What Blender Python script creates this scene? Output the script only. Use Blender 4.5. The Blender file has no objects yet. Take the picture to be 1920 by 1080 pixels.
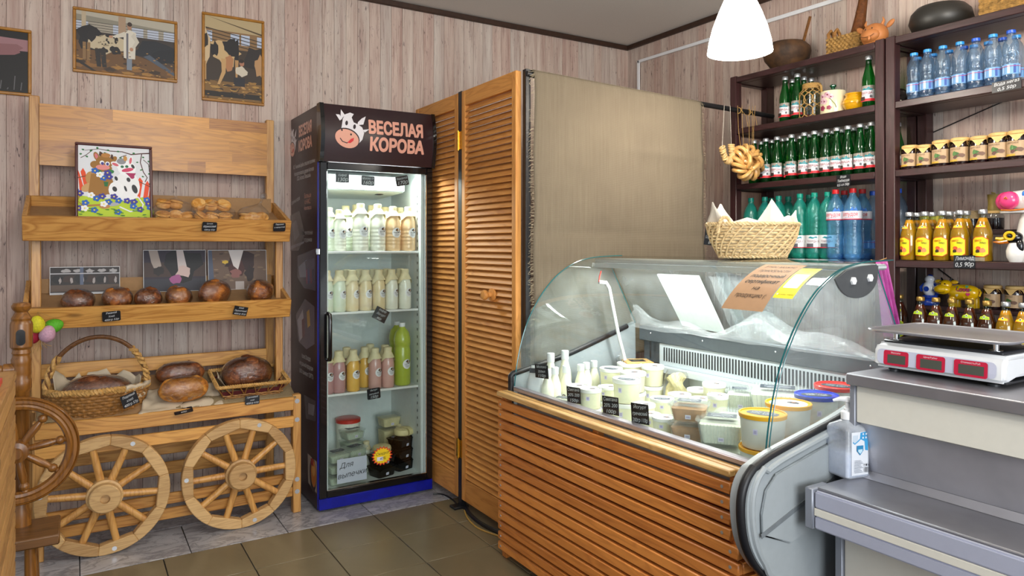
import bpy, bmesh, math, random
from math import sin, cos, pi, radians, sqrt, atan2, tan
import numpy as np
from mathutils import Vector, Matrix, Euler
from mathutils.geometry import delaunay_2d_cdt
random.seed(7)
SC = bpy.context.scene
COL = SC.collection
# ------------------------------------------------------------------ camera, light, exposure
YAW, FPX, HY, EYE = 0.55357, 1333.0, 460.9, 1.32
cam = bpy.data.objects.new('camera', bpy.data.cameras.new('camera'))
COL.objects.link(cam)
cam.location = (0, 0, EYE)
cam.rotation_euler = (pi / 2, 0, -YAW)
cam.data.sensor_width = 36
cam.data.lens = FPX / 1920 * 36
cam.data.shift_y = -(540 - HY) / 1920
cam.data.clip_start = 0.05
SC.camera = cam
SC.view_settings.view_transform = 'Standard'
SC.view_settings.look = 'None'
SC.view_settings.gamma = 1
SC.view_settings.use_curve_mapping = False
SC.view_settings.exposure = 0.40
SC.cycles.transparent_max_bounces = 32
SC.cycles.max_bounces = 8
SC.cycles.diffuse_bounces = 4
SC.cycles.glossy_bounces = 3
SC.cycles.transmission_bounces = 6
SC.cycles.use_denoising = True
SC.cycles.caustics_reflective = False
SC.cycles.caustics_refractive = False
SC.cycles.sample_clamp_indirect = 4
world = bpy.data.worlds.new('world'); SC.world = world
world.use_nodes = True
world.node_tree.nodes['Background'].inputs[0].default_value = (0.86, 0.93, 1.0, 1)
world.node_tree.nodes['Background'].inputs[1].default_value = 0.50

def lamp(name, typ, loc, energy, color=(1, 1, 1), size=0.1, size_y=None, rot=(0, 0, 0)):
    d = bpy.data.lights.new(name, typ); d.energy = energy; d.color = color
    if typ == 'AREA':
        d.size = size
        if size_y: d.shape = 'RECTANGLE'; d.size_y = size_y
    else: d.shadow_soft_size = size
    o = bpy.data.objects.new(name, d); COL.objects.link(o); o.location = loc; o.rotation_euler = rot
    return o
WARM = (1.0, 0.90, 0.76)
# daylight of an unseen shop window behind the camera; unseen bulbs added as fill
lamp('window_light', 'AREA', (0.4, -2.6, 1.6), 105, (0.93, 0.97, 1.0), 2.6, 1.6, (radians(82), 0, radians(-24)))
lamp('fill_bulb_floor', 'POINT', (0.45, 1.15, 2.30), 26, (1, 0.95, 0.86), 0.12)  # unseen, added to brighten the ceiling and the slatted front
lamp('fill_bulb_behind', 'POINT', (0.9, -0.6, 2.30), 20, (1, 0.95, 0.86), 0.12)  # unseen, added behind the camera to brighten the ceiling
lamp('fill_bulb_near', 'POINT', (2.45, 0.75, 2.25), 24, WARM, 0.10)  # unseen extra bulb added over the counter as fill

# ------------------------------------------------------------------ pixel -> point on a real plane of the room
_F = Vector((sin(YAW), cos(YAW), 0)); _R = Vector((cos(YAW), -sin(YAW), 0))
def _dir(px, py): return _F + _R * ((px - 960) / FPX) + Vector((0, 0, (HY - py) / FPX))
def on_x(px, py, X): v = _dir(px, py); return Vector((0, 0, EYE)) + v * (X / v.x)
def on_y(px, py, Y): v = _dir(px, py); return Vector((0, 0, EYE)) + v * (Y / v.y)
def on_z(px, py, Z): v = _dir(px, py); return Vector((0, 0, EYE)) + v * ((Z - EYE) / v.z)

# ------------------------------------------------------------------ colours and materials
def lin(c): return c / 12.92 if c <= 0.04045 else ((c + 0.055) / 1.055) ** 2.4
def C(h, a=1.0):
    h = h.lstrip('#')
    return tuple(lin(int(h[i:i + 2], 16) / 255) for i in (0, 2, 4)) + (a,)
MATS = {}
def newmat(name):
    m = bpy.data.materials.new(name); m.use_nodes = True
    nt = m.node_tree; b = nt.nodes['Principled BSDF']
    MATS[name] = m
    return m, nt, b
def nd(nt, typ, **kw):
    n = nt.nodes.new(typ)
    for k, v in kw.items(): setattr(n, k, v)
    return n
def coords(nt, scale=(1, 1, 1), rnd=True):
    tc = nd(nt, 'ShaderNodeTexCoord'); mp = nd(nt, 'ShaderNodeMapping')
    mp.inputs['Scale'].default_value = scale
    nt.links.new(tc.outputs['Object'], mp.inputs['Vector'])
    if rnd:
        oi = nd(nt, 'ShaderNodeObjectInfo'); mu = nd(nt, 'ShaderNodeMath', operation='MULTIPLY')
        mu.inputs[1].default_value = 37.0
        nt.links.new(oi.outputs['Random'], mu.inputs[0]); nt.links.new(mu.outputs[0], mp.inputs['Location'])
    return mp.outputs[0]
def noise(nt, vec, scale, detail=3, rough=0.6, dist=0.0):
    n = nd(nt, 'ShaderNodeTexNoise'); n.inputs['Scale'].default_value = scale
    n.inputs['Detail'].default_value = detail; n.inputs['Roughness'].default_value = rough
    n.inputs['Distortion'].default_value = dist
    nt.links.new(vec, n.inputs['Vector']); return n.outputs['Fac']
def ramp(nt, fac, stops):
    r = nd(nt, 'ShaderNodeValToRGB'); e = r.color_ramp.elements
    while len(e) < len(stops): e.new(0.5)
    for i, (p, c) in enumerate(stops): e[i].position = p; e[i].color = c
    nt.links.new(fac, r.inputs[0]); return r.outputs[0]
def mixc(nt, fac, a, b, mode='MIX'):
    n = nd(nt, 'ShaderNodeMixRGB', blend_type=mode)
    for i, v in ((0, fac), (1, a), (2, b)):
        if hasattr(v, 'links'): nt.links.new(v, n.inputs[i])
        else: n.inputs[i].default_value = v
    return n.outputs[0]
def bump(nt, b, h, strength=0.3, dist=0.002):
    n = nd(nt, 'ShaderNodeBump'); n.inputs['Strength'].default_value = strength; n.inputs['Distance'].default_value = dist
    nt.links.new(h, n.inputs['Height']); nt.links.new(n.outputs[0], b.inputs['Normal'])
def plain(name, col, rough=0.5, metal=0.0, var=0.06, nscale=40, bumps=0.0, coat=0.0, emit=0.0, sss=0.0, alpha=1.0):
    m, nt, b = newmat(name)
    c = C(col) if isinstance(col, str) else col
    v = coords(nt); f = noise(nt, v, nscale, 3)
    dk = tuple(x * (1 - 2 * var) for x in c[:3]) + (1,); lt = tuple(min(1, x * (1 + var)) for x in c[:3]) + (1,)
    col_out = ramp(nt, f, [(0.3, dk), (0.7, lt)])
    nt.links.new(col_out, b.inputs['Base Color'])
    b.inputs['Roughness'].default_value = rough; b.inputs['Metallic'].default_value = metal
    b.inputs['Coat Weight'].default_value = coat
    if sss: b.inputs['Subsurface Weight'].default_value = sss; b.inputs['Subsurface Radius'].default_value = (0.02, 0.015, 0.01)
    if bumps: bump(nt, b, f, bumps)
    if emit: b.inputs['Emission Color'].default_value = c; b.inputs['Emission Strength'].default_value = emit
    if alpha < 1: b.inputs['Alpha'].default_value = alpha
    return m
def wood(name, light, dark, axis='z', rough=0.45, tint=0.25, coat=0.15, bscale=1.0, knot=True):
    m, nt, b = newmat(name)
    sc = {'x': (0.10, 1, 1), 'y': (1, 0.10, 1), 'z': (1, 1, 0.10)}[axis]
    v = coords(nt, sc)
    n1 = noise(nt, v, 16 * bscale, 2, 0.5, 1.2)
    wv = nd(nt, 'ShaderNodeMath', operation='MULTIPLY'); wv.inputs[1].default_value = 7.0
    nt.links.new(n1, wv.inputs[0])
    fr = nd(nt, 'ShaderNodeMath', operation='PINGPONG'); fr.inputs[1].default_value = 0.5
    nt.links.new(wv.outputs[0], fr.inputs[0])
    L, D = C(light), C(dark)
    c1 = ramp(nt, fr.outputs[0], [(0.0, D), (0.22, tuple((a + 2 * b) / 3 for a, b in zip(D, L))), (0.34, L), (0.5, L)])
    n2 = noise(nt, v, 140, 3, 0.7)
    c2 = mixc(nt, 0.22, c1, ramp(nt, n2, [(0.35, D), (0.65, L)]))
    oi = nd(nt, 'ShaderNodeObjectInfo')
    c3 = mixc(nt, tint, c2, ramp(nt, oi.outputs['Random'], [(0, D), (0.6, L), (1, tuple(min(1, x * 1.25) for x in L[:3]) + (1,))]))
    if knot:
        ks = {'x': (0.35, 1, 1), 'y': (1, 0.35, 1), 'z': (1, 1, 0.35)}[axis]
        vo = nd(nt, 'ShaderNodeTexVoronoi'); vo.inputs['Scale'].default_value = 6.5
        nt.links.new(coords(nt, ks), vo.inputs['Vector'])
        kf = ramp(nt, vo.outputs['Distance'], [(0.05, (1, 1, 1, 1)), (0.11, (0, 0, 0, 1))])
        c3 = mixc(nt, kf, c3, tuple(x * 0.35 for x in D[:3]) + (1,))
    nt.links.new(c3, b.inputs['Base Color'])
    b.inputs['Roughness'].default_value = rough; b.inputs['Coat Weight'].default_value = coat
    b.inputs['Coat Roughness'].default_value = 0.3
    bump(nt, b, n2, 0.15, 0.001)
    return m
def glassy(name, tint, refl=1.0, haze=0.0, hazecol=(0.8, 0.85, 0.86, 1), rough=0.02, ior=1.45, crinkle=0.0):
    """thin-walled clear material: tinted see-through + Fresnel gloss (+ a little milky haze)"""
    m = bpy.data.materials.new(name); m.use_nodes = True; MATS[name] = m
    nt = m.node_tree; nt.nodes.remove(nt.nodes['Principled BSDF'])
    out = nt.nodes['Material Output']
    tr = nd(nt, 'ShaderNodeBsdfTransparent'); tr.inputs[0].default_value = C(tint) if isinstance(tint, str) else tint
    gl = nd(nt, 'ShaderNodeBsdfGlossy'); gl.inputs['Roughness'].default_value = rough
    fr = nd(nt, 'ShaderNodeFresnel'); ge = nd(nt, 'ShaderNodeNewGeometry'); io = nd(nt, 'ShaderNodeMapRange')
    io.inputs['To Min'].default_value = ior; io.inputs['To Max'].default_value = 1 / ior   # same gloss from either side of the thin wall
    nt.links.new(ge.outputs['Backfacing'], io.inputs['Value']); nt.links.new(io.outputs[0], fr.inputs[0])
    mu = nd(nt, 'ShaderNodeMath', operation='MULTIPLY'); mu.inputs[1].default_value = refl
    if crinkle:
        bn = nd(nt, 'ShaderNodeBump'); bn.inputs['Strength'].default_value = crinkle; bn.inputs['Distance'].default_value = 0.004
        nt.links.new(noise(nt, coords(nt), 75, 3, 0.6, 1.5), bn.inputs['Height'])
        for q in (gl, fr): nt.links.new(bn.outputs[0], q.inputs['Normal'])
    mu.use_clamp = True
    nt.links.new(fr.outputs[0], mu.inputs[0])
    base = tr.outputs[0]
    if haze:
        df = nd(nt, 'ShaderNodeBsdfDiffuse'); df.inputs[0].default_value = hazecol
        mh = nd(nt, 'ShaderNodeMixShader')
        hz = noise(nt, coords(nt), 9, 4)
        r2 = nd(nt, 'ShaderNodeMath', operation='MULTIPLY'); r2.inputs[1].default_value = haze * 2
        nt.links.new(hz, r2.inputs[0]); nt.links.new(r2.outputs[0], mh.inputs[0])
        nt.links.new(base, mh.inputs[1]); nt.links.new(df.outputs[0], mh.inputs[2]); base = mh.outputs[0]
    mx = nd(nt, 'ShaderNodeMixShader')
    nt.links.new(mu.outputs[0], mx.inputs[0]); nt.links.new(base, mx.inputs[1]); nt.links.new(gl.outputs[0], mx.inputs[2])
    nt.links.new(mx.outputs[0], out.inputs[0])
    return m
def printed(name, rough=0.55, coat=0.0):
    m, nt, b = newmat(name)
    a = nd(nt, 'ShaderNodeAttribute', attribute_name='Col'); nt.links.new(a.outputs['Color'], b.inputs['Base Color'])
    b.inputs['Roughness'].default_value = rough; b.inputs['Coat Weight'].default_value = coat
    return m

# ------------------------------------------------------------------ mesh building
class M:
    """collects faces; T is applied to every vertex that is added"""
    def __init__(s): s.v = []; s.f = []; s.T = Matrix.Identity(4)
    def add(s, vs, fs):
        n = len(s.v); s.v += [tuple(s.T @ Vector(p)) for p in vs]
        s.f += [tuple(i + n for i in f) for f in fs]
        return s
    def box(s, a, b):
        x0, y0, z0 = a; x1, y1, z1 = b
        return s.add([(x0, y0, z0), (x1, y0, z0), (x1, y1, z0), (x0, y1, z0), (x0, y0, z1), (x1, y0, z1), (x1, y1, z1), (x0, y1, z1)],
                     [(3, 2, 1, 0), (4, 5, 6, 7), (0, 1, 5, 4), (1, 2, 6, 5), (2, 3, 7, 6), (3, 0, 4, 7)])
    def bar(s, a, b, w, h, up=(0, 0, 1)):
        a, b = Vector(a), Vector(b); d = (b - a); L = d.length; d.normalize()
        r = d.cross(Vector(up)).normalized(); u = r.cross(d)
        vs = [p + r * i * w / 2 + u * j * h / 2 for p in (a, b) for i, j in ((-1, -1), (1, -1), (1, 1), (-1, 1))]
        return s.add(vs, [(0, 1, 2, 3), (7, 6, 5, 4), (0, 4, 5, 1), (1, 5, 6, 2), (2, 6, 7, 3), (3, 7, 4, 0)])
    def lathe(s, prof, n=16, c=(0, 0, 0), sx=1.0, sy=1.0):
        vs = []; rings = []
        for r, z in prof:
            if r < 1e-6: rings.append([len(vs)]); vs.append((c[0], c[1], c[2] + z))
            else:
                rings.append(list(range(len(vs), len(vs) + n)))
                vs += [(c[0] + r * sx * cos(2 * pi * i / n), c[1] + r * sy * sin(2 * pi * i / n), c[2] + z) for i in range(n)]
        fs = []
        for A, B in zip(rings, rings[1:]):
            for i in range(n):
                j = (i + 1) % n
                if len(A) == 1 and len(B) == 1: continue
                if len(A) == 1: fs.append((A[0], B[j], B[i]))
                elif len(B) == 1: fs.append((A[i], A[j], B[0]))
                else: fs.append((A[i], A[j], B[j], B[i]))
        return s.add(vs, fs)
    def tube(s, pts, r, n=8, closed=False, caps=True):
        pts = [Vector(p) for p in pts]; N = len(pts); vs = []; prev = None
        for i, p in enumerate(pts):
            if closed: t = pts[(i + 1) % N] - pts[i - 1]
            else: t = pts[min(i + 1, N - 1)] - pts[max(i - 1, 0)]
            t = t.normalized() if t.length > 1e-9 else Vector((0, 0, 1))
            if prev is None:
                a = Vector((0, 0, 1)) if abs(t.z) < 0.9 else Vector((1, 0, 0))
                u = t.cross(a).normalized()
            else: u = (prev - t * prev.dot(t)); u = u.normalized() if u.length > 1e-6 else t.cross(Vector((0.3, 0.5, 0.8))).normalized()
            prev = u; w = t.cross(u)
            rr = r[i] if isinstance(r, (list, tuple)) else r
            vs += [p + (u * cos(2 * pi * k / n) + w * sin(2 * pi * k / n)) * rr for k in range(n)]
        fs = []
        for i in range(N if closed else N - 1):
            a, b = i * n, ((i + 1) % N) * n
            fs += [(a + k, a + (k + 1) % n, b + (k + 1) % n, b + k) for k in range(n)]
        if not closed and caps: fs += [tuple(range(n - 1, -1, -1)), tuple(range((N - 1) * n, N * n))]
        return s.add(vs, fs)
    def prism(s, poly, z0, z1, mapf=None):
        n = len(poly); mapf = mapf or (lambda x, y, z: (x, y, z))
        return s.add([mapf(x, y, z0) for x, y in poly] + [mapf(x, y, z1) for x, y in poly],
                     [tuple(range(n - 1, -1, -1)), tuple(range(n, 2 * n))] + [(i, (i + 1) % n, n + (i + 1) % n, n + i) for i in range(n)])
    def grid(s, fn, nu, nv, closed_u=False):
        vs = [fn(i / nu, j / nv) for j in range(nv + 1) for i in range(nu + (0 if closed_u else 1))]
        w = nu if closed_u else nu + 1
        fs = [(j * w + i, j * w + (i + 1) % w, (j + 1) * w + (i + 1) % w, (j + 1) * w + i) for j in range(nv) for i in range(nu)]
        return s.add(vs, fs)
    def ball(s, c, r, nu=14, nv=9, sx=1, sy=1, sz=1):
        return s.lathe([(r * sin(pi * k / nv) if 0 < k < nv else 0, -r * sz * cos(pi * k / nv)) for k in range(nv + 1)], nu, c, sx, sy)
def mesh(name, m, mats, bevel=0.0, smooth=True, angle=40, seg=1, merge=False):
    me = bpy.data.meshes.new(name); me.from_pydata([tuple(p) for p in m.v], [], m.f)
    bm = bmesh.new(); bm.from_mesh(me)
    if merge: bmesh.ops.remove_doubles(bm, verts=bm.verts, dist=1e-5)
    bmesh.ops.recalc_face_normals(bm, faces=bm.faces)
    if bevel:
        es = [e for e in bm.edges if len(e.link_faces) == 2 and e.calc_face_angle(0) > radians(50)]
        bmesh.ops.bevel(bm, geom=es, offset=bevel, segments=seg, affect='EDGES', clamp_overlap=True)
    bm.to_mesh(me); bm.free()
    for x in (mats if isinstance(mats, (list, tuple)) else [mats]): me.materials.append(MATS[x] if isinstance(x, str) else x)
    if smooth:
        for p in me.polygons: p.use_smooth = True
        me.set_sharp_from_angle(angle=radians(angle))
    return me
def wloc(o):
    v = Vector((0, 0, 0))
    while o: v = v + o.location; o = o.parent
    return v
def put(name, me, parent=None, loc=(0, 0, 0), rot=(0, 0, 0)):
    o = bpy.data.objects.new(name, me); COL.objects.link(o)
    if parent: o.parent = parent
    o.location = loc; o.rotation_euler = rot
    return o
def obj(name, m, mats, parent=None, W=False, bevel=0.0, loc=(0, 0, 0), rot=(0, 0, 0), **kw):
    """one mesh object; W=True: the vertices are world coordinates"""
    if W and parent is not None:
        d = wloc(parent); m.v = [tuple(Vector(p) - d) for p in m.v]
    elif W:
        xs = list(zip(*m.v)); c = Vector(((min(xs[0]) + max(xs[0])) / 2, (min(xs[1]) + max(xs[1])) / 2, min(xs[2])))
        m.v = [tuple(Vector(p) - c) for p in m.v]; loc = c
    return put(name, mesh(name, m, mats, bevel, **kw), parent, loc, rot)
def tag(o, label=None, cat=None, group=None, kind=None):
    if label: o['label'] = label
    if cat: o['category'] = cat
    if group: o['group'] = group
    if kind: o['kind'] = kind
    return o
def thing(name, label, cat, loc=(0, 0, 0), rotz=0, group=None):
    o = bpy.data.objects.new(name, None); o.empty_display_size = 0.05; COL.objects.link(o)
    o.location = loc; o.rotation_euler = (0, 0, rotz)
    return tag(o, label, cat, group)
KIDS = {}
def dup(root, loc, rotz=0.0, label=None, group=None, scale=None, skip=()):
    if root.name not in KIDS: KIDS[root.name] = [(c, list(c.children)) for c in root.children]
    r = root.copy(); COL.objects.link(r); r.location = loc; r.rotation_euler = (0, 0, rotz)
    if label: r['label'] = label
    if group: r['group'] = group
    if scale: r.scale = scale if hasattr(scale, '__len__') else (scale,) * 3
    for c0, gs in KIDS[root.name]:
        if c0.name.split('.')[0] in skip: continue
        c = c0.copy(); COL.objects.link(c); c.parent = r
        for g0 in gs:
            g = g0.copy(); COL.objects.link(g); g.parent = c
    return r
class Line:
    """first placement moves the prototype itself, later ones copy it"""
    def __init__(s, proto): s.p = proto; s.used = False
    def __call__(s, loc, rotz=0.0, label=None, group=None, scale=None):
        if not s.used:
            s.used = True; o = s.p; o.location = loc; o.rotation_euler = (0, 0, rotz)
            if label: o['label'] = label
            if group: o['group'] = group
            if scale: o.scale = (scale,) * 3
            return o
        return dup(s.p, loc, rotz, label, group, scale)
ORD = ('first second third fourth fifth sixth seventh eighth ninth tenth eleventh twelfth thirteenth fourteenth fifteenth '
       'sixteenth seventeenth eighteenth nineteenth twentieth').split()

# ------------------------------------------------------------------ flat print: coloured polygons and lettering
_TXT = {}
def text2d(body, size=1.0, shear=0.0, align='CENTER', bold=0.0):
    k = (body, shear, align, bold)
    if k not in _TXT:
        c = bpy.data.curves.new('lettering', 'FONT'); c.body = body; c.align_x = align; c.shear = shear
        c.resolution_u = 3; c.size = 1.0; c.fill_mode = 'NONE'
        o = bpy.data.objects.new('lettering', c); me = bpy.data.meshes.new_from_object(o)
        P = [Vector((v.co.x, v.co.y)) for v in me.vertices]; E = [tuple(e.vertices) for e in me.edges]
        # own filling of the outlines: triangulate everything, keep what the outlines (or, for heavy letters, their strokes) wind around
        SP, SE = [], []
        def loop(q): n = len(SP); SP.extend(q); SE.extend((n + i, n + (i + 1) % len(q)) for i in range(len(q)))
        if bold:
            for a, b in E:
                p, q = P[a], P[b]; d = q - p
                if d.length < 1e-6: continue
                w = Vector((-d.y, d.x)).normalized() * bold
                loop([p + w, p - w, q - w, q + w]); loop([p + Vector((bold * cos(pi * i / 4), bold * sin(pi * i / 4))) for i in range(8)])
        n0 = len(P)
        vs, _, tr, *_ = delaunay_2d_cdt(P + SP, E + [(a + n0, b + n0) for a, b in SE], [], 0, 1e-5)
        Q = np.array([[(vs[t[0]][i] + vs[t[1]][i] + vs[t[2]][i]) / 3 for i in (0, 1)] for t in tr]); inside = np.zeros(len(tr), bool)
        for PP, EE in ((P, E), (SP, SE)):
            if not EE: continue
            A = np.array([PP[a] for a, b in EE]); B = np.array([PP[b] for a, b in EE])
            for n, q in enumerate(Q):
                up = (A[:, 1] <= q[1]) & (B[:, 1] > q[1]); dn = (A[:, 1] > q[1]) & (B[:, 1] <= q[1])
                cr = (B[:, 0] - A[:, 0]) * (q[1] - A[:, 1]) - (q[0] - A[:, 0]) * (B[:, 1] - A[:, 1])
                if int((up & (cr > 0)).sum()) != int((dn & (cr < 0)).sum()): inside[n] = True
        _TXT[k] = ([(v.x, v.y) for v in vs], [tuple(t) for t, g in zip(tr, inside) if g])
        bpy.data.objects.remove(o); bpy.data.meshes.remove(me); bpy.data.curves.remove(c)
    vs, fs = _TXT[k]
    return [(x * size, y * size) for x, y in vs], fs
class Paint:
    def __init__(s, eps=0.0004): s.v = []; s.f = []; s.c = []; s.h = 0; s.eps = eps
    def add(s, vs, fs, col, up=True):
        if up: s.h += 1
        c = C(col) if isinstance(col, str) else col
        n = len(s.v); s.v += [(x, y, s.h * s.eps) for x, y in vs]
        s.f += [tuple(i + n for i in f) for f in fs]; s.c += [c] * len(fs)
        return s
    def poly(s, pts, col, up=True): return s.add(pts, [tuple(range(len(pts)))], col, up)
    def rect(s, x0, y0, x1, y1, col, nu=1, up=True):
        vs = [(x0 + (x1 - x0) * i / nu, y) for y in (y0, y1) for i in range(nu + 1)]
        return s.add(vs, [(i, i + 1, nu + 2 + i, nu + 1 + i) for i in range(nu)], col, up)
    def rrect(s, x0, y0, x1, y1, r, col, up=True):
        pts = []
        for cx, cy, a in ((x1 - r, y1 - r, 0), (x0 + r, y1 - r, 90), (x0 + r, y0 + r, 180), (x1 - r, y0 + r, 270)):
            pts += [(cx + r * cos(radians(a + t)), cy + r * sin(radians(a + t))) for t in (0, 30, 60, 90)]
        return s.poly(pts, col, up)
    def oval(s, x, y, rx, ry, col, n=14, rings=1, rot=0.0, up=True):
        cr, sr = cos(rot), sin(rot); vs = [(x, y)]; fs = []
        for k in range(1, rings + 1):
            for i in range(n):
                a, b = rx * k / rings * cos(2 * pi * i / n), ry * k / rings * sin(2 * pi * i / n)
                vs.append((x + a * cr - b * sr, y + a * sr + b * cr))
        for i in range(n): fs.append((0, 1 + i, 1 + (i + 1) % n))
        for k in range(1, rings):
            a, b = 1 + (k - 1) * n, 1 + k * n
            fs += [(a + i, b + i, b + (i + 1) % n, a + (i + 1) % n) for i in range(n)]
        return s.add(vs, fs, col, up)
    def line(s, pts, w, col, up=True):
        vs = []; N = len(pts)
        for i, p in enumerate(pts):
            a = Vector(pts[max(i - 1, 0)]); b = Vector(pts[min(i + 1, N - 1)]); d = (b - a); d = d.normalized() if d.length else Vector((1, 0))
            ww = w[i] if isinstance(w, (list, tuple)) else w
            vs += [(p[0] - d.y * ww / 2, p[1] + d.x * ww / 2), (p[0] + d.y * ww / 2, p[1] - d.x * ww / 2)]
        return s.add(vs, [(2 * i, 2 * i + 1, 2 * i + 3, 2 * i + 2) for i in range(N - 1)], col, up)
    def text(s, body, x, y, size, col, shear=0.0, align='CENTER', bold=0.0, rot=0.0, wid=None, up=True):
        vs, fs = text2d(body, size, shear, align, bold)
        if wid:
            w = max(v[0] for v in vs) - min(v[0] for v in vs); k = wid / w; vs = [(a * k, b) for a, b in vs]
        cr, sr = cos(rot), sin(rot)
        return s.add([(x + a * cr - b * sr, y + a * sr + b * cr) for a, b in vs], fs, col, up)
    def scribble(s, x, y, w, h, col, seed=0):
        r = random.Random(seed); n = 9
        return s.line([(x - w / 2 + w * i / n, y + h * (r.random() - .3)) for i in range(n + 1)], h * .28, col)
    def build(s, name, parent, mapf=None, mat='print', loc=(0, 0, 0), rot=(0, 0, 0), cuts=0):
        mapf = mapf or (lambda u, v, h: (u, v, h))
        me = bpy.data.meshes.new(name); me.from_pydata([mapf(*p) for p in s.v] if not cuts else s.v, [], s.f)
        a = me.color_attributes.new('Col', 'FLOAT_COLOR', 'CORNER')
        cols = []
        for f, c in zip(s.f, s.c): cols += list(c) * len(f)
        a.data.foreach_set('color', cols)
        if cuts:   # curved support: cut the flat print finely before it is bent
            bm = bmesh.new(); bm.from_mesh(me); bmesh.ops.triangulate(bm, faces=bm.faces)
            bmesh.ops.subdivide_edges(bm, edges=bm.edges, cuts=cuts, use_grid_fill=True); bm.to_mesh(me); bm.free()
            for v in me.vertices: v.co = mapf(*v.co)
        me.materials.append(MATS[mat])
        return put(name, me, parent, loc, rot)
def wrap(r, z=0.0, ang=-pi / 2):
    """print coordinates onto an upright cylinder of radius r; u=0 looks along ang"""
    return lambda u, v, h: ((r + h) * cos(ang + u / r), (r + h) * sin(ang + u / r), z + v)
def upright(u, v, h): return (u, -h, v)
# ------------------------------------------------------------------ material set
printed('print'); printed('print_gloss', 0.25, 0.3)
printed('chalkboard', 0.4)
wood('pine', '#d39d52', '#9c6226', 'x', 0.42, 0.3)
wood('pine_z', '#cf9c58', '#a56c30', 'z', 0.42, 0.25)
wood('pine_y', '#cf9c58', '#a56c30', 'y', 0.42, 0.25)
wood('stave_pine', '#cf9038', '#8f5214', 'x', 0.38, 0.5, knot=False)
wood('wheel_pine', '#caa571', '#997040', 'x', 0.5, 0.45, bscale=1.4)
wood('louvre_pine', '#d6954c', '#b06e2e', 'y', 0.58, 0.35, coat=0.0, knot=False)
wood('louvre_pine_z', '#d6954c', '#b06e2e', 'z', 0.55, 0.3, coat=0.0, knot=False)
wood('slat_orange', '#de8f44', '#b0642a', 'y', 0.42, 0.45, coat=0.2, bscale=0.9)
wood('slat_orange_x', '#de8f44', '#b0642a', 'x', 0.42, 0.45, coat=0.2)
wood('slat_top', '#d8ad70', '#b07f40', 'y', 0.42, 0.3, coat=0.2)
wood('lacquer', '#8c5a22', '#5e3611', 'z', 0.32, 0.25, coat=0.25, knot=False)
wood('dark_plank', '#7a5128', '#4c2f14', 'x', 0.4, 0.3)
wood('crate_pine', '#b98b50', '#8a5f2c', 'y', 0.5, 0.4)
wood('shelf_brown', '#3a2022', '#27120f', 'y', 0.42, 0.1, coat=0.2, knot=False)
wood('shelf_brown_z', '#3c2123', '#29140f', 'z', 0.42, 0.1, coat=0.2, knot=False)
plain('frame_gold', '#a8701c', 0.35, var=0.12, nscale=30, coat=0.3)
plain('ceiling_white', '#dad6d0', 0.9, var=0.05, nscale=260, bumps=0.5)
plain('dark_trim', '#3a2418', 0.5, var=0.15)
plain('grout', '#2e2a27', 0.9)
plain('white_plastic', '#e9ebee', 0.35, var=0.01)
plain('grey_plastic', '#9da4a8', 0.4, var=0.02)
plain('dark_plastic', '#2b2d31', 0.4, var=0.03)
plain('black_metal', '#17171a', 0.42, var=0.05)
plain('black_rubber', '#111116', 0.45, var=0.05)
plain('gloss_black', '#0c0c0f', 0.18, var=0.02, coat=0.3)
plain('steel', '#b9b9c0', 0.38, 0.8, var=0.06, nscale=7)
plain('steel_dark', '#9b9ba2', 0.42, 0.75, var=0.1, nscale=5)
plain('chrome', '#dcdcdc', 0.15, 1.0, var=0.01)
plain('brass', '#d9a93f', 0.25, 1.0, var=0.03)
plain('screw', '#c9ccd2', 0.35, 0.8, var=0.03)
plain('cardboard', '#a07c55', 0.8, var=0.05)
plain('kraft', '#c79d62', 0.75, var=0.05)
plain('parchment_white', '#e9e2d4', 0.6, var=0.02, nscale=25)
plain('parchment', '#cdbda4', 0.6, var=0.04, nscale=25)
plain('kraft_cap', '#d6b271', 0.65, var=0.06, nscale=60)
plain('fringe_tan', '#a89a80', 0.9)
plain('twine', '#b08a4e', 0.85, var=0.15, nscale=200)
plain('string_white', '#d5cdbd', 0.8)
plain('cable_black', '#101013', 0.4)
plain('cable_yellow', '#b58d45', 0.5)
plain('white_paint', '#d9d9d9', 0.4, var=0.02)
plain('fridge_blue', '#0a1490', 0.35, var=0.12, nscale=30)
plain('fridge_brown', '#2a1319', 0.32, var=0.05, nscale=8)
plain('fridge_inside', '#dfe6e4', 0.4, var=0.02)
plain('red_plastic', '#cf2a1e', 0.35, var=0.02, coat=0.2)
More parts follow.
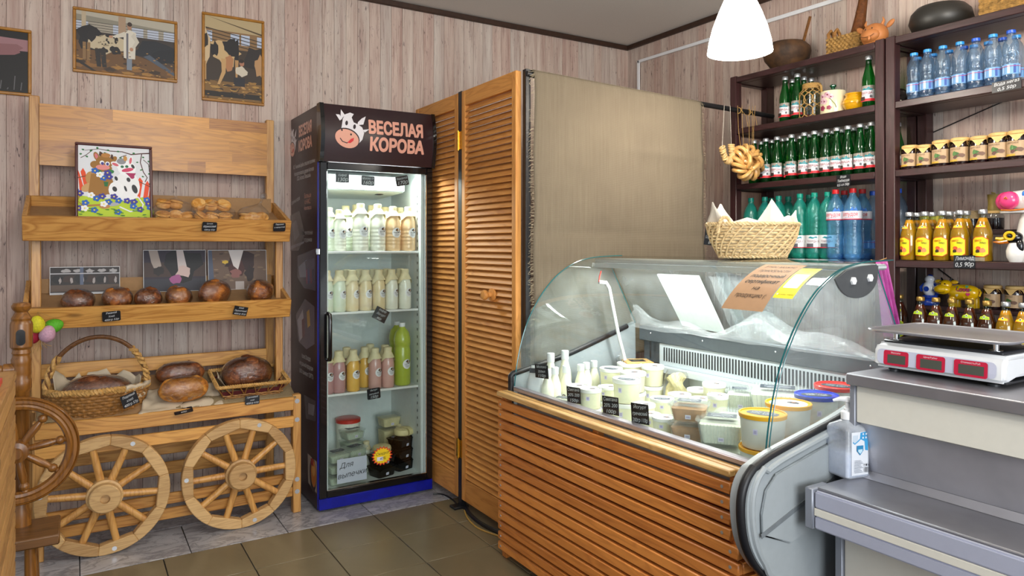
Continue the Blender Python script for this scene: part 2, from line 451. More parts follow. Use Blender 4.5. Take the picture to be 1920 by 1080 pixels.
def make_planks():
    m, nt, b = newmat('plank_wall')
    v = coords(nt, (1, 1, 0.035)); n1 = noise(nt, v, 120, 4, 0.7, 0.3); n2 = noise(nt, coords(nt, (1, 1, 0.06)), 30, 3, 0.6)
    n3 = noise(nt, coords(nt, (1, 1, 0.16)), 105, 4, 0.65, 1.0); n4 = noise(nt, coords(nt, (1, 1, 0.3)), 9, 2)
    base = ramp(nt, n2, [(0.28, C('#b9a49c')), (0.5, C('#cdc0b8')), (0.72, C('#dcd3cb'))])
    st = mixc(nt, ramp(nt, n1, [(0.52, (0, 0, 0, 1)), (0.70, (0.75, 0.75, 0.75, 1))]), base, C('#937a74'))
    mk = mixc(nt, 1.0, ramp(nt, n3, [(0.60, (0, 0, 0, 1)), (0.68, (1, 1, 1, 1))]), ramp(nt, n4, [(0.40, (0.1, 0.1, 0.1, 1)), (0.60, (1, 1, 1, 1))]), 'MULTIPLY')
    sp = mixc(nt, mk, st, C('#55464a'))
    oi = nd(nt, 'ShaderNodeObjectInfo')
    tint = ramp(nt, oi.outputs['Random'], [(0, C('#ecdad3')), (0.5, C('#f6ede6')), (1, C('#eeebe8'))])
    nt.links.new(mixc(nt, 1.0, sp, tint, 'MULTIPLY'), b.inputs['Base Color'])
    b.inputs['Roughness'].default_value = 0.6
    bump(nt, b, n1, 0.15, 0.0008)
plain('joint', '#8b7f80', 0.8)
make_planks()
def make_tile(name, cols, vein):
    m, nt, b = newmat(name)
    v = coords(nt); n = noise(nt, v, 3.0, 5, 0.6, 1.0)
    c = ramp(nt, n, [(0.3, C(cols[0])), (0.7, C(cols[1]))])
    if vein:
        n2 = noise(nt, coords(nt, (1, 2.2, 1)), 5, 6, 0.65, 1.8)
        mm = nd(nt, 'ShaderNodeMath', operation='SUBTRACT'); mm.inputs[1].default_value = 0.5
        ab = nd(nt, 'ShaderNodeMath', operation='ABSOLUTE')
        nt.links.new(n2, mm.inputs[0]); nt.links.new(mm.outputs[0], ab.inputs[0])
        c = mixc(nt, ramp(nt, ab.outputs[0], [(0.0, (0.8, 0.8, 0.8, 1)), (0.06, (0, 0, 0, 1))]), c, C(vein))
    nt.links.new(c, b.inputs['Base Color']); b.inputs['Roughness'].default_value = 0.28
make_tile('tile_beige', ('#6f644d', '#7d7158'), None)
make_tile('tile_marble', ('#96959a', '#b9b8bc'), '#6a696e')

# ------------------------------------------------------------------ room shell
YW, XW, ZC = 4.02, 3.49, 2.79
fl = obj('floor', M().box((-3.2, -3, -0.06), (XW + 0.05, YW + 0.05, -0.004)), 'grout', W=True); tag(fl, kind='structure')
G = 0.004
tm = mesh('tile', M().box((G / 2, G / 2, -0.010), (0.31 - G / 2, 0.308 - G / 2, 0)), 'tile_beige', 0.0012)
mm_ = mesh('marble_tile', M().box((G / 2, G / 2, -0.010), (0.41 - G / 2, 0.345 - G / 2, 0)), 'tile_marble', 0.0012)
fw = wloc(fl)
for i in range(-5, 7):
    for j in range(1, 6): put('tile', tm, fl, Vector((0.945 + i * 0.31, 3.325 - j * 0.308, 0)) - fw)
for i in range(-3, 7):
    for j in range(2): put('marble_tile', mm_, fl, Vector((0.845 + (i - 2) * 0.41 + j * 0.14, 3.327 + j * 0.345, 0)) - fw)
# wall planks (each its own piece, thin joints between them)
wb = obj('wall_back', M().box((-2.0, YW + 0.006, 0), (XW + 0.1, YW + 0.05, ZC)), 'joint', W=True); tag(wb, kind='structure')
wr = obj('wall_right', M().box((XW + 0.006, -0.5, 0), (XW + 0.05, YW + 0.006, ZC)), 'joint', W=True); tag(wr, kind='structure')
pv = []
for k, (w, d) in enumerate(((0.0694, 0), (0.0692, 0.0004), (0.0695, 0.0007), (0.0693, 0.0002))):
    pv.append((mesh('plank', M().box((0.0004, d, 0.0), (w, 0.012, ZC)), 'plank_wall', 0.0008),
               mesh('plank', M().box((d, 0.0004, 0.0), (0.012, w, ZC)), 'plank_wall', 0.0008)))
x = -1.1; k = 0
o0 = wloc(wb)
while x < XW - 0.01:
    put('plank', pv[k % 4][0], wb, Vector((x, YW - 0.006, 0)) - o0); x += 0.07; k += 1
y = YW - 0.07; o0 = wloc(wr)
while y > 0.8:
    put('plank', pv[(k * 3) % 4][1], wr, Vector((XW - 0.006, y, 0)) - o0); y -= 0.07; k += 1
ce = obj('ceiling', M().box((-3.2, -3, ZC), (XW + 0.1, YW + 0.1, ZC + 0.05)), 'ceiling_white', W=True); tag(ce, kind='structure')
t = obj('trim_1', M().box((-2, YW - 0.03, ZC - 0.033), (XW - 0.008, YW - 0.007, ZC - 0.001)), 'dark_trim', W=True, bevel=0.003); tag(t, kind='structure')
t = obj('trim_2', M().box((XW - 0.03, -0.4, ZC - 0.033), (XW - 0.007, YW - 0.031, ZC - 0.001)), 'dark_trim', W=True, bevel=0.003); tag(t, kind='structure')
t = obj('trim_3', M().box((1.50, -2.9, ZC - 0.016), (1.53, YW - 0.032, ZC - 0.001)), 'dark_trim', W=True, bevel=0.002); tag(t, kind='structure')
# cable duct on the right wall
d = thing('cable_duct', 'white plastic cable duct running up the right hand plank wall', 'cable duct', (XW - 0.015, 3.8, 2.2))
pa = on_x(1196, 116, XW - 0.0165); pb = on_x(1567, 0, XW - 0.0165)
obj('duct', M().bar(pa, pb + (pb - pa) * 0.3, 0.012, 0.022), 'white_plastic', d, W=True, bevel=0.002)
obj('duct', M().bar(pa + Vector((0, -0.006, 0.008)), pa + Vector((0, -0.006, -0.45)), 0.022, 0.012, (1, 0, 0)), 'white_plastic', d, W=True, bevel=0.002)

# ------------------------------------------------------------------ framed photographs on the wall
def framed(name, label, x0, x1, z0, z1, paint, fw_=0.014, fmat='frame_gold', tilt=0.0, y=None, depth=0.016, cat='picture', sheet_mat='print'):
    y = (YW - 0.007) if y is None else y
    t = thing(name, label, cat, ((x0 + x1) / 2, y, z0))
    w, h = x1 - x0, z1 - z0
    obj('backing', M().box((-w / 2 + 0.004, -depth * 0.5, 0.004), (w / 2 - 0.004, -0.001, h - 0.004)), 'cardboard', t)
    for a, b in (((-w / 2, -depth, 0), (w / 2, 0, fw_)), ((-w / 2, -depth, h - fw_), (w / 2, 0, h)),
                 ((-w / 2, -depth, fw_), (-w / 2 + fw_, 0, h - fw_)), ((w / 2 - fw_, -depth, fw_), (w / 2, 0, h - fw_))):
        obj('frame_rail', M().box(a, b), fmat, t, bevel=0.003)
    P_ = paint(w, h); P_.v = [(max(-w / 2 + fw_, min(w / 2 - fw_, a)), max(fw_, min(h - fw_, b)), c) for a, b, c in P_.v]
    P_.build('print_sheet', t, lambda u, v, hh: (u, -depth * 0.5 - 0.0005 - hh, v), sheet_mat)
    t.rotation_euler.x = tilt
    return t
def blob(p, x, y, rx, ry, col, seed=0, n=12, up=True, rot=0):
    r = random.Random(seed); cr, sr = cos(rot), sin(rot); pts = []
    for i in range(n):
        k = 0.68 + 0.58 * r.random(); a, b = rx * k * cos(2 * pi * i / n), ry * k * sin(2 * pi * i / n)
        pts.append((x + a * cr - b * sr, y + a * sr + b * cr))
    p.poly(pts, col, up)
def barn_wide(w, h):
    p = Paint(0.00002); X = lambda a: -w / 2 + a * w; Y = lambda b: b * h
    R = lambda a, b, c, d, col: p.rect(X(a), Y(b), X(c), Y(d), col)
    R(0, 0, 1, 1, '#4a3a2e'); R(0, .62, 1, 1, '#a39a8a'); R(0, .8, 1, 1, '#8c8676')
    p.poly([(X(0), Y(.9)), (X(1), Y(.82)), (X(1), Y(1)), (X(0), Y(1))], '#b3ab9a')
    for a in (.03, .37, .55, .7, .86): R(a, .66, a + .11, .8, '#b9c0cf')
    for b in (.68, .72, .76, .8): R(0, b, 1, b + .008, '#3c332e')
    R(.08, .62, .12, .98, '#b8a68a'); R(.42, .6, .49, .95, '#a98d72')
    R(0, .5, 1, .66, '#3b322e')
    p.poly([(X(0), Y(0)), (X(1), Y(0)), (X(1), Y(.2)), (X(.6), Y(.36)), (X(0), Y(.5))], '#6b4b2b')
    for k in range(26): blob(p, X(random.random()), Y(.03 + .2 * random.random()), .06 * w, .03 * h, random.choice(['#8a6030', '#5a3f26', '#a07438', '#3f2f22']), k)
    p.poly([(X(0), Y(.22)), (X(.22), Y(0)), (X(.18), Y(0)), (X(0), Y(.17))], '#2a2320')
    blob(p, X(.78), Y(.47), .25 * w, .16 * h, '#23252b', 3); blob(p, X(.93), Y(.42), .16 * w, .14 * h, '#1d1f25', 4)
    p.poly([(X(.66), Y(.36)), (X(.72), Y(.4)), (X(.98), Y(.15)), (X(.98), Y(.1))], '#4d5663')
    blob(p, X(.15), Y(.55), .12 * w, .17 * h, '#201d1f', 5); blob(p, X(.3), Y(.5), .17 * w, .16 * h, '#c4b394', 6)
    for a, b, r1, r2, s in ((.17, .58, .05, .1, 7), (.2, .66, .03, .04, 8), (.28, .38, .05, .05, 9), (.39, .4, .05, .07, 10), (.4, .56, .02, .05, 11), (.33, .62, .03, .03, 21)): blob(p, X(a), Y(b), r1 * w, r2 * h, '#241f20', s)
    for a in (.09, .13): R(a, .2, a + .03, .48, '#8a6a44')
    for a in (.2, .25): p.poly([(X(a), Y(.4)), (X(a + .05), Y(.4)), (X(a + .06), Y(.12)), (X(a + .02), Y(.12))], '#2b2624')
    R(.5, .12, .55, .3, '#7d8590')
    p.poly([(X(.47), Y(.3)), (X(.58), Y(.3)), (X(.59), Y(.72)), (X(.52), Y(.76)), (X(.47), Y(.68))], '#d8d0c0')
    p.poly([(X(.36), Y(.62)), (X(.48), Y(.72)), (X(.49), Y(.64)), (X(.37), Y(.59))], '#d2c9b8')
    p.poly([(X(.57), Y(.72)), (X(.62), Y(.58)), (X(.57), Y(.46)), (X(.55), Y(.49)), (X(.58), Y(.58)), (X(.54), Y(.66))], '#cbc2b2')
    R(.495, .3, .515, .7, '#6d6a70'); p.oval(X(.525), Y(.81), .021 * w, .06 * h, '#a77b5f'); p.oval(X(.528), Y(.845), .023 * w, .035 * h, '#3a2a22')
    for k in range(60): blob(p, X(random.uniform(.02, .98)), Y(random.uniform(.02, .42)), .012 * w, .008 * h, random.choice(['#2b211a', '#8d6433', '#5d4227', '#b58a4a']), 300 + k, 6)
    for k in range(24): blob(p, X(random.uniform(.22, .42)), Y(random.uniform(.42, .62)), .010 * w, .012 * h, random.choice(['#2a2422', '#8f7f66']), 400 + k, 6)
    p.oval(X(.35), Y(.61), .02 * w, .02 * h, '#b98a6c'); p.oval(X(.545), Y(.45), .018 * w, .03 * h, '#b98a6c')
    return p
def barn_tall(w, h):
    p = Paint(0.00002); X = lambda a: -w / 2 + a * w; Y = lambda b: b * h
    R = lambda a, b, c, d, col: p.rect(X(a), Y(b), X(c), Y(d), col)
    R(0, 0, 1, 1, '#3b2f26'); p.poly([(X(0), Y(.84)), (X(1), Y(.74)), (X(1), Y(1)), (X(0), Y(1))], '#b5a078')
    R(0, .62, 1, .82, '#8a6a45')
    for a in (.02, .45, .62, .88): p.rect(X(a), Y(.68), X(a + .14), Y(.8), '#b7c2d6')
    for b in (.66, .7, .74, .78): p.poly([(X(0), Y(b + .05)), (X(1), Y(b - .04)), (X(1), Y(b - .03)), (X(0), Y(b + .06))], '#33281f')
    p.poly([(X(0), Y(.97)), (X(1), Y(.82)), (X(1), Y(.84)), (X(0), Y(.99))], '#54432c')
    R(0, 0, 1, .24, '#7d5c30'); R(0, .06, 1, .12, '#241d18')
    for k in range(22): blob(p, X(random.random()), Y(.13 + .12 * random.random()), .07 * w, .015 * h, random.choice(['#9a7238', '#5a4226', '#b48a45', '#3f2f22']), 40 + k)
    blob(p, X(.05), Y(.6), .09 * w, .22 * h, '#cbb28c', 60); blob(p, X(.05), Y(.68), .05 * w, .09 * h, '#2a2320', 61); R(.0, .24, .07, .45, '#b08a5a')
    blob(p, X(.36), Y(.58), .22 * w, .15 * h, '#c8a878', 62); blob(p, X(.44), Y(.64), .13 * w, .1 * h, '#1e1a1b', 63); blob(p, X(.2), Y(.6), .06 * w, .08 * h, '#221d1d', 64); blob(p, X(.55), Y(.6), .04 * w, .14 * h, '#1e1a1b', 65)
    blob(p, X(.44), Y(.46), .07 * w, .1 * h, '#b07a50', 66)
    p.poly([(X(.3), Y(.5)), (X(.38), Y(.5)), (X(.37), Y(.34)), (X(.28), Y(.2)), (X(.24), Y(.2)), (X(.31), Y(.35))], '#c39b66')
    p.poly([(X(.52), Y(.5)), (X(.58), Y(.5)), (X(.56), Y(.3)), (X(.7), Y(.17)), (X(.64), Y(.17)), (X(.53), Y(.3))], '#b48a58')
    blob(p, X(.85), Y(.52), .17 * w, .14 * h, '#2a2423', 67); blob(p, X(.93), Y(.46), .1 * w, .12 * h, '#b58b5e', 68)
    blob(p, X(.63), Y(.38), .09 * w, .06 * h, '#cfc4b0', 69); p.oval(X(.63), Y(.47), .04 * w, .035 * h, '#a9745a'); p.oval(X(.62), Y(.495), .045 * w, .022 * h, '#2a1c16')
    R(.5, .2, .68, .3, '#26262c')
    for k in range(60): blob(p, X(random.uniform(.02, .98)), Y(random.uniform(.02, .24)), .02 * w, .006 * h, random.choice(['#2b211a', '#9d7438', '#5d4227', '#c29a55']), 500 + k, 6)
    return p
def hand_photo(w, h):
    p = Paint(0.00002); X = lambda a: -w / 2 + a * w; Y = lambda b: b * h
    p.rect(X(0), Y(0), X(1), Y(1), '#17120f'); blob(p, X(.45), Y(.76), .6 * w, .16 * h, '#9d7276', 71); blob(p, X(.7), Y(.68), .25 * w, .08 * h, '#8a5d5f', 72)
    p.poly([(X(0), Y(.68)), (X(.4), Y(.66)), (X(.45), Y(.6)), (X(0), Y(.6))], '#b98720')
    for k in range(14): p.line([(X(.05 + k * .065), Y(.08)), (X(.06 + k * .065), Y(.1 + .25 * random.random()))], 0.004, '#5d5a5c')
    return p
framed('framed_photo', 'gold framed wide photo of a man in a white coat beside spotted cows', 0.0, 0.457, 2.155, 2.468, barn_wide)
framed('framed_photo', 'gold framed upright photo of a cow being milked in a barn', 0.573, 0.888, 2.08, 2.542, barn_tall)
framed('framed_photo', 'gold framed dark photo of a pink hand, cut by the left picture edge', -0.56, -0.163, 2.016, 2.325, hand_photo)
# ------------------------------------------------------------------ bread rack
from mathutils import noise as mnoise
def bread(name, cols):
    m, nt, b = newmat(name)
    n1 = noise(nt, coords(nt, (1, 1, 2.2)), 17, 5, 0.65, 1.0); n2 = noise(nt, coords(nt), 120, 3, 0.7)
    c = ramp(nt, n1, [(0.30, C(cols[0])), (0.48, C(cols[1])), (0.68, C(cols[2]))])
    c = mixc(nt, ramp(nt, n2, [(0.60, (0, 0, 0, 1)), (0.75, (0.5, 0.5, 0.5, 1))]), c, C('#d9b88a'))
    nt.links.new(c, b.inputs['Base Color']); b.inputs['Roughness'].default_value = 0.5
    bump(nt, b, n1, 0.6, 0.006)
bread('bread_dark', ('#3a1c10', '#6d391b', '#9a5a2a')); bread('bread_mid', ('#53290f', '#93521f', '#c07c36')); bread('bread_gold', ('#7d4416', '#b87428', '#d79a4a')); bread('bun', ('#a2601f', '#d1913f', '#e8bf7c'))
plain('wicker', '#c79a58', 0.6, var=0.18, nscale=80)
plain('wicker_brown', '#9a6a32', 0.6, var=0.25, nscale=80)
plain('wicker_dark', '#6e4520', 0.55, var=0.25, nscale=80)
plain('maroon_cloth', '#5a1a1e', 0.8)
plain('burlap_plain', '#8f7c5c', 0.95, var=0.15, nscale=300, bumps=0.6)
glassy('cling_film', '#f6f6f6', 3.0, 0.0, rough=0.09, ior=1.5, crinkle=1.0)
glassy('bag_film', '#f8f8f8', 1.0, 0.025, rough=0.08, crinkle=0.6)
rack = thing('bread_rack', 'pine bread rack with two trays, a bench and two wagon wheels below', 'bread rack', (0.38, 3.7, 0))
def rk(name, a, b, mat, bev=0.003): return obj(name, M().box(a, b), mat, rack, W=True, bevel=bev)
for x0 in (-0.168, 0.868): rk('rear_post', (x0, 3.868, 0), (x0 + 0.04, 3.905, 2.0 if x0 < 0 else 1.985), 'pine_z')
for x0 in (-0.152, 0.872): rk('front_post', (x0, 3.68, 0.60), (x0 + 0.036, 3.716, 1.36), 'pine_z')
for x0 in (-0.142, 0.925): rk('leg', (x0, 3.552, 0), (x0 + 0.04, 3.592, 0.585), 'pine_z')
# glued headboard: every stave of its own
rs = random.Random(5); z = 1.686
for k in range(5):
    h = 0.0556; x = -0.13
    cuts = sorted(rs.uniform(0.05, 0.75) for _ in range(2))
    for a, b in zip([-0.128] + cuts, cuts + [0.868]):
        if b - a > 0.02: rk('stave', (a, 3.852 + rs.random() * 0.0006, z), (b, 3.868, z + h), 'stave_pine', 0.00015)
    z += h
def tray(zf, zb, hf, yf=3.535, yb=3.866, x0=-0.178, x1=0.914):
    """slanted tray: front board, two side boards, rear board, bottom"""
    t = 0.018; a = atan2(zb - zf, yb - yf)
    L = (yb - yf) / cos(a)
    T = Matrix.Translation((0, yf, zf)) @ Matrix.Rotation(a, 4, 'X')
    m = M(); m.T = T; m.box((x0, 0, -hf), (x1, t, 0)); obj('front_board', m, 'pine', rack, W=True, bevel=0.003)
    for xs in (x0, x1 - t):
        m = M(); m.T = T; m.box((xs, t, -hf), (xs + t, L, 0)); obj('side_board', m, 'pine_y', rack, W=True, bevel=0.002)
    m = M(); m.T = T; m.box((x0 + t, L - 0.016, -hf), (x1 - t, L, -0.0)); obj('rear_board', m, 'pine', rack, W=True, bevel=0.002)
    m = M(); m.T = T; m.box((x0 + t, t, -0.053), (x1 - t, L - 0.016, -0.045)); obj('tray_bottom', m, 'cardboard', rack, W=True)
    return T, a
T1, A1 = tray(1.442, 1.548, 0.108)
T2, A2 = tray(1.056, 1.165, 0.092)
# bench
rk('rail', (-0.135, 3.534, 0.513), (0.926, 3.552, 0.578), 'pine')
rk('rail', (-0.135, 3.534, 0.430), (0.926, 3.552, 0.484), 'pine')
rk('rail', (-0.102, 3.556, 0.150), (0.925, 3.574, 0.198), 'pine'); rk('rail', (-0.102, 3.556, 0.082), (0.925, 3.574, 0.130), 'pine')
for z in (0.30, 0.20): rk('rear_rail', (-0.128, 3.850, z), (0.868, 3.868, z + 0.06), 'pine')
rk('rear_rail', (-0.128, 3.850, 0.715), (0.868, 3.868, 0.782), 'pine')
m = M(); m.T = Matrix.Translation((0, 3.553, 0.571)) @ Matrix.Rotation(atan2(0.125, 0.30), 4, 'X'); m.box((-0.135, 0, -0.012), (0.92, 0.322, 0))
obj('bench_board', m, 'cardboard', rack, W=True)
for x0 in (-0.12, 0.9):
    m = M(); m.bar((x0 + 0.01, 3.595, 0.545), (x0 + 0.01, 3.87, 0.66), 0.018, 0.06); obj('side_rail', m, 'pine_y', rack, W=True, bevel=0.002)
for x0 in (0.945,):
    for z in (0.552, 0.46, 0.165, 0.105): obj('screw_cover', M().add([(x0 + 0.012 * cos(a * pi / 4), 3.5505, z + 0.012 * sin(a * pi / 4)) for a in range(8)], [tuple(range(8))]), 'screw', rack, W=True)
def bench_z(y): return 0.571 + (y - 3.553) * 0.125 / 0.30
# wagon wheels: ten felloes, ten spokes, a hub
def wheel(cx, cz, r, y0, ph):
    w = thing('wagon_wheel', None, None, (cx - 0.38, y0 - 3.7, cz)); del_keys = [k for k in ('label', 'category') if k in w]
    w.parent = rack
    ri = r * 0.845
    for k in range(10):
        a0, a1 = ph + 2 * pi * k / 10, ph + 2 * pi * (k + 1) / 10
        poly = [(ri * cos(a0), ri * sin(a0))] + [(r * cos(a0 + (a1 - a0) * j / 6), r * sin(a0 + (a1 - a0) * j / 6)) for j in range(7)] + [(ri * cos(a1), ri * sin(a1))]
        poly = [(x * 0.9995, z * 0.9995) for x, z in poly]
        m = M().prism(poly, -0.02, 0.024, lambda x, z, y: (x, y, z)); obj('felloe', m, 'wheel_pine', w, bevel=0.003, angle=30)
        if k % 3 == 1: pass
    for k in range(10):
        a = ph + 2 * pi * (k + 0.5) / 10
        m = M().tube([(0.055 * cos(a), 0, 0.055 * sin(a)), (r * 0.5 * cos(a), 0, r * 0.5 * sin(a)), (ri * 0.96 * cos(a), 0, ri * 0.96 * sin(a))], [0.0165, 0.0155, 0.0145], 10)
        obj('spoke', m, 'pine_z', w)
    m = M(); m.T = Matrix.Rotation(pi / 2, 4, 'X')
    m.lathe([(0, -0.02), (0.070, -0.02), (0.070, 0.028), (0.062, 0.033), (0.060, 0.062), (0.056, 0.066), (0.019, 0.066), (0.019, 0.045), (0, 0.045)], 28)
    obj('hub', m, 'wheel_pine', w)
    for k in (1, 4, 7):
        a = ph + 2 * pi * (k + 0.4) / 10; q = r * 0.92
        m = M().add([(q * cos(a) + 0.010 * cos(j * pi / 4), -0.0215, q * sin(a) + 0.010 * sin(j * pi / 4)) for j in range(8)], [tuple(range(8))])
        obj('screw_cover', m, 'screw', w)
wheel(0.668, 0.2545, 0.2535, 3.505, 0.33)
wheel(0.116, 0.2545, 0.2535, 3.505, 0.22)

# ------------------------------------------------------------------ things in the trays
def on_tray(T, x, y, lift=0.0):  # world point on the tray floor
    return T @ Vector((x, y, lift))
def loaf_mesh(name, rx, ry, rz, mat, seed, slashes=3):
    r = random.Random(seed); ph = [r.uniform(0, 6) for _ in range(6)]
    def f(u, v):
        a = 2 * pi * u; b = pi * v
        s = sin(b) ** 0.75; c = -cos(b)
        x, y = s * cos(a), s * sin(a)
        k = 1 + 0.04 * sin(3 * a + ph[0]) * s + 0.03 * sin(5 * a + ph[1]) * s
        z = rz * (c * 0.5 + 0.5) if c > -0.2 else rz * 0.4 * max(0, (c + 1) / 0.8)
        z *= 1 + 0.05 * sin(4 * x + ph[2]) + 0.04 * sin(6 * y + ph[3])
        if c > 0.1 and slashes: z -= 0.006 * max(0, sin(slashes * 3.0 * x + ph[4])) ** 6
        q = Vector((rx * x * k, ry * y * k, max(z, 0))); d = mnoise.noise(q * 28 + Vector((seed, 0, 0))) * 0.0045 + mnoise.noise(q * 70 + Vector((0, seed, 0))) * 0.002
        return (q.x * (1 + d * 8), q.y * (1 + d * 8), max(0, q.z + d * (1 if q.z > .01 else 0)))
    return mesh(name, M().grid(f, 44, 24, True), mat, merge=True, angle=70)
def film_over(me_name, rx, ry, rz, seed):
    r = random.Random(seed)
    ph = [r.uniform(0, 6) for _ in range(4)]
    def f(u, v):
        a = 2 * pi * u; b = pi * v; s = sin(b) ** 0.75; c = -cos(b)
        k = 1 + 0.05 * sin(11 * a + ph[0] + 4 * v) * s * (1 - v) + 0.03 * sin(19 * a + ph[1]) * s * (1 - v)
        z = rz * (c * 0.5 + 0.5) if c > -0.2 else rz * 0.4 * max(0, (c + 1) / 0.8)
        return (rx * s * cos(a) * k, ry * s * sin(a) * k, z + 0.002)
    return mesh('cling_film', M().grid(f, 44, 14, True), 'cling_film', merge=True, angle=35)
def loaf(label, loc, rx, ry, rz, mat, seed, rotz=0, group=None, tiltx=0.0):
    t = thing('bread_loaf', label, 'bread', loc, rotz, group)
    put('crust', loaf_mesh('crust', rx, ry, rz, mat, seed), t)
    put('cling_film', film_over('cling_film', rx * 1.03, ry * 1.03, rz * 1.02, seed), t)
    t.rotation_euler.x = tiltx
    return t
lo = [(147, 0.062, 0.055, 0.088, 'bread_dark'), (218, 0.060, 0.055, 0.094, 'bread_mid'), (275, 0.056, 0.052, 0.086, 'bread_dark'),
      (331, 0.058, 0.053, 0.090, 'bread_mid'), (396, 0.086, 0.060, 0.118, 'bread_mid'), (481, 0.075, 0.058, 0.112, 'bread_mid')]
ll = ['leftmost small dark loaf in cling film on the middle tray', 'second small loaf from the left in cling film on the middle tray',
      'third small loaf from the left in cling film on the middle tray', 'fourth small loaf from the left, just left of the big one on the tray',
      'big shiny brown loaf in cling film below the middle cow photo', 'rightmost glossy loaf in cling film on the middle tray']
for (px, rx, ry, rz, mt), lb, k in zip(lo, ll, range(6)):
    x = on_y(px, 560, 3.63).x; yl = 0.085
    loaf(lb, on_tray(T2, x, yl, -0.0448), rx, ry, rz, mt, k, 0.2 * k, 'loaves on the middle tray', A2)
# bags of buns on the top tray
def bun_bag(label, px, n, seed, knot=False, wid=0.085, hh=0.12):
    r = random.Random(seed); x = on_y(px, 400, 3.62).x
    t = thing('bag_of_buns', label, 'bag of buns', on_tray(T1, x, 0.085, -0.0448), 0, 'bagged buns on the top tray'); t.rotation_euler.x = A1
    for k in range(n):
        m = M(); m.T = Matrix.Translation(((k % 3 - 1) * wid * 0.58 + r.uniform(-.006, .006), -0.012 + 0.055 * (k // 3 % 2) - 0.01, 0.032 + 0.045 * (k // 3))) @ Euler((r.uniform(-.4, .4), r.uniform(-.5, .5), r.uniform(0, 3))).to_matrix().to_4x4()
        m.ball((0, 0, 0), 0.036, 14, 8, 1.0, 0.85, 0.62)
        m.T = m.T @ Matrix.Translation((0, 0, 0.017)); m.lathe([(0.030, -0.004), (0.034, 0.0), (0.028, 0.007), (0.0, 0.010)], 14)
        obj('bun', m, 'bun', t)
    def f(u, v):
        a = 2 * pi * u; w = (1 - v)
        s = (sin(pi * min(v * 1.1 + 0.12, 1) * 0.62 + 0.4)) * (1 if v < 0.62 else max(0.07, 1 - (v - 0.62) / 0.34))
        k = 1 + 0.07 * sin(7 * a + seed) * v + 0.04 * sin(13 * a)
        dx = (0.035 * max(0, v - 0.5) * 2) if knot else 0
        return (wid * 1.12 * s * cos(a) * k + dx, 0.075 * s * sin(a) * k - 0.005, hh * v)
    m = M().grid(f, 30, 12, True)
    if knot:
        m.tube([(0.035, -0.005, hh * 0.97), (0.037, -0.008, hh + 0.012)], [0.006, 0.007], 8)
        m.ball((0.044, -0.008, hh + 0.026), 0.019, 10, 6)
    obj('plastic_bag', m, 'bag_film', t, angle=25)
bun_bag('left bag of filled buns beside the framed cow painting', 328, 5, 3, False, 0.085, 0.135)
bun_bag('middle open bag of buns heaped behind the price tag', 398, 6, 8, False, 0.09, 0.12)
bun_bag('knotted clear bag of two buns at the right end of the top tray', 473, 3, 11, True, 0.062, 0.118)
# cardboard sheets in the trays
def sheet(name, label, T, x0, x1, y0, z0, z1, lean, mat='cardboard', cat='cardboard'):
    t = thing(name, label, cat, on_tray(T, (x0 + x1) / 2, y0, z0)); w = (x1 - x0) / 2
    m = M(); m.T = Matrix.Rotation(-lean, 4, 'X')
    m.box((-w, 0, 0), (w, 0.003, z1 - z0)); obj('panel', m, mat, t); return t
sheet('cardboard_sheet', 'low brown cardboard sheet in the top tray below the cow painting', T1, -0.15, 0.22, 0.022, -0.044, 0.010, 0.9)
sheet('cardboard_sheet', 'tall cardboard sheet leaning behind the bags of buns', T1, 0.33, 0.885, 0.30, -0.044, 0.03, 0.02)
sheet('cardboard_sheet', 'cardboard sheet lining the middle tray behind the loaves', T2, -0.13, 0.885, 0.295, -0.044, 0.02, 0.05)
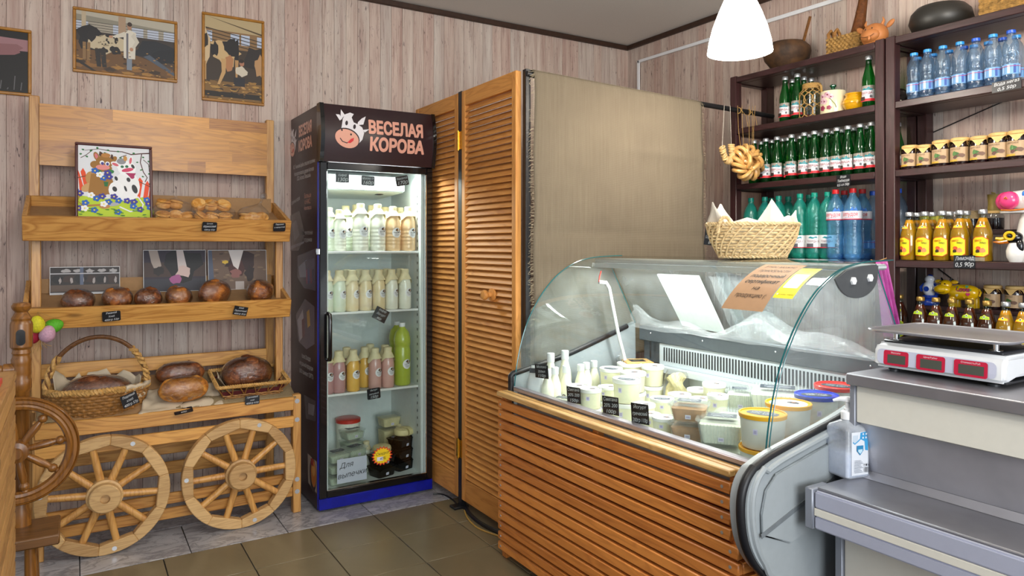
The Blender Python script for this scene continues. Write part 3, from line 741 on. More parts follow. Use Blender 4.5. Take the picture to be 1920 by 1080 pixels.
# framed painting of two cows
def cow_painting(w, h):
    p = Paint(0.00002); X = lambda a: -w / 2 + w * a; Y = lambda b: h * (1 - b)
    P = lambda pts, c: p.poly([(X(a), Y(b)) for a, b in pts], c)
    O = lambda a, b, rx, ry, c, rot=0, n=16: p.oval(X(a), Y(b), rx * w, ry * h, c, n, 1, rot)
    p.rect(X(0), Y(1), X(1), Y(0), '#dfe0e4')
    P([(0, .68), (.3, .72), (.8, .7), (1, .66), (1, 1), (0, 1)], '#b4cc22')
    for a, t in ((.0, .36), (.07, .33)): P([(a, t + .05), (a + .03, t), (a + .06, t + .05), (a + .12, .62), (a + .06, .63)], '#e2491b')
    for a, t in ((.8, .42), (.9, .46), (.97, .52)): P([(a, t + .05), (a + .03, t), (a + .07, t + .05), (a + .03, .7), (a - .03, .7)], '#e2491b')
    p.line([(X(0), Y(.46)), (X(.18), Y(.42))], .004, '#6d3a20'); p.line([(X(.78), Y(.46)), (X(1), Y(.54))], .004, '#6d3a20')
    br = '#4d251d'
    p.line([(X(a), Y(b)) for a, b in ((1, .09), (.86, .1), (.72, .12), (.6, .09), (.45, .09), (.3, .07), (.12, .1))], [.006, .005, .005, .004, .004, .003, .002], br)
    p.line([(X(a), Y(b)) for a, b in ((.22, .09), (.14, .16), (.07, .2))], .003, br); p.line([(X(a), Y(b)) for a, b in ((.86, .1), (.84, .22), (.88, .35), (.93, .42), (.9, .48))], .004, br)
    p.line([(X(a), Y(b)) for a, b in ((.88, .18), (.95, .24), (.96, .34))], .003, br); p.line([(X(a), Y(b)) for a, b in ((.66, .13), (.58, .16))], .003, br)
    rr = random.Random(4)
    for a, b in ((.1, .09), (.07, .15), (.15, .18), (.2, .1), (.28, .06), (.38, .12), (.42, .08), (.55, .09), (.58, .17), (.63, .16), (.75, .1), (.8, .22), (.85, .32), (.95, .2), (.97, .26), (.96, .37), (.87, .41), (.97, .5), (.88, .15)): blob(p, X(a), Y(b), .018 * w, .012 * h, '#1f6b33', int(a * 99), 7)
    bw = '#9a6a25'
    O(.3, .56, .15, .14, bw); O(.2, .46, .07, .09, '#b98a4e'); O(.16, .58, .09, .05, '#c79a62', .6); O(.4, .6, .07, .06, '#c79a62'); P([(.2, .4), (.45, .4), (.5, .55), (.44, .66), (.16, .68)], bw)
    O(.27, .17, .035, .06, bw, .3); O(.27, .17, .02, .04, '#d4767c', .3); O(.49, .2, .035, .05, bw, -.6); P([(.3, .15), (.31, .1), (.35, .12), (.37, .19), (.33, .19)], '#4a2a1a'); P([(.44, .2), (.46, .13), (.48, .14), (.49, .2)], '#4a2a1a')
    O(.37, .24, .11, .09, bw); O(.25, .28, .06, .05, bw); O(.35, .32, .12, .05, bw); O(.35, .31, .09, .035, '#e08a86'); O(.34, .25, .03, .028, '#f2f2f2'); O(.41, .26, .03, .028, '#f2f2f2'); O(.345, .26, .02, .02, '#3b3a86'); O(.41, .265, .018, .02, '#3b3a86'); O(.39, .15, .06, .03, '#b77c3a')
    O(.66, .55, .17, .2, '#efefef'); P([(.52, .5), (.62, .38), (.76, .45), (.8, .7), (.5, .7)], '#efefef'); O(.52, .6, .1, .11, '#f2f2f2'); O(.66, .31, .12, .1, '#f4f4f4'); O(.57, .27, .05, .05, '#f4f4f4')
    O(.51, .26, .06, .03, '#efefef', -.4); O(.51, .265, .045, .018, '#d4606e', -.4); O(.71, .2, .028, .06, '#f0f0f0', -.15); O(.71, .205, .017, .045, '#d4606e', -.15); O(.59, .22, .06, .04, '#8f8f94'); O(.64, .18, .025, .035, '#c79046')
    O(.67, .33, .08, .025, '#d4466a', .25); O(.6, .29, .022, .018, '#2c6b4a'); O(.66, .285, .022, .018, '#2c6b4a'); O(.74, .28, .02, .03, '#2f3032', .5)
    P([(.64, .37), (.78, .37), (.73, .45)], '#a8245a'); O(.73, .42, .03, .025, '#a8245a')
    for a, b, c, d in ((.68, .46, .025, .03), (.76, .58, .035, .06), (.5, .59, .03, .035), (.64, .58, .015, .04), (.52, .45, .02, .03)): O(a, b, c, d, '#2e2f33', .3)
    p.line([(X(a), Y(b)) for a, b in ((.8, .68), (.87, .78), (.85, .85), (.7, .88), (.56, .82))], .006, '#e9e9ea'); O(.47, .79, .09, .025, '#a9a9ac', .1)
    p.line([(X(a), Y(b)) for a, b in ((.06, .68), (.02, .76), (.1, .82), (.35, .8))], .008, '#a9752f'); O(.37, .82, .07, .03, '#b8814a')
    P([(.36, .5), (.42, .5), (.41, .56), (.37, .56)], '#1f6b33')
    for a, b in ((.25, .36), (.3, .38), (.42, .41), (.46, .36), (.36, .44)): blob(p, X(a), Y(b), .04 * w, .03 * h, '#2a7a3c', int(a * 91), 8)
    for a, b, c in ((.25, .36, 'b'), (.41, .38, 'v'), (.36, .45, 'b'), (.31, .41, 'w'), (.43, .43, 'v'), (.02, .64, 'b'), (.06, .66, 'v'), (.2, .68, 'w'), (.27, .72, 'b'), (.34, .69, 'v'), (.49, .69, 'v'), (.42, .76, 'b'), (.55, .74, 'b'), (.66, .74, 'v'), (.75, .75, 'v'), (.92, .72, 'b'), (.94, .77, 'v'), (.96, .82, 'b'), (.13, .78, 'b'), (.05, .85, 'v'), (.12, .85, 'w'), (.24, .87, 'b'), (.36, .79, 'w'), (.54, .89, 'b'), (.74, .81, 'b'), (.83, .85, 'v')):
        col = {'b': '#1f5fb8', 'v': '#3a3596', 'w': '#f2f2f2'}[c]; p.h += 1
        for k in range(5): p.oval(X(a) + .03 * w * cos(k * 1.257), Y(b) + .024 * h * sin(k * 1.257), .022 * w, .017 * h, col, 8, up=False)
        p.oval(X(a), Y(b), .012 * w, .01 * h, '#e8d24a', 8)
    for k in range(26): blob(p, X(rr.uniform(.03, .97)), Y(rr.uniform(.84, .98)), .03 * w, .008 * h, '#3d7a22', k + 7, 7)
    return p
plain('frame_maroon', '#4a1414', 0.35, var=0.05, coat=0.3)
cp = framed('framed_painting', 'maroon framed painting of a brown cow and a spotted cow among flowers', 0.062, 0.368, 0, 0.352, cow_painting, 0.012, 'frame_maroon', -0.17, 3.62, 0.016, 'painting')
q = on_tray(T1, (on_y(146, 390, 3.64).x + on_y(282, 390, 3.64).x) / 2, 0.105, -0.0445); cp.location = (q.x, q.y, q.z); cp.rotation_euler = (-0.17, 0, 0.0)
# three photo boards leaning at the back of the middle tray
def calf_row(w, h):
    p = Paint(0.00002); X = lambda a: -w / 2 + a * w; Y = lambda b: b * h; p.rect(X(0), 0, X(1), h, '#2c2626')
    for k in range(6): blob(p, X(.1 + .16 * k), Y(.55), .08 * w, .16 * h, ['#1b1a1d', '#3a2a26'][k % 2], k); blob(p, X(.14 + .16 * k), Y(.5), .02 * w, .12 * h, '#a39a98', k + 9)
    for k in range(5): blob(p, X(.22 + .17 * k), Y(.86), .06 * w, .07 * h, '#aaa6a6', k + 20)
    p.rect(X(.42), Y(.2), X(.47), Y(1), '#59637a'); p.rect(X(0), Y(.74), X(1), Y(.78), '#b6b4b8'); p.rect(X(0), Y(.1), X(1), Y(.34), '#5a4a40'); p.rect(X(0), 0, X(1), Y(.06), '#b9bcc2'); return p
def muzzle(w, h):
    p = Paint(0.00002); X = lambda a: -w / 2 + a * w; Y = lambda b: b * h; p.rect(X(0), 0, X(1), h, '#2a2130'); p.rect(X(0), Y(.35), X(1), Y(.7), '#3e2c28')
    p.rect(X(0), 0, X(1), Y(.3), '#2d2d38'); blob(p, X(.62), Y(.65), .28 * w, .45 * h, '#131318', 2); p.poly([(X(.52), Y(1)), (X(.63), Y(1)), (X(.7), Y(.5)), (X(.55), Y(.45))], '#c9bdba'); blob(p, X(.63), Y(.48), .13 * w, .14 * h, '#cdb3ac', 3)
    blob(p, X(.52), Y(.3), .1 * w, .13 * h, '#a0568a', 4); p.poly([(X(.08), Y(1)), (X(.22), Y(1)), (X(.28), Y(.62)), (X(.18), Y(.5)), (X(.12), Y(.7))], '#a7998f'); blob(p, X(.23), Y(.5), .08 * w, .12 * h, '#221c1c', 6); return p
def calf_face(w, h):
    p = Paint(0.00002); X = lambda a: -w / 2 + a * w; Y = lambda b: b * h; p.rect(X(0), 0, X(1), h, '#6a5446')
    for k in range(40): blob(p, X(random.random()), Y(random.random()), .04 * w, .02 * h, random.choice(['#7f6852', '#4d3d33', '#8a735c']), k)
    p.poly([(X(0), 0), (X(.1), 0), (X(.06), h), (X(0), h)], '#4d556a'); blob(p, X(.55), Y(.75), .28 * w, .28 * h, '#2f1a1c', 3); blob(p, X(.5), Y(.55), .14 * w, .25 * h, '#44201f', 4)
    p.poly([(X(.34), Y(1)), (X(.6), Y(1)), (X(.5), Y(.5)), (X(.42), Y(.6))], '#d8d0cc'); blob(p, X(.46), Y(.4), .1 * w, .1 * h, '#8c5a55', 5); blob(p, X(.28), Y(.7), .05 * w, .05 * h, '#d8b33c', 6); blob(p, X(.7), Y(.4), .08 * w, .22 * h, '#27191b', 8); p.rect(X(.45), 0, X(.6), Y(.2), '#b0a6a2'); return p
for lb, a, b, c, d, fn in (('long photo board of calves behind a rail, leftmost on the middle tray', 93, 225, 499, 548, calf_row),
                           ('photo board of a cow licking its nose, middle tray', 269, 387, 468, 537, muzzle),
                           ('photo board of a brown and white calf, right of the licking cow', 391, 501, 468, 530, calf_face)):
    P0 = on_y(a, d, 3.80); P1 = on_y(b, c, 3.80); w, h = P1.x - P0.x, P1.z - P0.z + 0.03
    t = thing('photo_board', lb, 'photo', (P0.x + w / 2, 3.80, on_tray(T2, 0, 0.272, -0.0445).z + 0.0))
    h = P1.z - t.location.z
    obj('board', M().box((-w / 2, 0, 0), (w / 2, 0.008, h)), 'white_paint', t); P_ = fn(w - 0.003, h - 0.003); P_.v = [(max(-w / 2 + .002, min(w / 2 - .002, a)), max(0, min(h - .004, b)), c) for a, b, c in P_.v]; P_.build('print_sheet', t, lambda u, v, hh: (u, -0.0006 - hh, v + 0.0015))
    t.rotation_euler.x = -0.12
# chalk price tags: black plates with white handwriting
def price_tag(label, loc, w, h, lines, rot=(0, 0, 0), rounded=True, col='#14161c', ink='#cfd2d6', group='chalk price tags', clip=False):
    t = thing('price_tag', label, 'price tag', loc); t.rotation_euler = rot
    r = 0.006 if rounded else 0.0008
    p = [(x, z) for x, z in Paint().rrect(-w / 2, -h / 2, w / 2, h / 2, r, col).v and [(v[0], v[1]) for v in Paint().rrect(-w / 2, -h / 2, w / 2, h / 2, r, col).v]]
    obj('plate', M().prism(p, 0.0, 0.0015, lambda x, z, y: (x, y, z)), 'chalk_black', t)
    P = Paint(0.0002); n = len(lines)
    for k, (s, f) in enumerate(lines):
        P.text(s, 0, h * (0.5 - (k + 0.72) / n) , h / n * 0.95 * f, ink, 0.25, 'CENTER', 0.0, 0.06, min(w * 0.86, len(s) * h / n * 0.5 * f))
    P.build('chalk_lettering', t, lambda u, v, hh: (u, -0.0004 - hh, v), 'print')
    if clip: obj('clip', M().box((-0.008, -0.004, -h / 2 - 0.008), (0.008, 0.004, -h / 2 + 0.006)), 'white_plastic', t)
    return t
plain('chalk_black', '#14161c', 0.35, var=0.03)
def tag_on(label, px, py, Y, w, h, lines, roty=0.0, rx=0.0, rounded=True, col='#14161c'):
    p = on_y(px, py, Y); return price_tag(label, (p.x, Y, p.z), w, h, lines, (rx, roty, 0), rounded, col)
tag_on('chalk tag reading Абрикосовый on the front of the top tray', 393, 425, 3.527, 0.064, 0.044, [('Сочник', .6), ('Абрикосовый', 1), ('100гр 65р', .7)], 0.03, 0.3)
tag_on('chalk tag at the right end of the top tray front', 524, 426, 3.527, 0.058, 0.042, [('Пирожки', .8), ('с капустой', .7), ('', .6)], -0.02, 0.3)
tag_on('rounded chalk tag on the left of the middle tray front', 209, 593, 3.527, 0.070, 0.046, [('Ржаной', .9), ('Хлеб', .8), ('400гр 52р', .8)], -0.06, 0.3)
tag_on('tilted chalk tag on the right of the middle tray front', 451, 583, 3.527, 0.062, 0.044, [('Хлеб', .8), ('Пшеничный', .9), ('400гр 81р', .8)], 0.2, 0.3, False)
# ------------------------------------------------------------------ bench of the rack: baskets and big loaves
def bz(y): return bench_z(y) + 0.001
glassy('bag_haze', '#f0efec', 1.1, 0.06, rough=0.1)
# burlap cloth and parchment lying on the bench board
def cloth(name, label, cat, pts, mat, thick=0.0025, wob=0.004, seed=1, nu=24, nv=14):
    """quad patch with ripples, given thickness by a solidify modifier"""
    r = random.Random(seed); ph = [r.uniform(0, 6) for _ in range(4)]; a, b, c, d = [Vector(p) for p in pts]
    ctr = (a + b + c + d) / 4; base = min(p.z for p in (a, b, c, d))
    def f(u, v):
        p = (a * (1 - u) + b * u) * (1 - v) + (d * (1 - u) + c * u) * v
        w = wob * (sin(9 * u + ph[0] + 3 * v) + sin(13 * v + ph[1] - 4 * u) + 0.6 * sin(23 * u + ph[2]))
        return p - Vector((ctr.x, ctr.y, base)) + Vector((0.3 * w, 0.3 * w, abs(w)))
    o = obj(name, M().grid(f, nu, nv), mat, loc=(ctr.x, ctr.y, base))
    sm = o.modifiers.new('thickness', 'SOLIDIFY'); sm.thickness = thick; sm.offset = 1
    if label: tag(o, label, cat)
    return o
def bp(x, y, dz=0.0): return (x, y, bz(y) + dz)
cloth('burlap_runner', 'coarse burlap cloth lying under the wicker tray on the bench', 'cloth', (bp(0.40, 3.56), bp(0.94, 3.545), bp(0.93, 3.84), bp(0.42, 3.84)), 'burlap_plain', 0.002, 0.002, 3)
cloth('parchment_sheet', 'crumpled baking paper under the two middle loaves', 'paper', (bp(0.25, 3.538), bp(0.60, 3.545), bp(0.60, 3.72, 0.003), bp(0.30, 3.72, 0.003)), 'parchment', 0.0008, 0.005, 5, 30, 18)
cloth('burlap_runner', 'burlap corner spread at the left end of the bench, behind the spinning wheel', 'cloth', (bp(-0.13, 3.56), bp(0.0, 3.56), bp(0.0, 3.70), bp(-0.13, 3.70)), 'burlap_plain', 0.002, 0.004, 9)
# big round basket with a hoop handle
def braid(m, pts, r, turns, n=6, strands=2):
    pts = [Vector(p) for p in pts]; N = len(pts)
    for s in range(strands):
        q = []
        for i, p in enumerate(pts):
            t = (pts[min(i + 1, N - 1)] - pts[max(i - 1, 0)]).normalized()
            a = Vector((0, 0, 1)) if abs(t.z) < 0.95 else Vector((0, 1, 0))
            u = t.cross(a).normalized(); w = t.cross(u); an = 2 * pi * (turns * i / N + s / strands)
            q.append(p + (u * cos(an) + w * sin(an)) * r * 0.62)
        m.tube(q, r * 0.7, n)
bk_c = on_y(183, 745, 3.66)
bx, by = on_y(184, 745, 3.665).x, 3.668
bk = thing('round_basket', 'large round seagrass basket with a tall hoop handle, on the bench', 'basket', (bx, by, bz(by - 0.115) + 0.0), 0)
R0, R1, H = 0.155, 0.195, 0.105
m = M()
nrow = 8
for k in range(nrow):
    rr = R0 + (R1 - R0) * (k / (nrow - 1)) ** 0.7; zz = 0.012 + H * k / nrow
    ring = [((rr + 0.004 * (1 if (i + k) % 2 else -1)) * cos(2 * pi * i / 56), (rr * 0.62 + 0.004 * (1 if (i + k) % 2 else -1)) * sin(2 * pi * i / 56), zz) for i in range(56)]
    m.tube(ring, 0.0085, 6, True)
o = obj('woven_wall', m, 'wicker_brown', bk); o['kind'] = 'stuff'
m = M(); braid(m, [(R1 * cos(2 * pi * i / 160), R1 * 0.62 * sin(2 * pi * i / 160), H + 0.012) for i in range(161)], 0.013, 38); o = obj('rim', m, 'wicker', bk); o['kind'] = 'stuff'
obj('base', M().lathe([(0, 0), (R0, 0), (R0, 0.006), (0, 0.006)], 32, sy=0.62), 'wicker_dark', bk)
hp = [(R1 * 1.0 * cos(a), -0.01 + 0.0 * a, H + 0.01 + 0.228 * sin(a)) for a in [pi * i / 60 for i in range(61)]]
m = M(); braid(m, hp[:17], 0.013, 13); braid(m, hp[46:], 0.013, 13); o = obj('wrapped_handle_ends', m, 'wicker', bk); o['kind'] = 'stuff'
obj('handle', M().tube(hp, 0.0095, 8), 'wicker_dark', bk)
def crumple(name, parent, label, ring, top, mat, seed, n=40):
    r = random.Random(seed); vs = [r.uniform(-1, 1) for _ in range(n + 1)]; vs[-1] = vs[0]
    def f(u, v):
        i = min(int(u * n), n - 1); j = u * n - i; w = vs[i] * (1 - j) + vs[i + 1] * j
        return ring(u, v, w)
    o = obj(name, M().grid(f, n * 2, 8), mat, parent, angle=20)
    sm = o.modifiers.new('thickness', 'SOLIDIFY'); sm.thickness = 0.0008
    return o
# baking paper lining: stands up behind the loaf, folded over the front right rim
pp = thing('parchment_lining', 'baking paper standing up behind the loaf inside the round basket', 'paper', (bx, by, bk.location.z + 0.008))
crumple('paper_sheet', pp, None, lambda u, v, w: ((0.150 + 0.022 * v) * cos(pi * (0.02 + 0.96 * u)), (0.09 + 0.012 * v) * sin(pi * (0.02 + 0.96 * u)) - 0.0 + 0.008 * w * v, (0.125 + 0.075 * abs(w) * (0.3 + u)) * v + 0.004), 0, 'parchment', 4, 14)
pf = thing('parchment_flap', 'baking paper folded over the front right rim of the round basket', 'paper', (bx, by, bk.location.z))
crumple('paper_sheet', pf, None, lambda u, v, w: ((R1 + 0.016 * sin(pi * min(1, v * 1.6)) + 0.004 * w * v) * cos(-1.05 + 1.35 * u), (R1 * 0.62 + 0.017 * sin(pi * min(1, v * 1.6))) * sin(-1.05 + 1.35 * u), H + 0.027 - 0.095 * max(0, v - 0.25) * (1 - 0.25 * u) + 0.004 * w), 0, 'parchment', 8, 12)
def big_loaf(label, loc, rx, ry, rz, mat, seed, rot=0, sl=3): return loaf(label, loc, rx, ry, rz, mat, seed, rot, 'big loaves on the bench')
big_loaf('large dark scored loaf in film inside the round hoop basket', (bx - 0.005, by - 0.008, bk.location.z + 0.018), 0.138, 0.088, 0.150, 'bread_dark', 31)
x2 = on_y(341, 735, 3.60).x
big_loaf('golden oval loaf in film at the front of the bench middle', (on_y(344, 735, 3.605).x, 3.602, bz(3.602) + 0.007), 0.106, 0.060, 0.112, 'bread_gold', 33, 0.15)
big_loaf('dark oval loaf in film behind the golden one on the bench', (on_y(338, 700, 3.75).x, 3.745, bz(3.745) + 0.004), 0.105, 0.062, 0.105, 'bread_dark', 34, 0.1)
# flat wicker tray with a bloomer loaf
wx, wy = on_y(466, 715, 3.68).x, 3.685
wt = thing('wicker_tray', 'flared rectangular wicker tray with a braided rim, right on the bench', 'basket', (wx, wy, bz(wy - 0.10) + 0.003), 0.0)
m = M(); W0, D0, W1, D1, TH = 0.115, 0.085, 0.165, 0.115, 0.085
def rectring(w, d, z, n=14, ph=0.0, amp=0.003, k=0):
    P = []
    for (a, b) in (((-w, -d), (w, -d)), ((w, -d), (w, d)), ((w, d), (-w, d)), ((-w, d), (-w, -d))):
        for i in range(n): P.append((a[0] + (b[0] - a[0]) * i / n + amp * (1 if (i + k) % 2 else -1) * (1 if a[0] == b[0] else 0), a[1] + (b[1] - a[1]) * i / n + amp * (1 if (i + k) % 2 else -1) * (1 if a[1] == b[1] else 0), z))
    return P
tilt = atan2(0.125, 0.30)
def tz(x, y, z): return (x, y, z + 0.0)
for k in range(4): m.tube(rectring(W0 + (W1 - W0) * k / 7, D0 + (D1 - D0) * k / 7, 0.006 + TH * k / 7 * 0.9, k=k), 0.0045, 6, True)
o = obj('woven_wall', m, 'wicker_brown', wt); o['kind'] = 'stuff'
m = M()
for i in range(40):
    a = rectring(W0, D0, 0.006, 10, amp=0)[i]; b = rectring(W1, D1, TH, 10, amp=0)[(i + (1 if i % 2 else -1)) % 40]; m.tube([a, b], 0.0028, 5)
o = obj('stakes', m, 'wicker_brown', wt); o['kind'] = 'stuff'
m = M(); rr_ = rectring(W1, D1, TH + 0.006, 30, amp=0); braid(m, rr_ + [rr_[0]], 0.0085, 40, 5, 3); o = obj('rim', m, 'wicker', wt); o['kind'] = 'stuff'
obj('cloth_lining', M().add([(-W0 + .004, -D0 + .004, .008), (W0 - .004, -D0 + .004, .008), (W0 - .004, D0 - .004, .008), (-W0 + .004, D0 - .004, .008)] + [(-W1 + .016, -D1 + .014, TH * .75), (W1 - .016, -D1 + .014, TH * .75), (W1 - .016, D1 - .014, TH * .75), (-W1 + .016, D1 - .014, TH * .75)], [(0, 1, 2, 3), (0, 1, 5, 4), (1, 2, 6, 5), (2, 3, 7, 6), (3, 0, 4, 7)]), 'maroon_cloth', wt)
obj('base', M().box((-W0, -D0, 0), (W0, D0, 0.004)), 'wicker_dark', wt)
wt.rotation_euler = (tilt * 0.55, 0, 0.02)
pl = thing('parchment_lining', 'grey baking paper tucked along the left side of the wicker tray', 'paper', (wx, wy, wt.location.z + 0.016))
crumple('paper_sheet', pl, None, lambda u, v, w: (-0.095 - 0.045 * v + 0.004 * w * v, -0.075 + 0.13 * u, 0.002 + (0.075 + 0.03 * u) * v * (1 - 0.2 * abs(w))), 0, 'parchment', 12, 8)
b5 = big_loaf('large dark crusty loaf in film filling the wicker tray', (wx - 0.008, wy + 0.004, wt.location.z + 0.022), 0.118, 0.090, 0.155, 'bread_dark', 41, 0.1)
p = on_y(243, 750, 3.535)
price_tag('chalk tag clipped to the paper flap of the round basket', (p.x, by - 0.146, p.z + 0.003), 0.068, 0.056, [('Подовый', .8), ('хлеб', .8), ('400гр 57р', .9)], (0, -0.30, 0.25), False)
p = on_y(473, 750, 3.53)
price_tag('chalk tag hanging below the wicker tray at the bench edge', (p.x, 3.529, p.z), 0.066, 0.042, [('Гречневый', .8), ('хлеб', .7), ('400гр 61р', .9)], (0, 0, 0))
p = on_y(344, 770, 3.53)
price_tag('chalk tag tipped back at the foot of the golden loaf', (p.x, 3.531, p.z), 0.078, 0.040, [('Хлеб', .8), ('60р', .8)], (-1.15, -0.12, 0), True)

# ------------------------------------------------------------------ spinning wheel at the left edge
sx, sy = on_y(40, 900, 3.0).x, 3.0
sw = thing('spinning_wheel', 'old varnished spinning wheel standing at the left edge in front of the rack', 'spinning wheel', (sx, sy, 0))
cz = on_y(34, 846, 2.93).z; cx = on_y(32, 846, 2.93).x - sx; rw = (on_y(150, 846, 2.93).x - on_y(32, 846, 2.93).x)
def zl(y, Y=3.0): return on_y(38, y, Y).z
prof = [(0.030, zl(985)), (0.030, zl(960)), (0.024, zl(950)), (0.024, zl(735)), (0.031, zl(728)), (0.031, zl(712)), (0.027, zl(708)), (0.030, zl(700)), (0.0285, zl(688)), (0.029, zl(682)), (0.031, zl(674)), (0.026, zl(668)), (0.026, zl(664)), (0.029, zl(662)),
        (0.026, zl(655)), (0.034, zl(650)), (0.034, zl(608)), (0.032, zl(604)), (0.029, zl(601)), (0.031, zl(597)), (0.022, zl(588)), (0.019, zl(585)), (0.028, zl(579)), (0.030, zl(574)), (0.024, zl(568)), (0, zl(566))]
obj('turned_post', M().lathe(prof, 24), 'lacquer', sw)
m = M(); m.T = Matrix.Translation((0, -0.0335, (zl(617) + zl(645)) / 2)); m.prism([(0.0135 * cos(a), 0.0135 * sin(a) + (0.014 if sin(a) > 0 else -0.014)) for a in [2 * pi * i / 20 for i in range(20)]], -0.004, 0.008, lambda x, z, y: (x, y, z)); obj('slot', m, 'gloss_black', sw)
m = M(); m.T = Matrix.Translation((0, 0, zl(692))) @ Matrix.Rotation(-pi / 2, 4, 'Y'); m.lathe([(0, 0.0), (0.022, 0.0), (0.022, 0.05), (0.017, 0.055), (0.021, 0.07), (0.021, 0.09), (0.013, 0.10), (0.016, 0.15), (0, 0.152)], 16); obj('crossbar', m, 'lacquer', sw)
# flywheel: grooved rim, hub, turned spokes
m = M(); secs = [(rw, -0.012), (rw, 0.012), (rw * 0.975, 0.016), (rw * 0.93, 0.011), (rw * 0.90, 0.016), (rw * 0.84, 0.016), (rw * 0.79, 0.011), (rw * 0.76, 0.0), (rw * 0.79, -0.016), (rw * 0.84, -0.018), (rw * 0.875, -0.014), (rw * 0.90, -0.018), (rw * 0.95, -0.018), (rw * 0.965, -0.013), (rw * 0.98, -0.017)]
m.grid(lambda u, v: (cx + secs[int(round(v * 15)) % 15][0] * cos(2 * pi * u), -0.07 + secs[int(round(v * 15)) % 15][1], cz + secs[int(round(v * 15)) % 15][0] * sin(2 * pi * u)), 64, 15, True)
obj('rim', m, 'lacquer', sw, merge=True)
for k in range(8):
    a = 2 * pi * k / 8 - 0.62
    d = Vector((cos(a), 0, sin(a))); c = Vector((cx, -0.07, cz))
    rad = [(0.03, .010), (.05, .012), (.09, .0135), (.112, .009), (.12, .015), (.13, .015), (.137, .009), (.145, .013), (.18, .0125), (rw * .79, .009)]
    obj('spoke', M().tube([c + d * r for r, _ in rad], [q for _, q in rad], 12), 'lacquer', sw)
m = M(); m.T = Matrix.Translation((cx, -0.07, cz)) @ Matrix.Rotation(pi / 2, 4, 'X'); m.lathe([(0, -0.03), (0.034, -0.03), (0.038, 0), (0.034, 0.03), (0.018, 0.034), (0.016, 0.05), (0, 0.05)], 20); obj('hub', m, 'lacquer', sw)
pz = zl(985)
obj('bench_plank', M().box((-0.32, -0.16, pz - 0.035), (0.115, 0.05, pz)), 'dark_plank', sw, bevel=0.005)
for x, y in ((0.03, -0.11), (-0.25, -0.11), (-0.25, 0.02), (0.03, 0.02)):
    obj('leg', M().tube([(x, y, pz - 0.034), (x * 1.15, y * 1.1, 0.1), (x * 1.25, y * 1.15, 0.0)], [0.017, 0.02, 0.013], 12), 'lacquer', sw)
m = M(); m.box((0.0, -0.26, 0.03), (0.13, -0.20, 0.045)); m.box((0.05, -0.30, 0.0), (0.07, -0.16, 0.03)); obj('treadle', m, 'dark_plank', sw, bevel=0.003)
# painted eggs hanging from a string on the rack
eg = [(69, 608, '#d9cf28', 'yellow'), (101, 611, '#55a81e', 'green'), (89, 626, '#c79bb0', 'pale pink'), (62, 629, '#b8233f', 'red')]
for k, (px, py, col, nm) in enumerate(eg):
    plain('egg_%s' % nm.replace(' ', '_'), col, 0.7, var=0.12, nscale=160, bumps=0.3)
    Y = 3.47 + 0.022 * (k % 2) + (0.02 if k == 3 else 0); p = on_y(px, py, Y)
    t = thing('easter_egg', f'{nm} decorative egg hanging on twine at the left end of the rack', 'egg', p, 0, 'hanging decorative eggs')
    m = M(); m.T = Euler((0.2, [0, 1.2, 0.3, 0.5][k], 0)).to_matrix().to_4x4()
    m.lathe([(0.029 * sin(pi * i / 12) * (1 + 0.12 * cos(pi * i / 12)), -0.036 * cos(pi * i / 12)) if 0 < i < 12 else (0, -0.036 if i == 0 else 0.036) for i in range(13)], 18)
    obj('shell', m, 'egg_%s' % nm.replace(' ', '_'), t)
    top = on_y(71, 585, 3.528) - p
    obj('string', M().tube([(0, 0, 0.033), Vector((0, 0, 0.033)) * 0.5 + top * 0.5, top], 0.0009, 5), 'twine', t)
    if k == 2:
        for j in range(5): obj('straw', M().tube([(-0.02, 0.0, -0.01), (-0.035 + 0.006 * j, -0.008, -0.04), (-0.05 + 0.016 * j, -0.004, -0.075 + 0.006 * j)], 0.0011, 4), 'twine', t)
# slatted crate counter at the far left
q = on_y(31, 695, 2.40)
cr = thing('slatted_counter', 'pine slatted counter end cut off by the left picture edge', 'counter', (q.x - 0.2, 1.7, 0))
cxr, czt = q.x, q.z
obj('top_board', M().box((cxr - 0.11, 0.9, czt - 0.02), (cxr, 2.40, czt)), 'crate_pine', cr, W=True, bevel=0.002)
obj('top_board', M().box((cxr - 0.23, 0.9, czt - 0.02), (cxr - 0.115, 2.40, czt)), 'crate_pine', cr, W=True, bevel=0.002)
z = czt - 0.03
while z > 0.05:
    obj('slat', M().box((cxr - 0.02, 0.9, z - 0.036), (cxr - 0.002, 2.397, z)), 'crate_pine', cr, W=True, bevel=0.002); z -= 0.045
for y in (0.92, 2.36): obj('post', M().box((cxr - 0.055, y, 0), (cxr - 0.021, y + 0.034, czt - 0.021)), 'crate_pine', cr, W=True)
q = on_z(-4, 735, czt)
rb = thing('red_box', 'shiny red box just showing on the counter at the left edge', 'box', (q.x - 0.03, q.y + 0.02, czt))
m = M().box((-0.05, -0.06, 0), (0.035, 0.05, 0.036)); obj('shell', m, 'red_plastic', rb, bevel=0.012, seg=3)
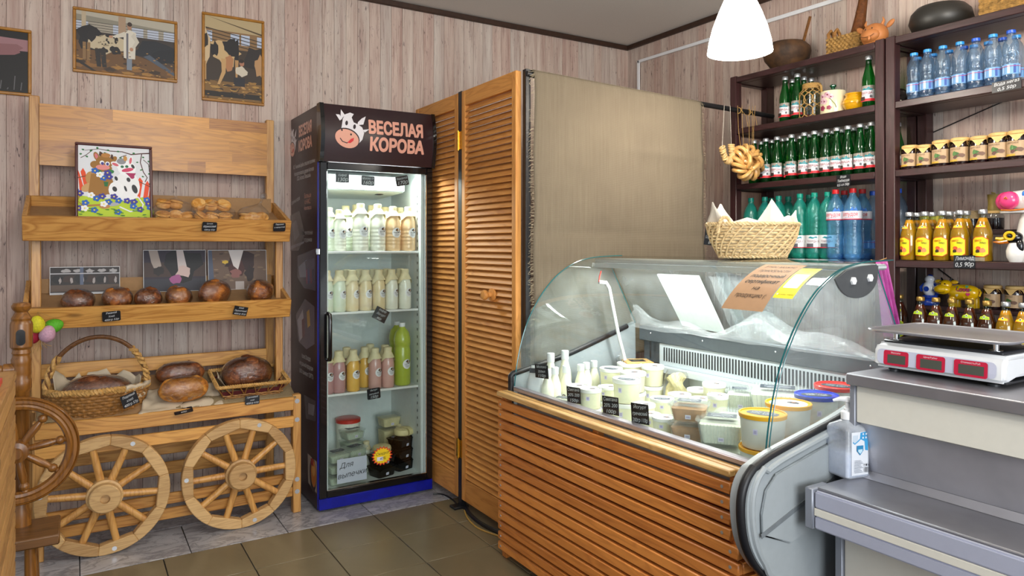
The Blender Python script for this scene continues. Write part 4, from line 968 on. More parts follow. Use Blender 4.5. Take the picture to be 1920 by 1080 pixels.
# ------------------------------------------------------------------ upright glass-door fridge
plain('shelf_wire', '#e4e6e4', 0.35, var=0.02)
plain('led', '#ffffff', 0.5, emit=9.0)
glassy('pane', '#f6faf9', 1.0, 0.0, rough=0.01)
FX0, FX1, FY0, FY1 = 1.032, 1.648, 3.476, 4.004
fr = thing('display_fridge', 'tall dark brown glass door fridge with a cow logo and blue base', 'fridge', ((FX0 + FX1) / 2, 3.74, 0))
def fb(name, a, b, mat, bev=0.0, par=None): return obj(name, M().box(a, b), mat, par or fr, W=True, bevel=bev)
fb('side_panel', (FX0, 3.506, 0.012), (FX0 + 0.03, FY1, 2.02), 'fridge_brown', 0.002)
fb('side_panel', (FX1 - 0.03, 3.506, 0.012), (FX1, FY1, 2.02), 'fridge_brown', 0.002)
fb('back_panel', (FX0 + 0.03, FY1 - 0.02, 0.012), (FX1 - 0.03, FY1, 2.02), 'fridge_brown')
fb('top_panel', (FX0 + 0.03, 3.506, 1.99), (FX1 - 0.03, FY1 - 0.02, 2.02), 'dark_plastic', 0.002)
fb('base', (FX0 + 0.001, 3.478, 0.012), (FX1 - 0.001, 3.506, 0.068), 'fridge_blue', 0.003)
fb('edge_strip', (FX0 - 0.001, 3.500, 0.012), (FX0 + 0.006, 3.506, 1.74), 'fridge_blue', 0.001)
for x in (FX0 + 0.05, FX1 - 0.05): obj('foot', M().lathe([(0, 0), (0.02, 0), (0.02, 0.012), (0, 0.012)], 14, (x, 3.53, 0)), 'black_metal', fr, W=True)
for x in (FX0 + 0.05, FX1 - 0.05): obj('foot', M().lathe([(0, 0), (0.02, 0), (0.02, 0.012), (0, 0.012)], 14, (x, 3.95, 0)), 'black_metal', fr, W=True)
# white liner
fb('liner_wall', (FX0 + 0.031, 3.51, 0.07), (FX0 + 0.055, 3.95, 1.76), 'fridge_inside'); fb('liner_wall', (FX1 - 0.055, 3.51, 0.07), (FX1 - 0.031, 3.95, 1.76), 'fridge_inside')
fb('liner_back', (FX0 + 0.055, 3.93, 0.07), (FX1 - 0.055, 3.95, 1.76), 'fridge_inside')
fb('liner_floor', (FX0 + 0.055, 3.51, 0.07), (FX1 - 0.055, 3.93, 0.095), 'fridge_inside'); fb('liner_top', (FX0 + 0.055, 3.51, 1.735), (FX1 - 0.055, 3.93, 1.76), 'fridge_inside')
m = M(); m.add([(1.095, 3.60, 1.61), (1.54, 3.60, 1.61), (1.50, 3.92, 1.585), (1.095, 3.92, 1.585), (1.095, 3.60, 1.69), (1.54, 3.60, 1.69), (1.54, 3.92, 1.73), (1.095, 3.92, 1.73)], [(0, 1, 2, 3), (4, 5, 6, 7), (0, 1, 5, 4), (1, 2, 6, 5), (2, 3, 7, 6), (3, 0, 4, 7)])
ev = obj('cooling_unit', m, 'fridge_inside', fr, W=True, bevel=0.006, seg=2)
m = M(); m.T = Matrix.Translation((1.43, 3.70, 1.6035)); m.lathe([(0.0, -0.001), (0.022, -0.001), (0.024, -0.004), (0.016, -0.005), (0.012, 0.0), (0, 0)], 20); obj('fan_hole', m, 'dark_plastic', fr, W=True)
fb('light_tube', (FX0 + 0.065, 3.535, 1.722), (FX1 - 0.065, 3.552, 1.733), 'led')
m = M()
for k in range(34):
    z = 0.30 + k * 0.04
    m.box((FX1 - 0.0565, 3.55, z), (FX1 - 0.0552, 3.556, z + 0.014))
o = obj('shelf_rail_slots', m, 'dark_plastic', fr, W=True); o['kind'] = 'stuff'
lamp('fridge_light', 'AREA', (1.34, 3.543, 1.71), 5.5, (0.95, 1.0, 0.97), 0.42, 0.02, (radians(-18), 0, 0))
for z in (1.292, 0.982, 0.568):
    s = fb('shelf', (FX0 + 0.058, 3.535, z - 0.012), (FX1 - 0.058, 3.547, z), 'shelf_wire', 0.002)
    m = M()
    for k in range(48):
        x = FX0 + 0.064 + k * (FX1 - FX0 - 0.128) / 47
        m.box((x, 3.547, z - 0.005), (x + 0.0035, 3.90, z - 0.0015))
    for y in (3.62, 3.76, 3.895): m.box((FX0 + 0.058, y, z - 0.009), (FX1 - 0.058, y + 0.004, z - 0.005))
    o = obj('shelf_wires', m, 'shelf_wire', s, W=True); o['kind'] = 'stuff'
# door: frame, pane, handle, lock
dr = fb('door', (FX0 + 0.004, 3.474, 0.069), (FX0 + 0.04, 3.504, 1.735), 'gloss_black', 0.003)
fb('door_stile', (FX1 - 0.036, 3.474, 0.069), (FX1 - 0.003, 3.504, 1.735), 'gloss_black', 0.003, dr)
fb('door_rail', (FX0 + 0.04, 3.474, 1.700), (FX1 - 0.036, 3.504, 1.735), 'gloss_black', 0.003, dr); fb('door_rail', (FX0 + 0.04, 3.474, 0.069), (FX1 - 0.036, 3.504, 0.103), 'gloss_black', 0.003, dr)
fb('inner_trim', (FX1 - 0.041, 3.477, 0.104), (FX1 - 0.0365, 3.50, 1.699), 'chrome', 0.0, dr); fb('inner_trim', (FX0 + 0.041, 3.477, 0.104), (FX1 - 0.041, 3.50, 0.108), 'chrome', 0.0, dr)
fb('glass_pane', (FX0 + 0.042, 3.488, 0.1085), (FX1 - 0.042, 3.4885, 1.699), 'pane', 0.0, dr)
m = M(); hx = FX0 + 0.044; m.tube([(hx, 3.474, 0.985), (hx, 3.446, 0.98), (hx, 3.440, 0.96), (hx, 3.440, 0.78), (hx, 3.446, 0.76), (hx, 3.474, 0.755)], 0.010, 10); obj('handle', m, 'gloss_black', dr, W=True)
lk = fb('lock_hasp', (FX0 - 0.012, 3.486, 1.276), (FX0 + 0.012, 3.490, 1.306), 'chrome', 0.002, dr)
# lit canopy with logo
cp_ = M(); n = 14; pr = [(3.475 - 0.034 * sin(pi * (0.10 + 0.80 * i / n)), 1.738 + 0.284 * i / n) for i in range(n + 1)] + [(3.51, 2.022), (3.51, 1.738)]
cp_.add([(FX0 + 0.012, y, z) for y, z in pr] + [(FX1 - 0.008, y, z) for y, z in pr], [tuple(range(len(pr)))] + [tuple(range(2 * len(pr) - 1, len(pr) - 1, -1))] + [(i, (i + 1) % len(pr), len(pr) + (i + 1) % len(pr), len(pr) + i) for i in range(len(pr))])
can = obj('canopy', cp_, 'fridge_brown', fr, W=True, angle=25)
for x0, x1 in ((FX0 - 0.002, FX0 + 0.018), (FX1 - 0.014, FX1 + 0.004)):
    e = M(); pe = [((y - 3.51) * 1.06 + 3.51, (z - 1.88) * 1.02 + 1.88) for y, z in pr]
    e.add([(x0, y, z) for y, z in pe] + [(x1, y, z) for y, z in pe], [tuple(range(len(pe))), tuple(range(2 * len(pe) - 1, len(pe) - 1, -1))] + [(i, (i + 1) % len(pe), len(pe) + (i + 1) % len(pe), len(pe) + i) for i in range(len(pe))]); obj('canopy_end_cap', e, 'gloss_black', can, W=True, angle=25)
def can_map(u, v, h):
    t = (v - 1.738) / 0.284; y = 3.475 - 0.034 * sin(pi * (0.10 + 0.80 * min(1, max(0, t))))
    return (u, y - h - 0.0006, v)
def logo(p, cx, cy, s):
    """cow head with tongue out, about 1 unit wide"""
    L = lambda pts: [(cx + a * s, cy + b * s) for a, b in pts]
    W_, K, PK = '#e6e2e6', '#241018', '#e3a58f'
    p.poly(L([(-.28, .42), (-.2, .58), (-.02, .66), (.1, .62), (.02, .5), (.08, .34), (.2, .3), (.36, .2), (.42, .02), (.36, -.2), (.22, -.36), (.05, -.42), (-.1, -.1), (-.34, .1)]), W_)
    p.poly(L([(-.36, .38), (-.32, .74), (-.2, .56), (-.3, .44)]), W_); p.poly(L([(-.5, .56), (-.38, .56), (-.3, .42), (-.38, .36)]), W_)
    p.poly(L([(.22, .36), (.2, .26), (.4, .3), (.5, .58), (.36, .5)]), W_); p.poly(L([(.36, .12), (.6, .16), (.44, .04)]), W_)
    p.oval(cx - .14 * s, cy - .18 * s, .42 * s, .31 * s, K, 26, 1, -.3); p.oval(cx - .15 * s, cy - .2 * s, .40 * s, .29 * s, PK, 26, 1, -.3)
    p.oval(cx - .16 * s, cy + .3 * s, .045 * s, .08 * s, K, 12, 1, -.2); p.oval(cx + .1 * s, cy + .2 * s, .045 * s, .08 * s, K, 12, 1, -.2)
    p.oval(cx - .32 * s, cy + .06 * s, .03 * s, .035 * s, K, 10); p.oval(cx - .02 * s, cy - .06 * s, .03 * s, .035 * s, K, 10)
    p.line(L([(-.38, -.2), (-.3, -.3), (-.16, -.34), (0, -.28), (.06, -.18)]), .03 * s, K); p.poly(L([(-.14, -.33), (-.02, -.2), (.08, -.16), (.06, -.26), (-.04, -.34)]), '#d3242c')
can_map2 = lambda u, v, h: tuple(Vector(can_map(u, v, h)) - wloc(can))
p = Paint(0.00006); PK = '#e3a58f'
logo(p, 1.185, 1.885, 0.155); p.build('cow_logo', can, can_map2, cuts=4)
p = Paint(0.00006)
p.text('ВЕСЕЛАЯ', 1.425, 1.892, 0.088, PK, 0, 'CENTER', 0.05, 0, 0.30); p.text('КОРОВА', 1.430, 1.806, 0.088, PK, 0, 'CENTER', 0.05, 0, 0.30)
p.build('lettering', can, can_map2, cuts=2)
# printed left side
p = Paint(0.00004)
def sd(py, px=570): q = on_x(px, py, FX0); return q.z
def su(px): return 4.0 - on_x(px, 500, FX0).y
pan = list(fr.children)[0]
side_map = lambda u, v, h: tuple(Vector((FX0 - 0.0004 - h, 4.0 - u, v)) - wloc(pan))
logo(p, su(550), sd(262), 0.13)
p.build('side_logo', pan, side_map, 'print_gloss'); p = Paint(0.00004)
p.text('ВЕСЕЛАЯ', su(572), sd(252), 0.075, PK, 0, 'CENTER', 0.05, 0, 0.24); p.text('КОРОВА', su(572), sd(280), 0.075, PK, 0, 'CENTER', 0.05, 0, 0.25)
p.build('side_lettering', pan, side_map, 'print_gloss'); p = Paint(0.00004)
for s, py, w in (('МО, Раменский район, сельское поселение', 311, .41), ('Новохаритоновское, деревня Антоново', 325, .37), ('ООО «Колхоз Пильский»', 335, .26)): p.text(s, 0.25, sd(py), 0.03, '#dcdcdc', 0, 'CENTER', 0, 0, w)
p.build('side_lettering', pan, side_map, 'print_gloss'); p = Paint(0.00004)
p.text('150 доенных коров', su(553), sd(377), 0.03, '#d0d0d0', 0, 'CENTER', 0, 0.12, 0.20)
p.build('side_lettering', pan, side_map, 'print_gloss'); p = Paint(0.00004)
for k, s in enumerate(('Больше', 'о НАС:', 'vkorova.ru')): p.text(s, su(577), sd(372 + 11 * k), 0.034, ['#e3a58f', '#e3a58f', '#e8b0a0'][k], 0, 'CENTER', 0, 0, 0.13 if k == 2 else None)
p.build('side_lettering', pan, side_map, 'print_gloss'); p = Paint(0.00004)
p.text('30 замечательных', su(576), sd(440), 0.03, '#d8d8d8', 0, 'CENTER', 0, 0, 0.2); p.text('сотрудников', su(577), sd(453), 0.03, '#d8d8d8', 0, 'CENTER', 0, 0, 0.15)
p.build('side_lettering', pan, side_map, 'print_gloss'); p = Paint(0.00004)
for k, s in enumerate(('более 20 видов', 'натуральной продукции', '(100% понимают СВЯТО)')): p.text(s, su(574), sd(672 + 15 * k), 0.032, '#dcdcdc', 0, 'CENTER', 0, 0, (.16, .25, .26)[k])
p.build('side_lettering', pan, side_map, 'print_gloss'); p = Paint(0.00004)
def cl(pts, col): p.poly([(su(a), on_x(a, b, FX0).z) for a, b in pts], col)
p = Paint(0.00004)
cl([(543, 405), (562, 395), (572, 440), (560, 470), (544, 470)], '#3a3236'); cl([(548, 420), (556, 412), (562, 440), (552, 455)], '#6f6a70'); cl([(545, 462), (570, 452), (571, 456), (545, 468)], '#7a7480')
p.build('side_photo', pan, side_map, 'print_gloss')
p = Paint(0.00004)
cl([(558, 480), (592, 466), (592, 545), (570, 540), (558, 520)], '#4a4658'); cl([(560, 500), (575, 487), (578, 520), (562, 520)], '#8d90a2'); cl([(572, 490), (590, 484), (590, 530), (576, 530)], '#5d5a6c')
for k in range(4): cl([(574 + 4 * k, 505), (576 + 4 * k, 505), (577 + 4 * k, 532), (574 + 4 * k, 532)], ['#8a4a6a', '#3a4a8a', '#7a3a4a', '#40405a'][k])
p.build('side_photo', pan, side_map, 'print_gloss')
p = Paint(0.00004)
cl([(555, 590), (572, 560), (590, 575), (590, 645), (575, 655), (560, 640)], '#5f5564'); cl([(558, 600), (568, 580), (572, 625), (562, 640)], '#b9b2ba'); cl([(566, 600), (571, 595), (572, 630), (567, 636)], '#6a1a28'); cl([(575, 585), (580, 580), (582, 610), (577, 615)], '#c9a04a')
p.build('side_photo', pan, side_map, 'print_gloss')
p = Paint(0.00004)
cl([(570, 740), (592, 752), (592, 790), (574, 785)], '#48424c'); cl([(578, 755), (590, 760), (588, 780), (578, 776)], '#8d8890')
p.build('side_photo', pan, side_map, 'print_gloss')
p = Paint(0.00004)
cl([(577, 850), (594, 866), (594, 925), (578, 905)], '#b3a79c'); p.oval(su(587), sd(890, 587), .06, .085, '#3a2018', 18); p.oval(su(588), sd(888, 588), .045, .068, '#c8792a', 18); p.oval(su(588), sd(880, 588), .028, .035, '#d9a04a', 14); cl([(583, 858), (588, 862), (588, 875), (583, 870)], '#a81f1a')
p.build('side_photo', pan, side_map, 'print_gloss')

# ------------------------------------------------------------------ milk bottles
for nm, c in (('milk', '#eeeedd'), ('milk_green', '#dfe8cf'), ('cream', '#ecd9ac'), ('peach', '#ecc89a'), ('pink_yoghurt', '#d3a59b'), ('mauve_yoghurt', '#bb8f8f'), ('mango', '#e8b759')): plain(nm, c, 0.28, var=0.02, coat=0.3)
def sticker(p, x, y, r, word, tint='#3a2620'):
    p.oval(x, y, r, r, '#ececee', 20, 3); p.h += 1
    blob(p, x + r * .25, y + r * .45, r * .5, r * .36, '#2a1d1a', 5, 10); p.oval(x + r * .22, y + r * .48, r * .14, r * .2, '#b98a5a', 8)
    p.text(word, x, y - r * .12, r * .38, '#28242a', 0, 'CENTER', 0, 0, r * 1.3)
    for k in range(3): p.line([(x - r * .6 + r * .1 * k, y - r * (.3 + .17 * k)), (x - r * .2, y - r * (.25 + .17 * k)), (x + r * .2, y - r * (.34 + .15 * k)), (x + r * (.65 - .15 * k), y - r * (.28 + .17 * k))], r * .05, '#77777d')
MB = {}
def milk_bottle(kind, col, word):
    """kind: 'l' one litre, 's' half litre"""
    key = (kind, col, word)
    if key in MB: return MB[key]
    R, H = (0.042, 0.255) if kind == 'l' else (0.0335, 0.212)
    t = thing('milk_bottle', 'milk bottle', 'bottle')
    if kind == 'l': prof = [(0, 0), (R * .9, 0), (R, .006)] + sum([[(R, z), (R * .965, z + .004), (R, z + .008)] for z in (.03, .05, .07, .09, .11)], []) + [(R, .135), (R * .93, .165), (R * .7, .198), (.019, .222), (.0165, .232), (.0165, .238), (0, .238)]
    else: prof = [(0, 0), (R * .9, 0), (R, .005), (R, .05), (R * .985, .10), (R, .115), (R * .9, .14), (R * .62, .168), (.0185, .182), (.0185, .196), (0, .196)]
    obj('body', M().lathe(prof, 22), col, t, angle=60)
    zt = prof[-1][1]
    obj('cap', M().lathe([(.0185, zt - .010), (.0195, zt - .008), (.0195, zt + .008), (.018, zt + .010), (0, zt + .010)], 18), 'white_plastic', t)
    def hood(u, v):
        a = 2 * pi * u; k = max(0, cos(2 * a)) ** 2
        if v < .3: r, z = .0205 * v / .3, zt + .0115
        elif v < .55: r, z = .0208, zt + .0115 - (v - .3) / .25 * .024
        else:
            w = (v - .55) / .45; r = .020 + w * (R * 0.68 - .008 + 0.006 * k); z = zt - .0125 - w * (.030 + .022 * k)
        return (r * cos(a), r * sin(a), z)
    obj('paper_hood', M().grid(hood, 32, 9, True), 'kraft_cap_pale', t, angle=35)
    P = Paint(0.0003); sticker(P, 0.004, 0, R * .66, word); P.build('sticker', t, wrap(R * 1.006, H * .40))
    MB[key] = Line(t); return MB[key]
plain('kraft_cap_pale', '#e2d6ae', 0.6, var=0.05, nscale=60)
def fx(px, Y): return on_y(px, 500, Y).x
shelf1 = [(617, 3.60, 'l', 'milk_green', 'МОЛОКО', 0.9), (636, 3.585, 'l', 'milk', 'КЕФИР', 0.86), (676, 3.58, 'l', 'milk', 'МОЛОКО', 1), (708, 3.58, 'l', 'milk', 'МОЛОКО', 1), (736.5, 3.582, 'l', 'peach', 'РЯЖЕНКА', 0.96), (765, 3.582, 'l', 'peach', 'РЯЖЕНКА', 0.96),
          (648, 3.68, 'l', 'milk_green', 'МОЛОКО', 0.97), (668, 3.69, 'l', 'milk_green', 'МОЛОКО', 1), (697, 3.69, 'l', 'milk_green', 'МОЛОКО', 1), (722, 3.69, 'l', 'peach', 'РЯЖЕНКА', 0.97), (750, 3.70, 'l', 'peach', 'РЯЖЕНКА', 0.97)]
shelf2 = [(612, 3.575, 'milk_green', 'КЕФИР'), (636, 3.575, 'milk_green', 'КЕФИР'), (660, 3.575, 'cream', 'РЯЖЕНКА'), (685, 3.575, 'cream', 'РЯЖЕНКА'), (710, 3.575, 'cream', 'РЯЖЕНКА'), (734, 3.575, 'milk', 'ЙОГУРТ'), (759, 3.575, 'milk', 'ЙОГУРТ')]
shelf3 = [(613, 3.575, 'mauve_yoghurt', 'ЙОГУРТ'), (635, 3.575, 'mauve_yoghurt', 'ЙОГУРТ'), (662, 3.575, 'mango', 'ЙОГУРТ'), (703, 3.575, 'pink_yoghurt', 'ЙОГУРТ'), (727, 3.575, 'pink_yoghurt', 'ЙОГУРТ')]
cn = {'milk': 'white', 'milk_green': 'pale green white', 'peach': 'peach', 'cream': 'cream', 'mauve_yoghurt': 'mauve', 'mango': 'mango yellow', 'pink_yoghurt': 'pink'}
def lr(n, i): return ORD[i]
for k, (px, Y, kd, c, w, sc) in enumerate(shelf1):
    row, i = ('front', k) if k < 6 else ('back', k - 6)
    milk_bottle(kd, c, w)((fx(px, Y), Y, 1.292), (0.35 if k % 2 else 0.2) - 0.1, f'{ORD[i]} bottle from the left, {cn[c]}, {row} row of the top fridge shelf', 'milk bottles on the top fridge shelf', sc)
for k, (px, Y, c, w) in enumerate(shelf2):
    milk_bottle('s', c, w)((fx(px, Y), Y, 0.982), 0.25 + 0.1 * (k % 3), f'{ORD[k]} bottle from the left, {cn[c]}, front row of the middle fridge shelf', 'bottles on the middle fridge shelf', 1.03)
for k, px in enumerate((648, 672, 698, 722, 747)):
    milk_bottle('s', 'cream', 'РЯЖЕНКА')((fx(px, 3.68), 3.66, 0.982), 0.3, f'{ORD[k]} cream bottle from the left in the back row of the middle fridge shelf', 'bottles on the middle fridge shelf', 1.03)
for k, (px, Y, c, w) in enumerate(shelf3):
    milk_bottle('s', c, w)((fx(px, Y), Y, 0.568), 0.15 + 0.1 * (k % 2), f'{ORD[k]} bottle from the left, {cn[c]} yoghurt, front row of the third fridge shelf', 'yoghurt bottles on the third fridge shelf', 1.03)
for k, (px, Y, c) in enumerate(((650, 3.68, 'mauve_yoghurt'), (684, 3.645, 'mango'), (694, 3.735, 'mauve_yoghurt'), (722, 3.66, 'pink_yoghurt'))):
    milk_bottle('s', c, 'ЙОГУРТ')((fx(px, Y), Y, 0.568), 0.2, f'{ORD[k]} bottle from the left, {cn[c]} yoghurt, behind the front yoghurt row', 'yoghurt bottles on the third fridge shelf', 1.03)
# tall green whey drinks
plain('green_drink', '#a8b83c', 0.3, var=0.03, coat=0.3)
def green_bottle():
    t = thing('whey_bottle', 'x', 'bottle'); R = .045
    obj('body', M().lathe([(0, 0), (R * .9, 0), (R, .008), (R, .13), (R * 1.0, .19), (R * .93, .20), (R * .93, .212), (R, .222), (R, .25), (R * .8, .285), (R * .4, .306), (.015, .312), (.015, .322), (0, .322)], 24), 'green_drink', t, angle=60)
    obj('cap', M().lathe([(.0165, .314), (.0165, .334), (0, .335)], 18), 'white_plastic', t)
    P = Paint(0.0003); sticker(P, 0, 0, .026, 'СЫВОРОТКА'); P.build('sticker', t, wrap(R * 1.006, .115)); return Line(t)
G_ = green_bottle()
G_((fx(754, 3.60), 3.60, 0.568), 0.25, 'tall green whey drink bottle at the right of the third fridge shelf', 'green whey drinks'); G_((fx(744, 3.74), 3.74, 0.568), 0.2, 'second green whey bottle behind the tall front one in the fridge', 'green whey drinks', 0.98)
# tubs and cheeses at the fridge bottom
glassy('tub_clear', '#fbfdfc', 0.6, 0.10, (0.93, 0.95, 0.93, 1), rough=0.06)
glassy('tub_dark', '#2a2424', 0.8, 0.0, rough=0.06)
plain('curd', '#f0efdf', 0.7, var=0.06, nscale=90, bumps=0.5); plain('curd_green', '#cfd8bd', 0.7, var=0.06, nscale=90, bumps=0.4); plain('cheese', '#e3d39c', 0.5, var=0.08, nscale=60, bumps=0.3); plain('choc_dark', '#2e1c18', 0.35, var=0.1)
def rrect_pts(w, d, r, n=4):
    pts = []
    for cx, cy, a in ((w - r, d - r, 0), (-w + r, d - r, 90), (-w + r, -d + r, 180), (w - r, -d + r, 270)):
        pts += [(cx + r * cos(radians(a + 90 * t / n)), cy + r * sin(radians(a + 90 * t / n))) for t in range(n + 1)]
    return pts
def loft(m, secs):
    """stack of rounded rectangles: (halfw, halfd, radius, z)"""
    rings = [[(x, y, z) for x, y in rrect_pts(w, d, r)] for w, d, r, z in secs]; n = len(rings[0])
    vs = sum(rings, []); fs = [(k * n + i, k * n + (i + 1) % n, (k + 1) * n + (i + 1) % n, (k + 1) * n + i) for k in range(len(secs) - 1) for i in range(n)]
    fs += [tuple(range(n - 1, -1, -1)), tuple(range((len(secs) - 1) * n, len(secs) * n))]
    return m.add(vs, fs)
def square_tub(fill='curd', clear='tub_clear', w=.058, d=.048, h=.046, labelled=True, word='ТВОРОГ', ribs=False):
    t = thing('square_tub', 'x', 'tub')
    obj('shell', loft(M(), [(w * .82, d * .82, .012, 0), (w * .84, d * .84, .012, .002), (w, d, .014, h - .004), (w * 1.05, d * 1.06, .016, h - .002)]), clear, t, angle=30)
    obj('filling', loft(M(), [(w * .78, d * .78, .012, .0025), (w * .92, d * .92, .014, h - .012), (w * .7, d * .7, .014, h - .007)]), fill, t, angle=30)
    obj('lid', loft(M(), [(w * 1.08, d * 1.09, .016, h - .002), (w * 1.09, d * 1.10, .017, h + .002), (w * .9, d * .88, .014, h + .004), (w * .88, d * .86, .014, h + .008)]), clear, t, angle=30)
    if ribs:
        m = M()
        for k in range(13):
            x = -w * .8 + k * w * 1.6 / 12
            for s in (-1, 1): m.bar((x, s * d * .84, .004), (x * 1.08, s * d * .98, h - .008), .0022, .0012, (0, 1, 0))
        for k in range(9):
            y = -d * .7 + k * d * 1.4 / 8
            for s in (-1, 1): m.bar((s * w * .84, y, .004), (s * w * .98, y * 1.08, h - .008), .0012, .0022, (0, 1, 0))
        o = obj('ribs', m, 'tub_clear', t); o['kind'] = 'stuff'
    if labelled:
        P = Paint(0.0003); P.rect(-w * .62, -d * .45, w * .62, d * .45, '#3c434c')
        for k in range(3): P.scribble(0, d * (.2 - .26 * k), w * (.95 - .2 * (k == 2)), d * .16, '#c9ced4', k + 3)
        P.build('label', t, lambda u, v, hh: (u, v, h + .0085 + hh))
    P = Paint(0.0003); P.rect(-.009, .010, .009, .024, '#e3e0ec'); P.rect(-.006, .014, .006, .020, '#b9b3cf'); P.build('price_sticker', t, lambda u, v, hh: (u, -d * (.84 + .16 * v / h) - .001 - hh, v))
    return Line(t)
ST = square_tub('curd_green', ribs=True); DT = square_tub('choc_dark', 'tub_dark', .062, .052, .050, False)
def stack(line, px, Y, n, z, dz, names, group, rot=0.1):
    for k in range(n): line((fx(px, Y), Y, z + k * dz), rot + 0.05 * k, names.format(['bottom', 'middle', 'upper', 'top'][k if n > 2 or k == 0 else 3]), group)
zb = 0.0955
stack(ST, 632, 3.60, 3, zb, .0565, '{} clear curd tub in the left front stack at the fridge bottom', 'clear curd tubs in the fridge')
stack(ST, 664, 3.64, 3, zb, .0565, '{} clear curd tub in the stack behind the handwritten note', 'clear curd tubs in the fridge', 0.25)
stack(ST, 660, 3.785, 4, zb, .0565, '{} clear curd tub of the rear left stack at the fridge bottom', 'clear curd tubs in the fridge')
stack(DT, 716, 3.60, 2, zb, .0605, '{} dark tub in the stack under the yellow star sticker', 'dark tubs in the fridge', 0.3)
stack(DT, 752, 3.65, 3, zb, .0605, '{} dark tub in the right hand stack at the fridge bottom', 'dark tubs in the fridge', 0.35)
def cheese(label, px, Y, z, cut=False):
    t = thing('round_cheese', label, 'cheese', (fx(px, Y), Y, z), 0.2)
    prof = [(0, 0), (.036, 0), (.048, .008), (.051, .020), (.046, .034), (.03, .041), (0, .040)]
    if not cut: obj('wheel', M().lathe(prof, 22), 'cheese', t)
    else:
        for s in (-1, 1):
            m = M(); m.grid(lambda u, v: (s * .006 + prof[int(round(v * 6))][0] * cos(-pi / 2 + s * pi * u) , prof[int(round(v * 6))][0] * sin(-pi / 2 + s * pi * u), prof[int(round(v * 6))][1]), 14, 6)
            n = len(prof); m.add([(s * .006, -r, z_) for r, z_ in prof] + [(s * .006, r, z_) for r, z_ in prof[::-1]], [tuple(range(2 * n))]); obj('half', m, 'cheese', t, merge=True)
    return t
cheese('whole round cheese on the dark tubs above the star sticker', 716, 3.60, zb + .121); cheese('round cheese cut in half on the right hand dark tubs', 757, 3.65, zb + .1816, True)
for k, (px, Y, h) in enumerate(((687, 3.70, 1.0), (748, 3.80, 1.25), (752, 3.74, 1.15))):
    milk_bottle('s', 'milk', 'КЕФИР')((fx(px, Y), Y, zb), 0.4, ['small white bottle standing between the tub stacks at the fridge bottom', 'rear white bottle behind the halved cheese', 'white bottle just behind the halved cheese'][k], None, h * .8)
rt = thing('red_lidded_tub', 'round tub with an orange red lid at the back of the fridge bottom', 'tub', (fx(652, 3.86), 3.855, zb))
obj('body', M().lathe([(0, 0), (.06, 0), (.066, .25), (0, .25)], 26), 'curd', rt); obj('lid', M().lathe([(.069, .245), (.069, .262), (.062, .266), (0, .264)], 26), 'red_plastic', rt)
bx_ = square_tub('cheese', 'tub_clear', .06, .05, .06, False); bx_.p.name = 'clear_box'; bx_((fx(728, 3.83), 3.82, zb + .20), 0.1, 'clear cheese box at the back right of the fridge bottom')
sup = square_tub('cheese', 'tub_clear', .055, .05, .19, False); sup.p.name = 'tall_box'; sup((fx(728, 3.83), 3.82, zb), 0.1, 'tall clear box supporting the cheese box at the fridge back')
# notes and price tags on the fridge
def note(label, x, y, z, w, h, lines, ink, size, col='#c9ccdc', name='paper_note'):
    t = thing(name, label, 'note', (x, y, z)); obj('sheet', M().box((-w / 2, 0, -h / 2), (w / 2, 0.0006, h / 2)), plain('note_paper', col, 0.7, var=0.01), t)
    P = Paint(0.0002)
    for s, u, v in lines: P.text(s, u, v, size, ink, 0.3, 'CENTER', 0.0, 0.08)
    P.build('handwriting', t, lambda u, v, hh: (u, -0.0004 - hh, v)); return t
p0 = on_y(661, 880, 3.483)
note('white handwritten note Для выпечки inside the fridge door glass', p0.x, 3.4895, p0.z - 0.003, 0.155, 0.122, [('Для', -0.03, 0.016), ('выпечки', 0.0, -0.032)], '#16181c', 0.037)
p0 = on_y(717, 855, 3.483)
t = thing('star_sticker', 'yellow star burst discount sticker on the fridge glass', 'sticker', (p0.x, 3.4868, p0.z))
P = Paint(0.0002)
for s, c in ((1, '#d8301a'), (.86, '#f0d01a')): P.poly([((.058 if i % 2 == 0 else .046) * s * cos(2 * pi * i / 36), (.050 if i % 2 == 0 else .040) * s * sin(2 * pi * i / 36)) for i in range(36)], c)
P.text('Скидка', 0, .006, .020, '#1a1512', .3, 'CENTER', 0, .08); P.rect(-.028, -.024, .006, -.004, '#e9e6ee'); P.text('40%', .002, -.02, .020, '#1a1512', .3, 'CENTER', 0, .05)
obj('sheet', M().prism([((.058 if i % 2 == 0 else .046) * cos(2 * pi * i / 36), (.050 if i % 2 == 0 else .040) * sin(2 * pi * i / 36)) for i in range(36)], -0.0004, 0, lambda x, z, y: (x, y + 0.0006, z)), 'red_plastic', t)
P.build('print', t, upright)
def ftag(label, px, py, Y, lines, w=.058, h=.044, roty=0, rounded=True, rx=0, col='#1b1d22'):
    q = on_y(px, py, Y); price_tag(label, (q.x, Y, q.z), w, h, lines, (rx, roty, 0), rounded, col)
ftag('square chalk tag 130 at the top left inside the fridge', 642, 333, 3.52, [('Кефир', .7), ('130р', 1.1)], .070, .050, 0, False)
ftag('chalk tag 160 hanging at the top middle inside the fridge', 690, 339, 3.52, [('Молоко 1л', .7), ('160р', 1.1)], .072, .050, 0.03)
ftag('tilted chalk tag 170 at the top right inside the fridge', 754, 339, 3.52, [('Ряженка', .7), ('170р', 1.1)], .072, .052, -0.2)
ftag('grey green tag turned on its corner under the middle fridge shelf', 714, 590, 3.53, [('Кефир', .8), ('Йогурт', .8), ('90р', .8)], .078, .066, 0.5, False, 0, '#3b4640')
ftag('chalk tag 150 clipped to the third fridge shelf', 701, 738, 3.531, [('Йогурт', .7), ('питьевой', .7), ('150р', 1.1)], .072, .056, -0.06)
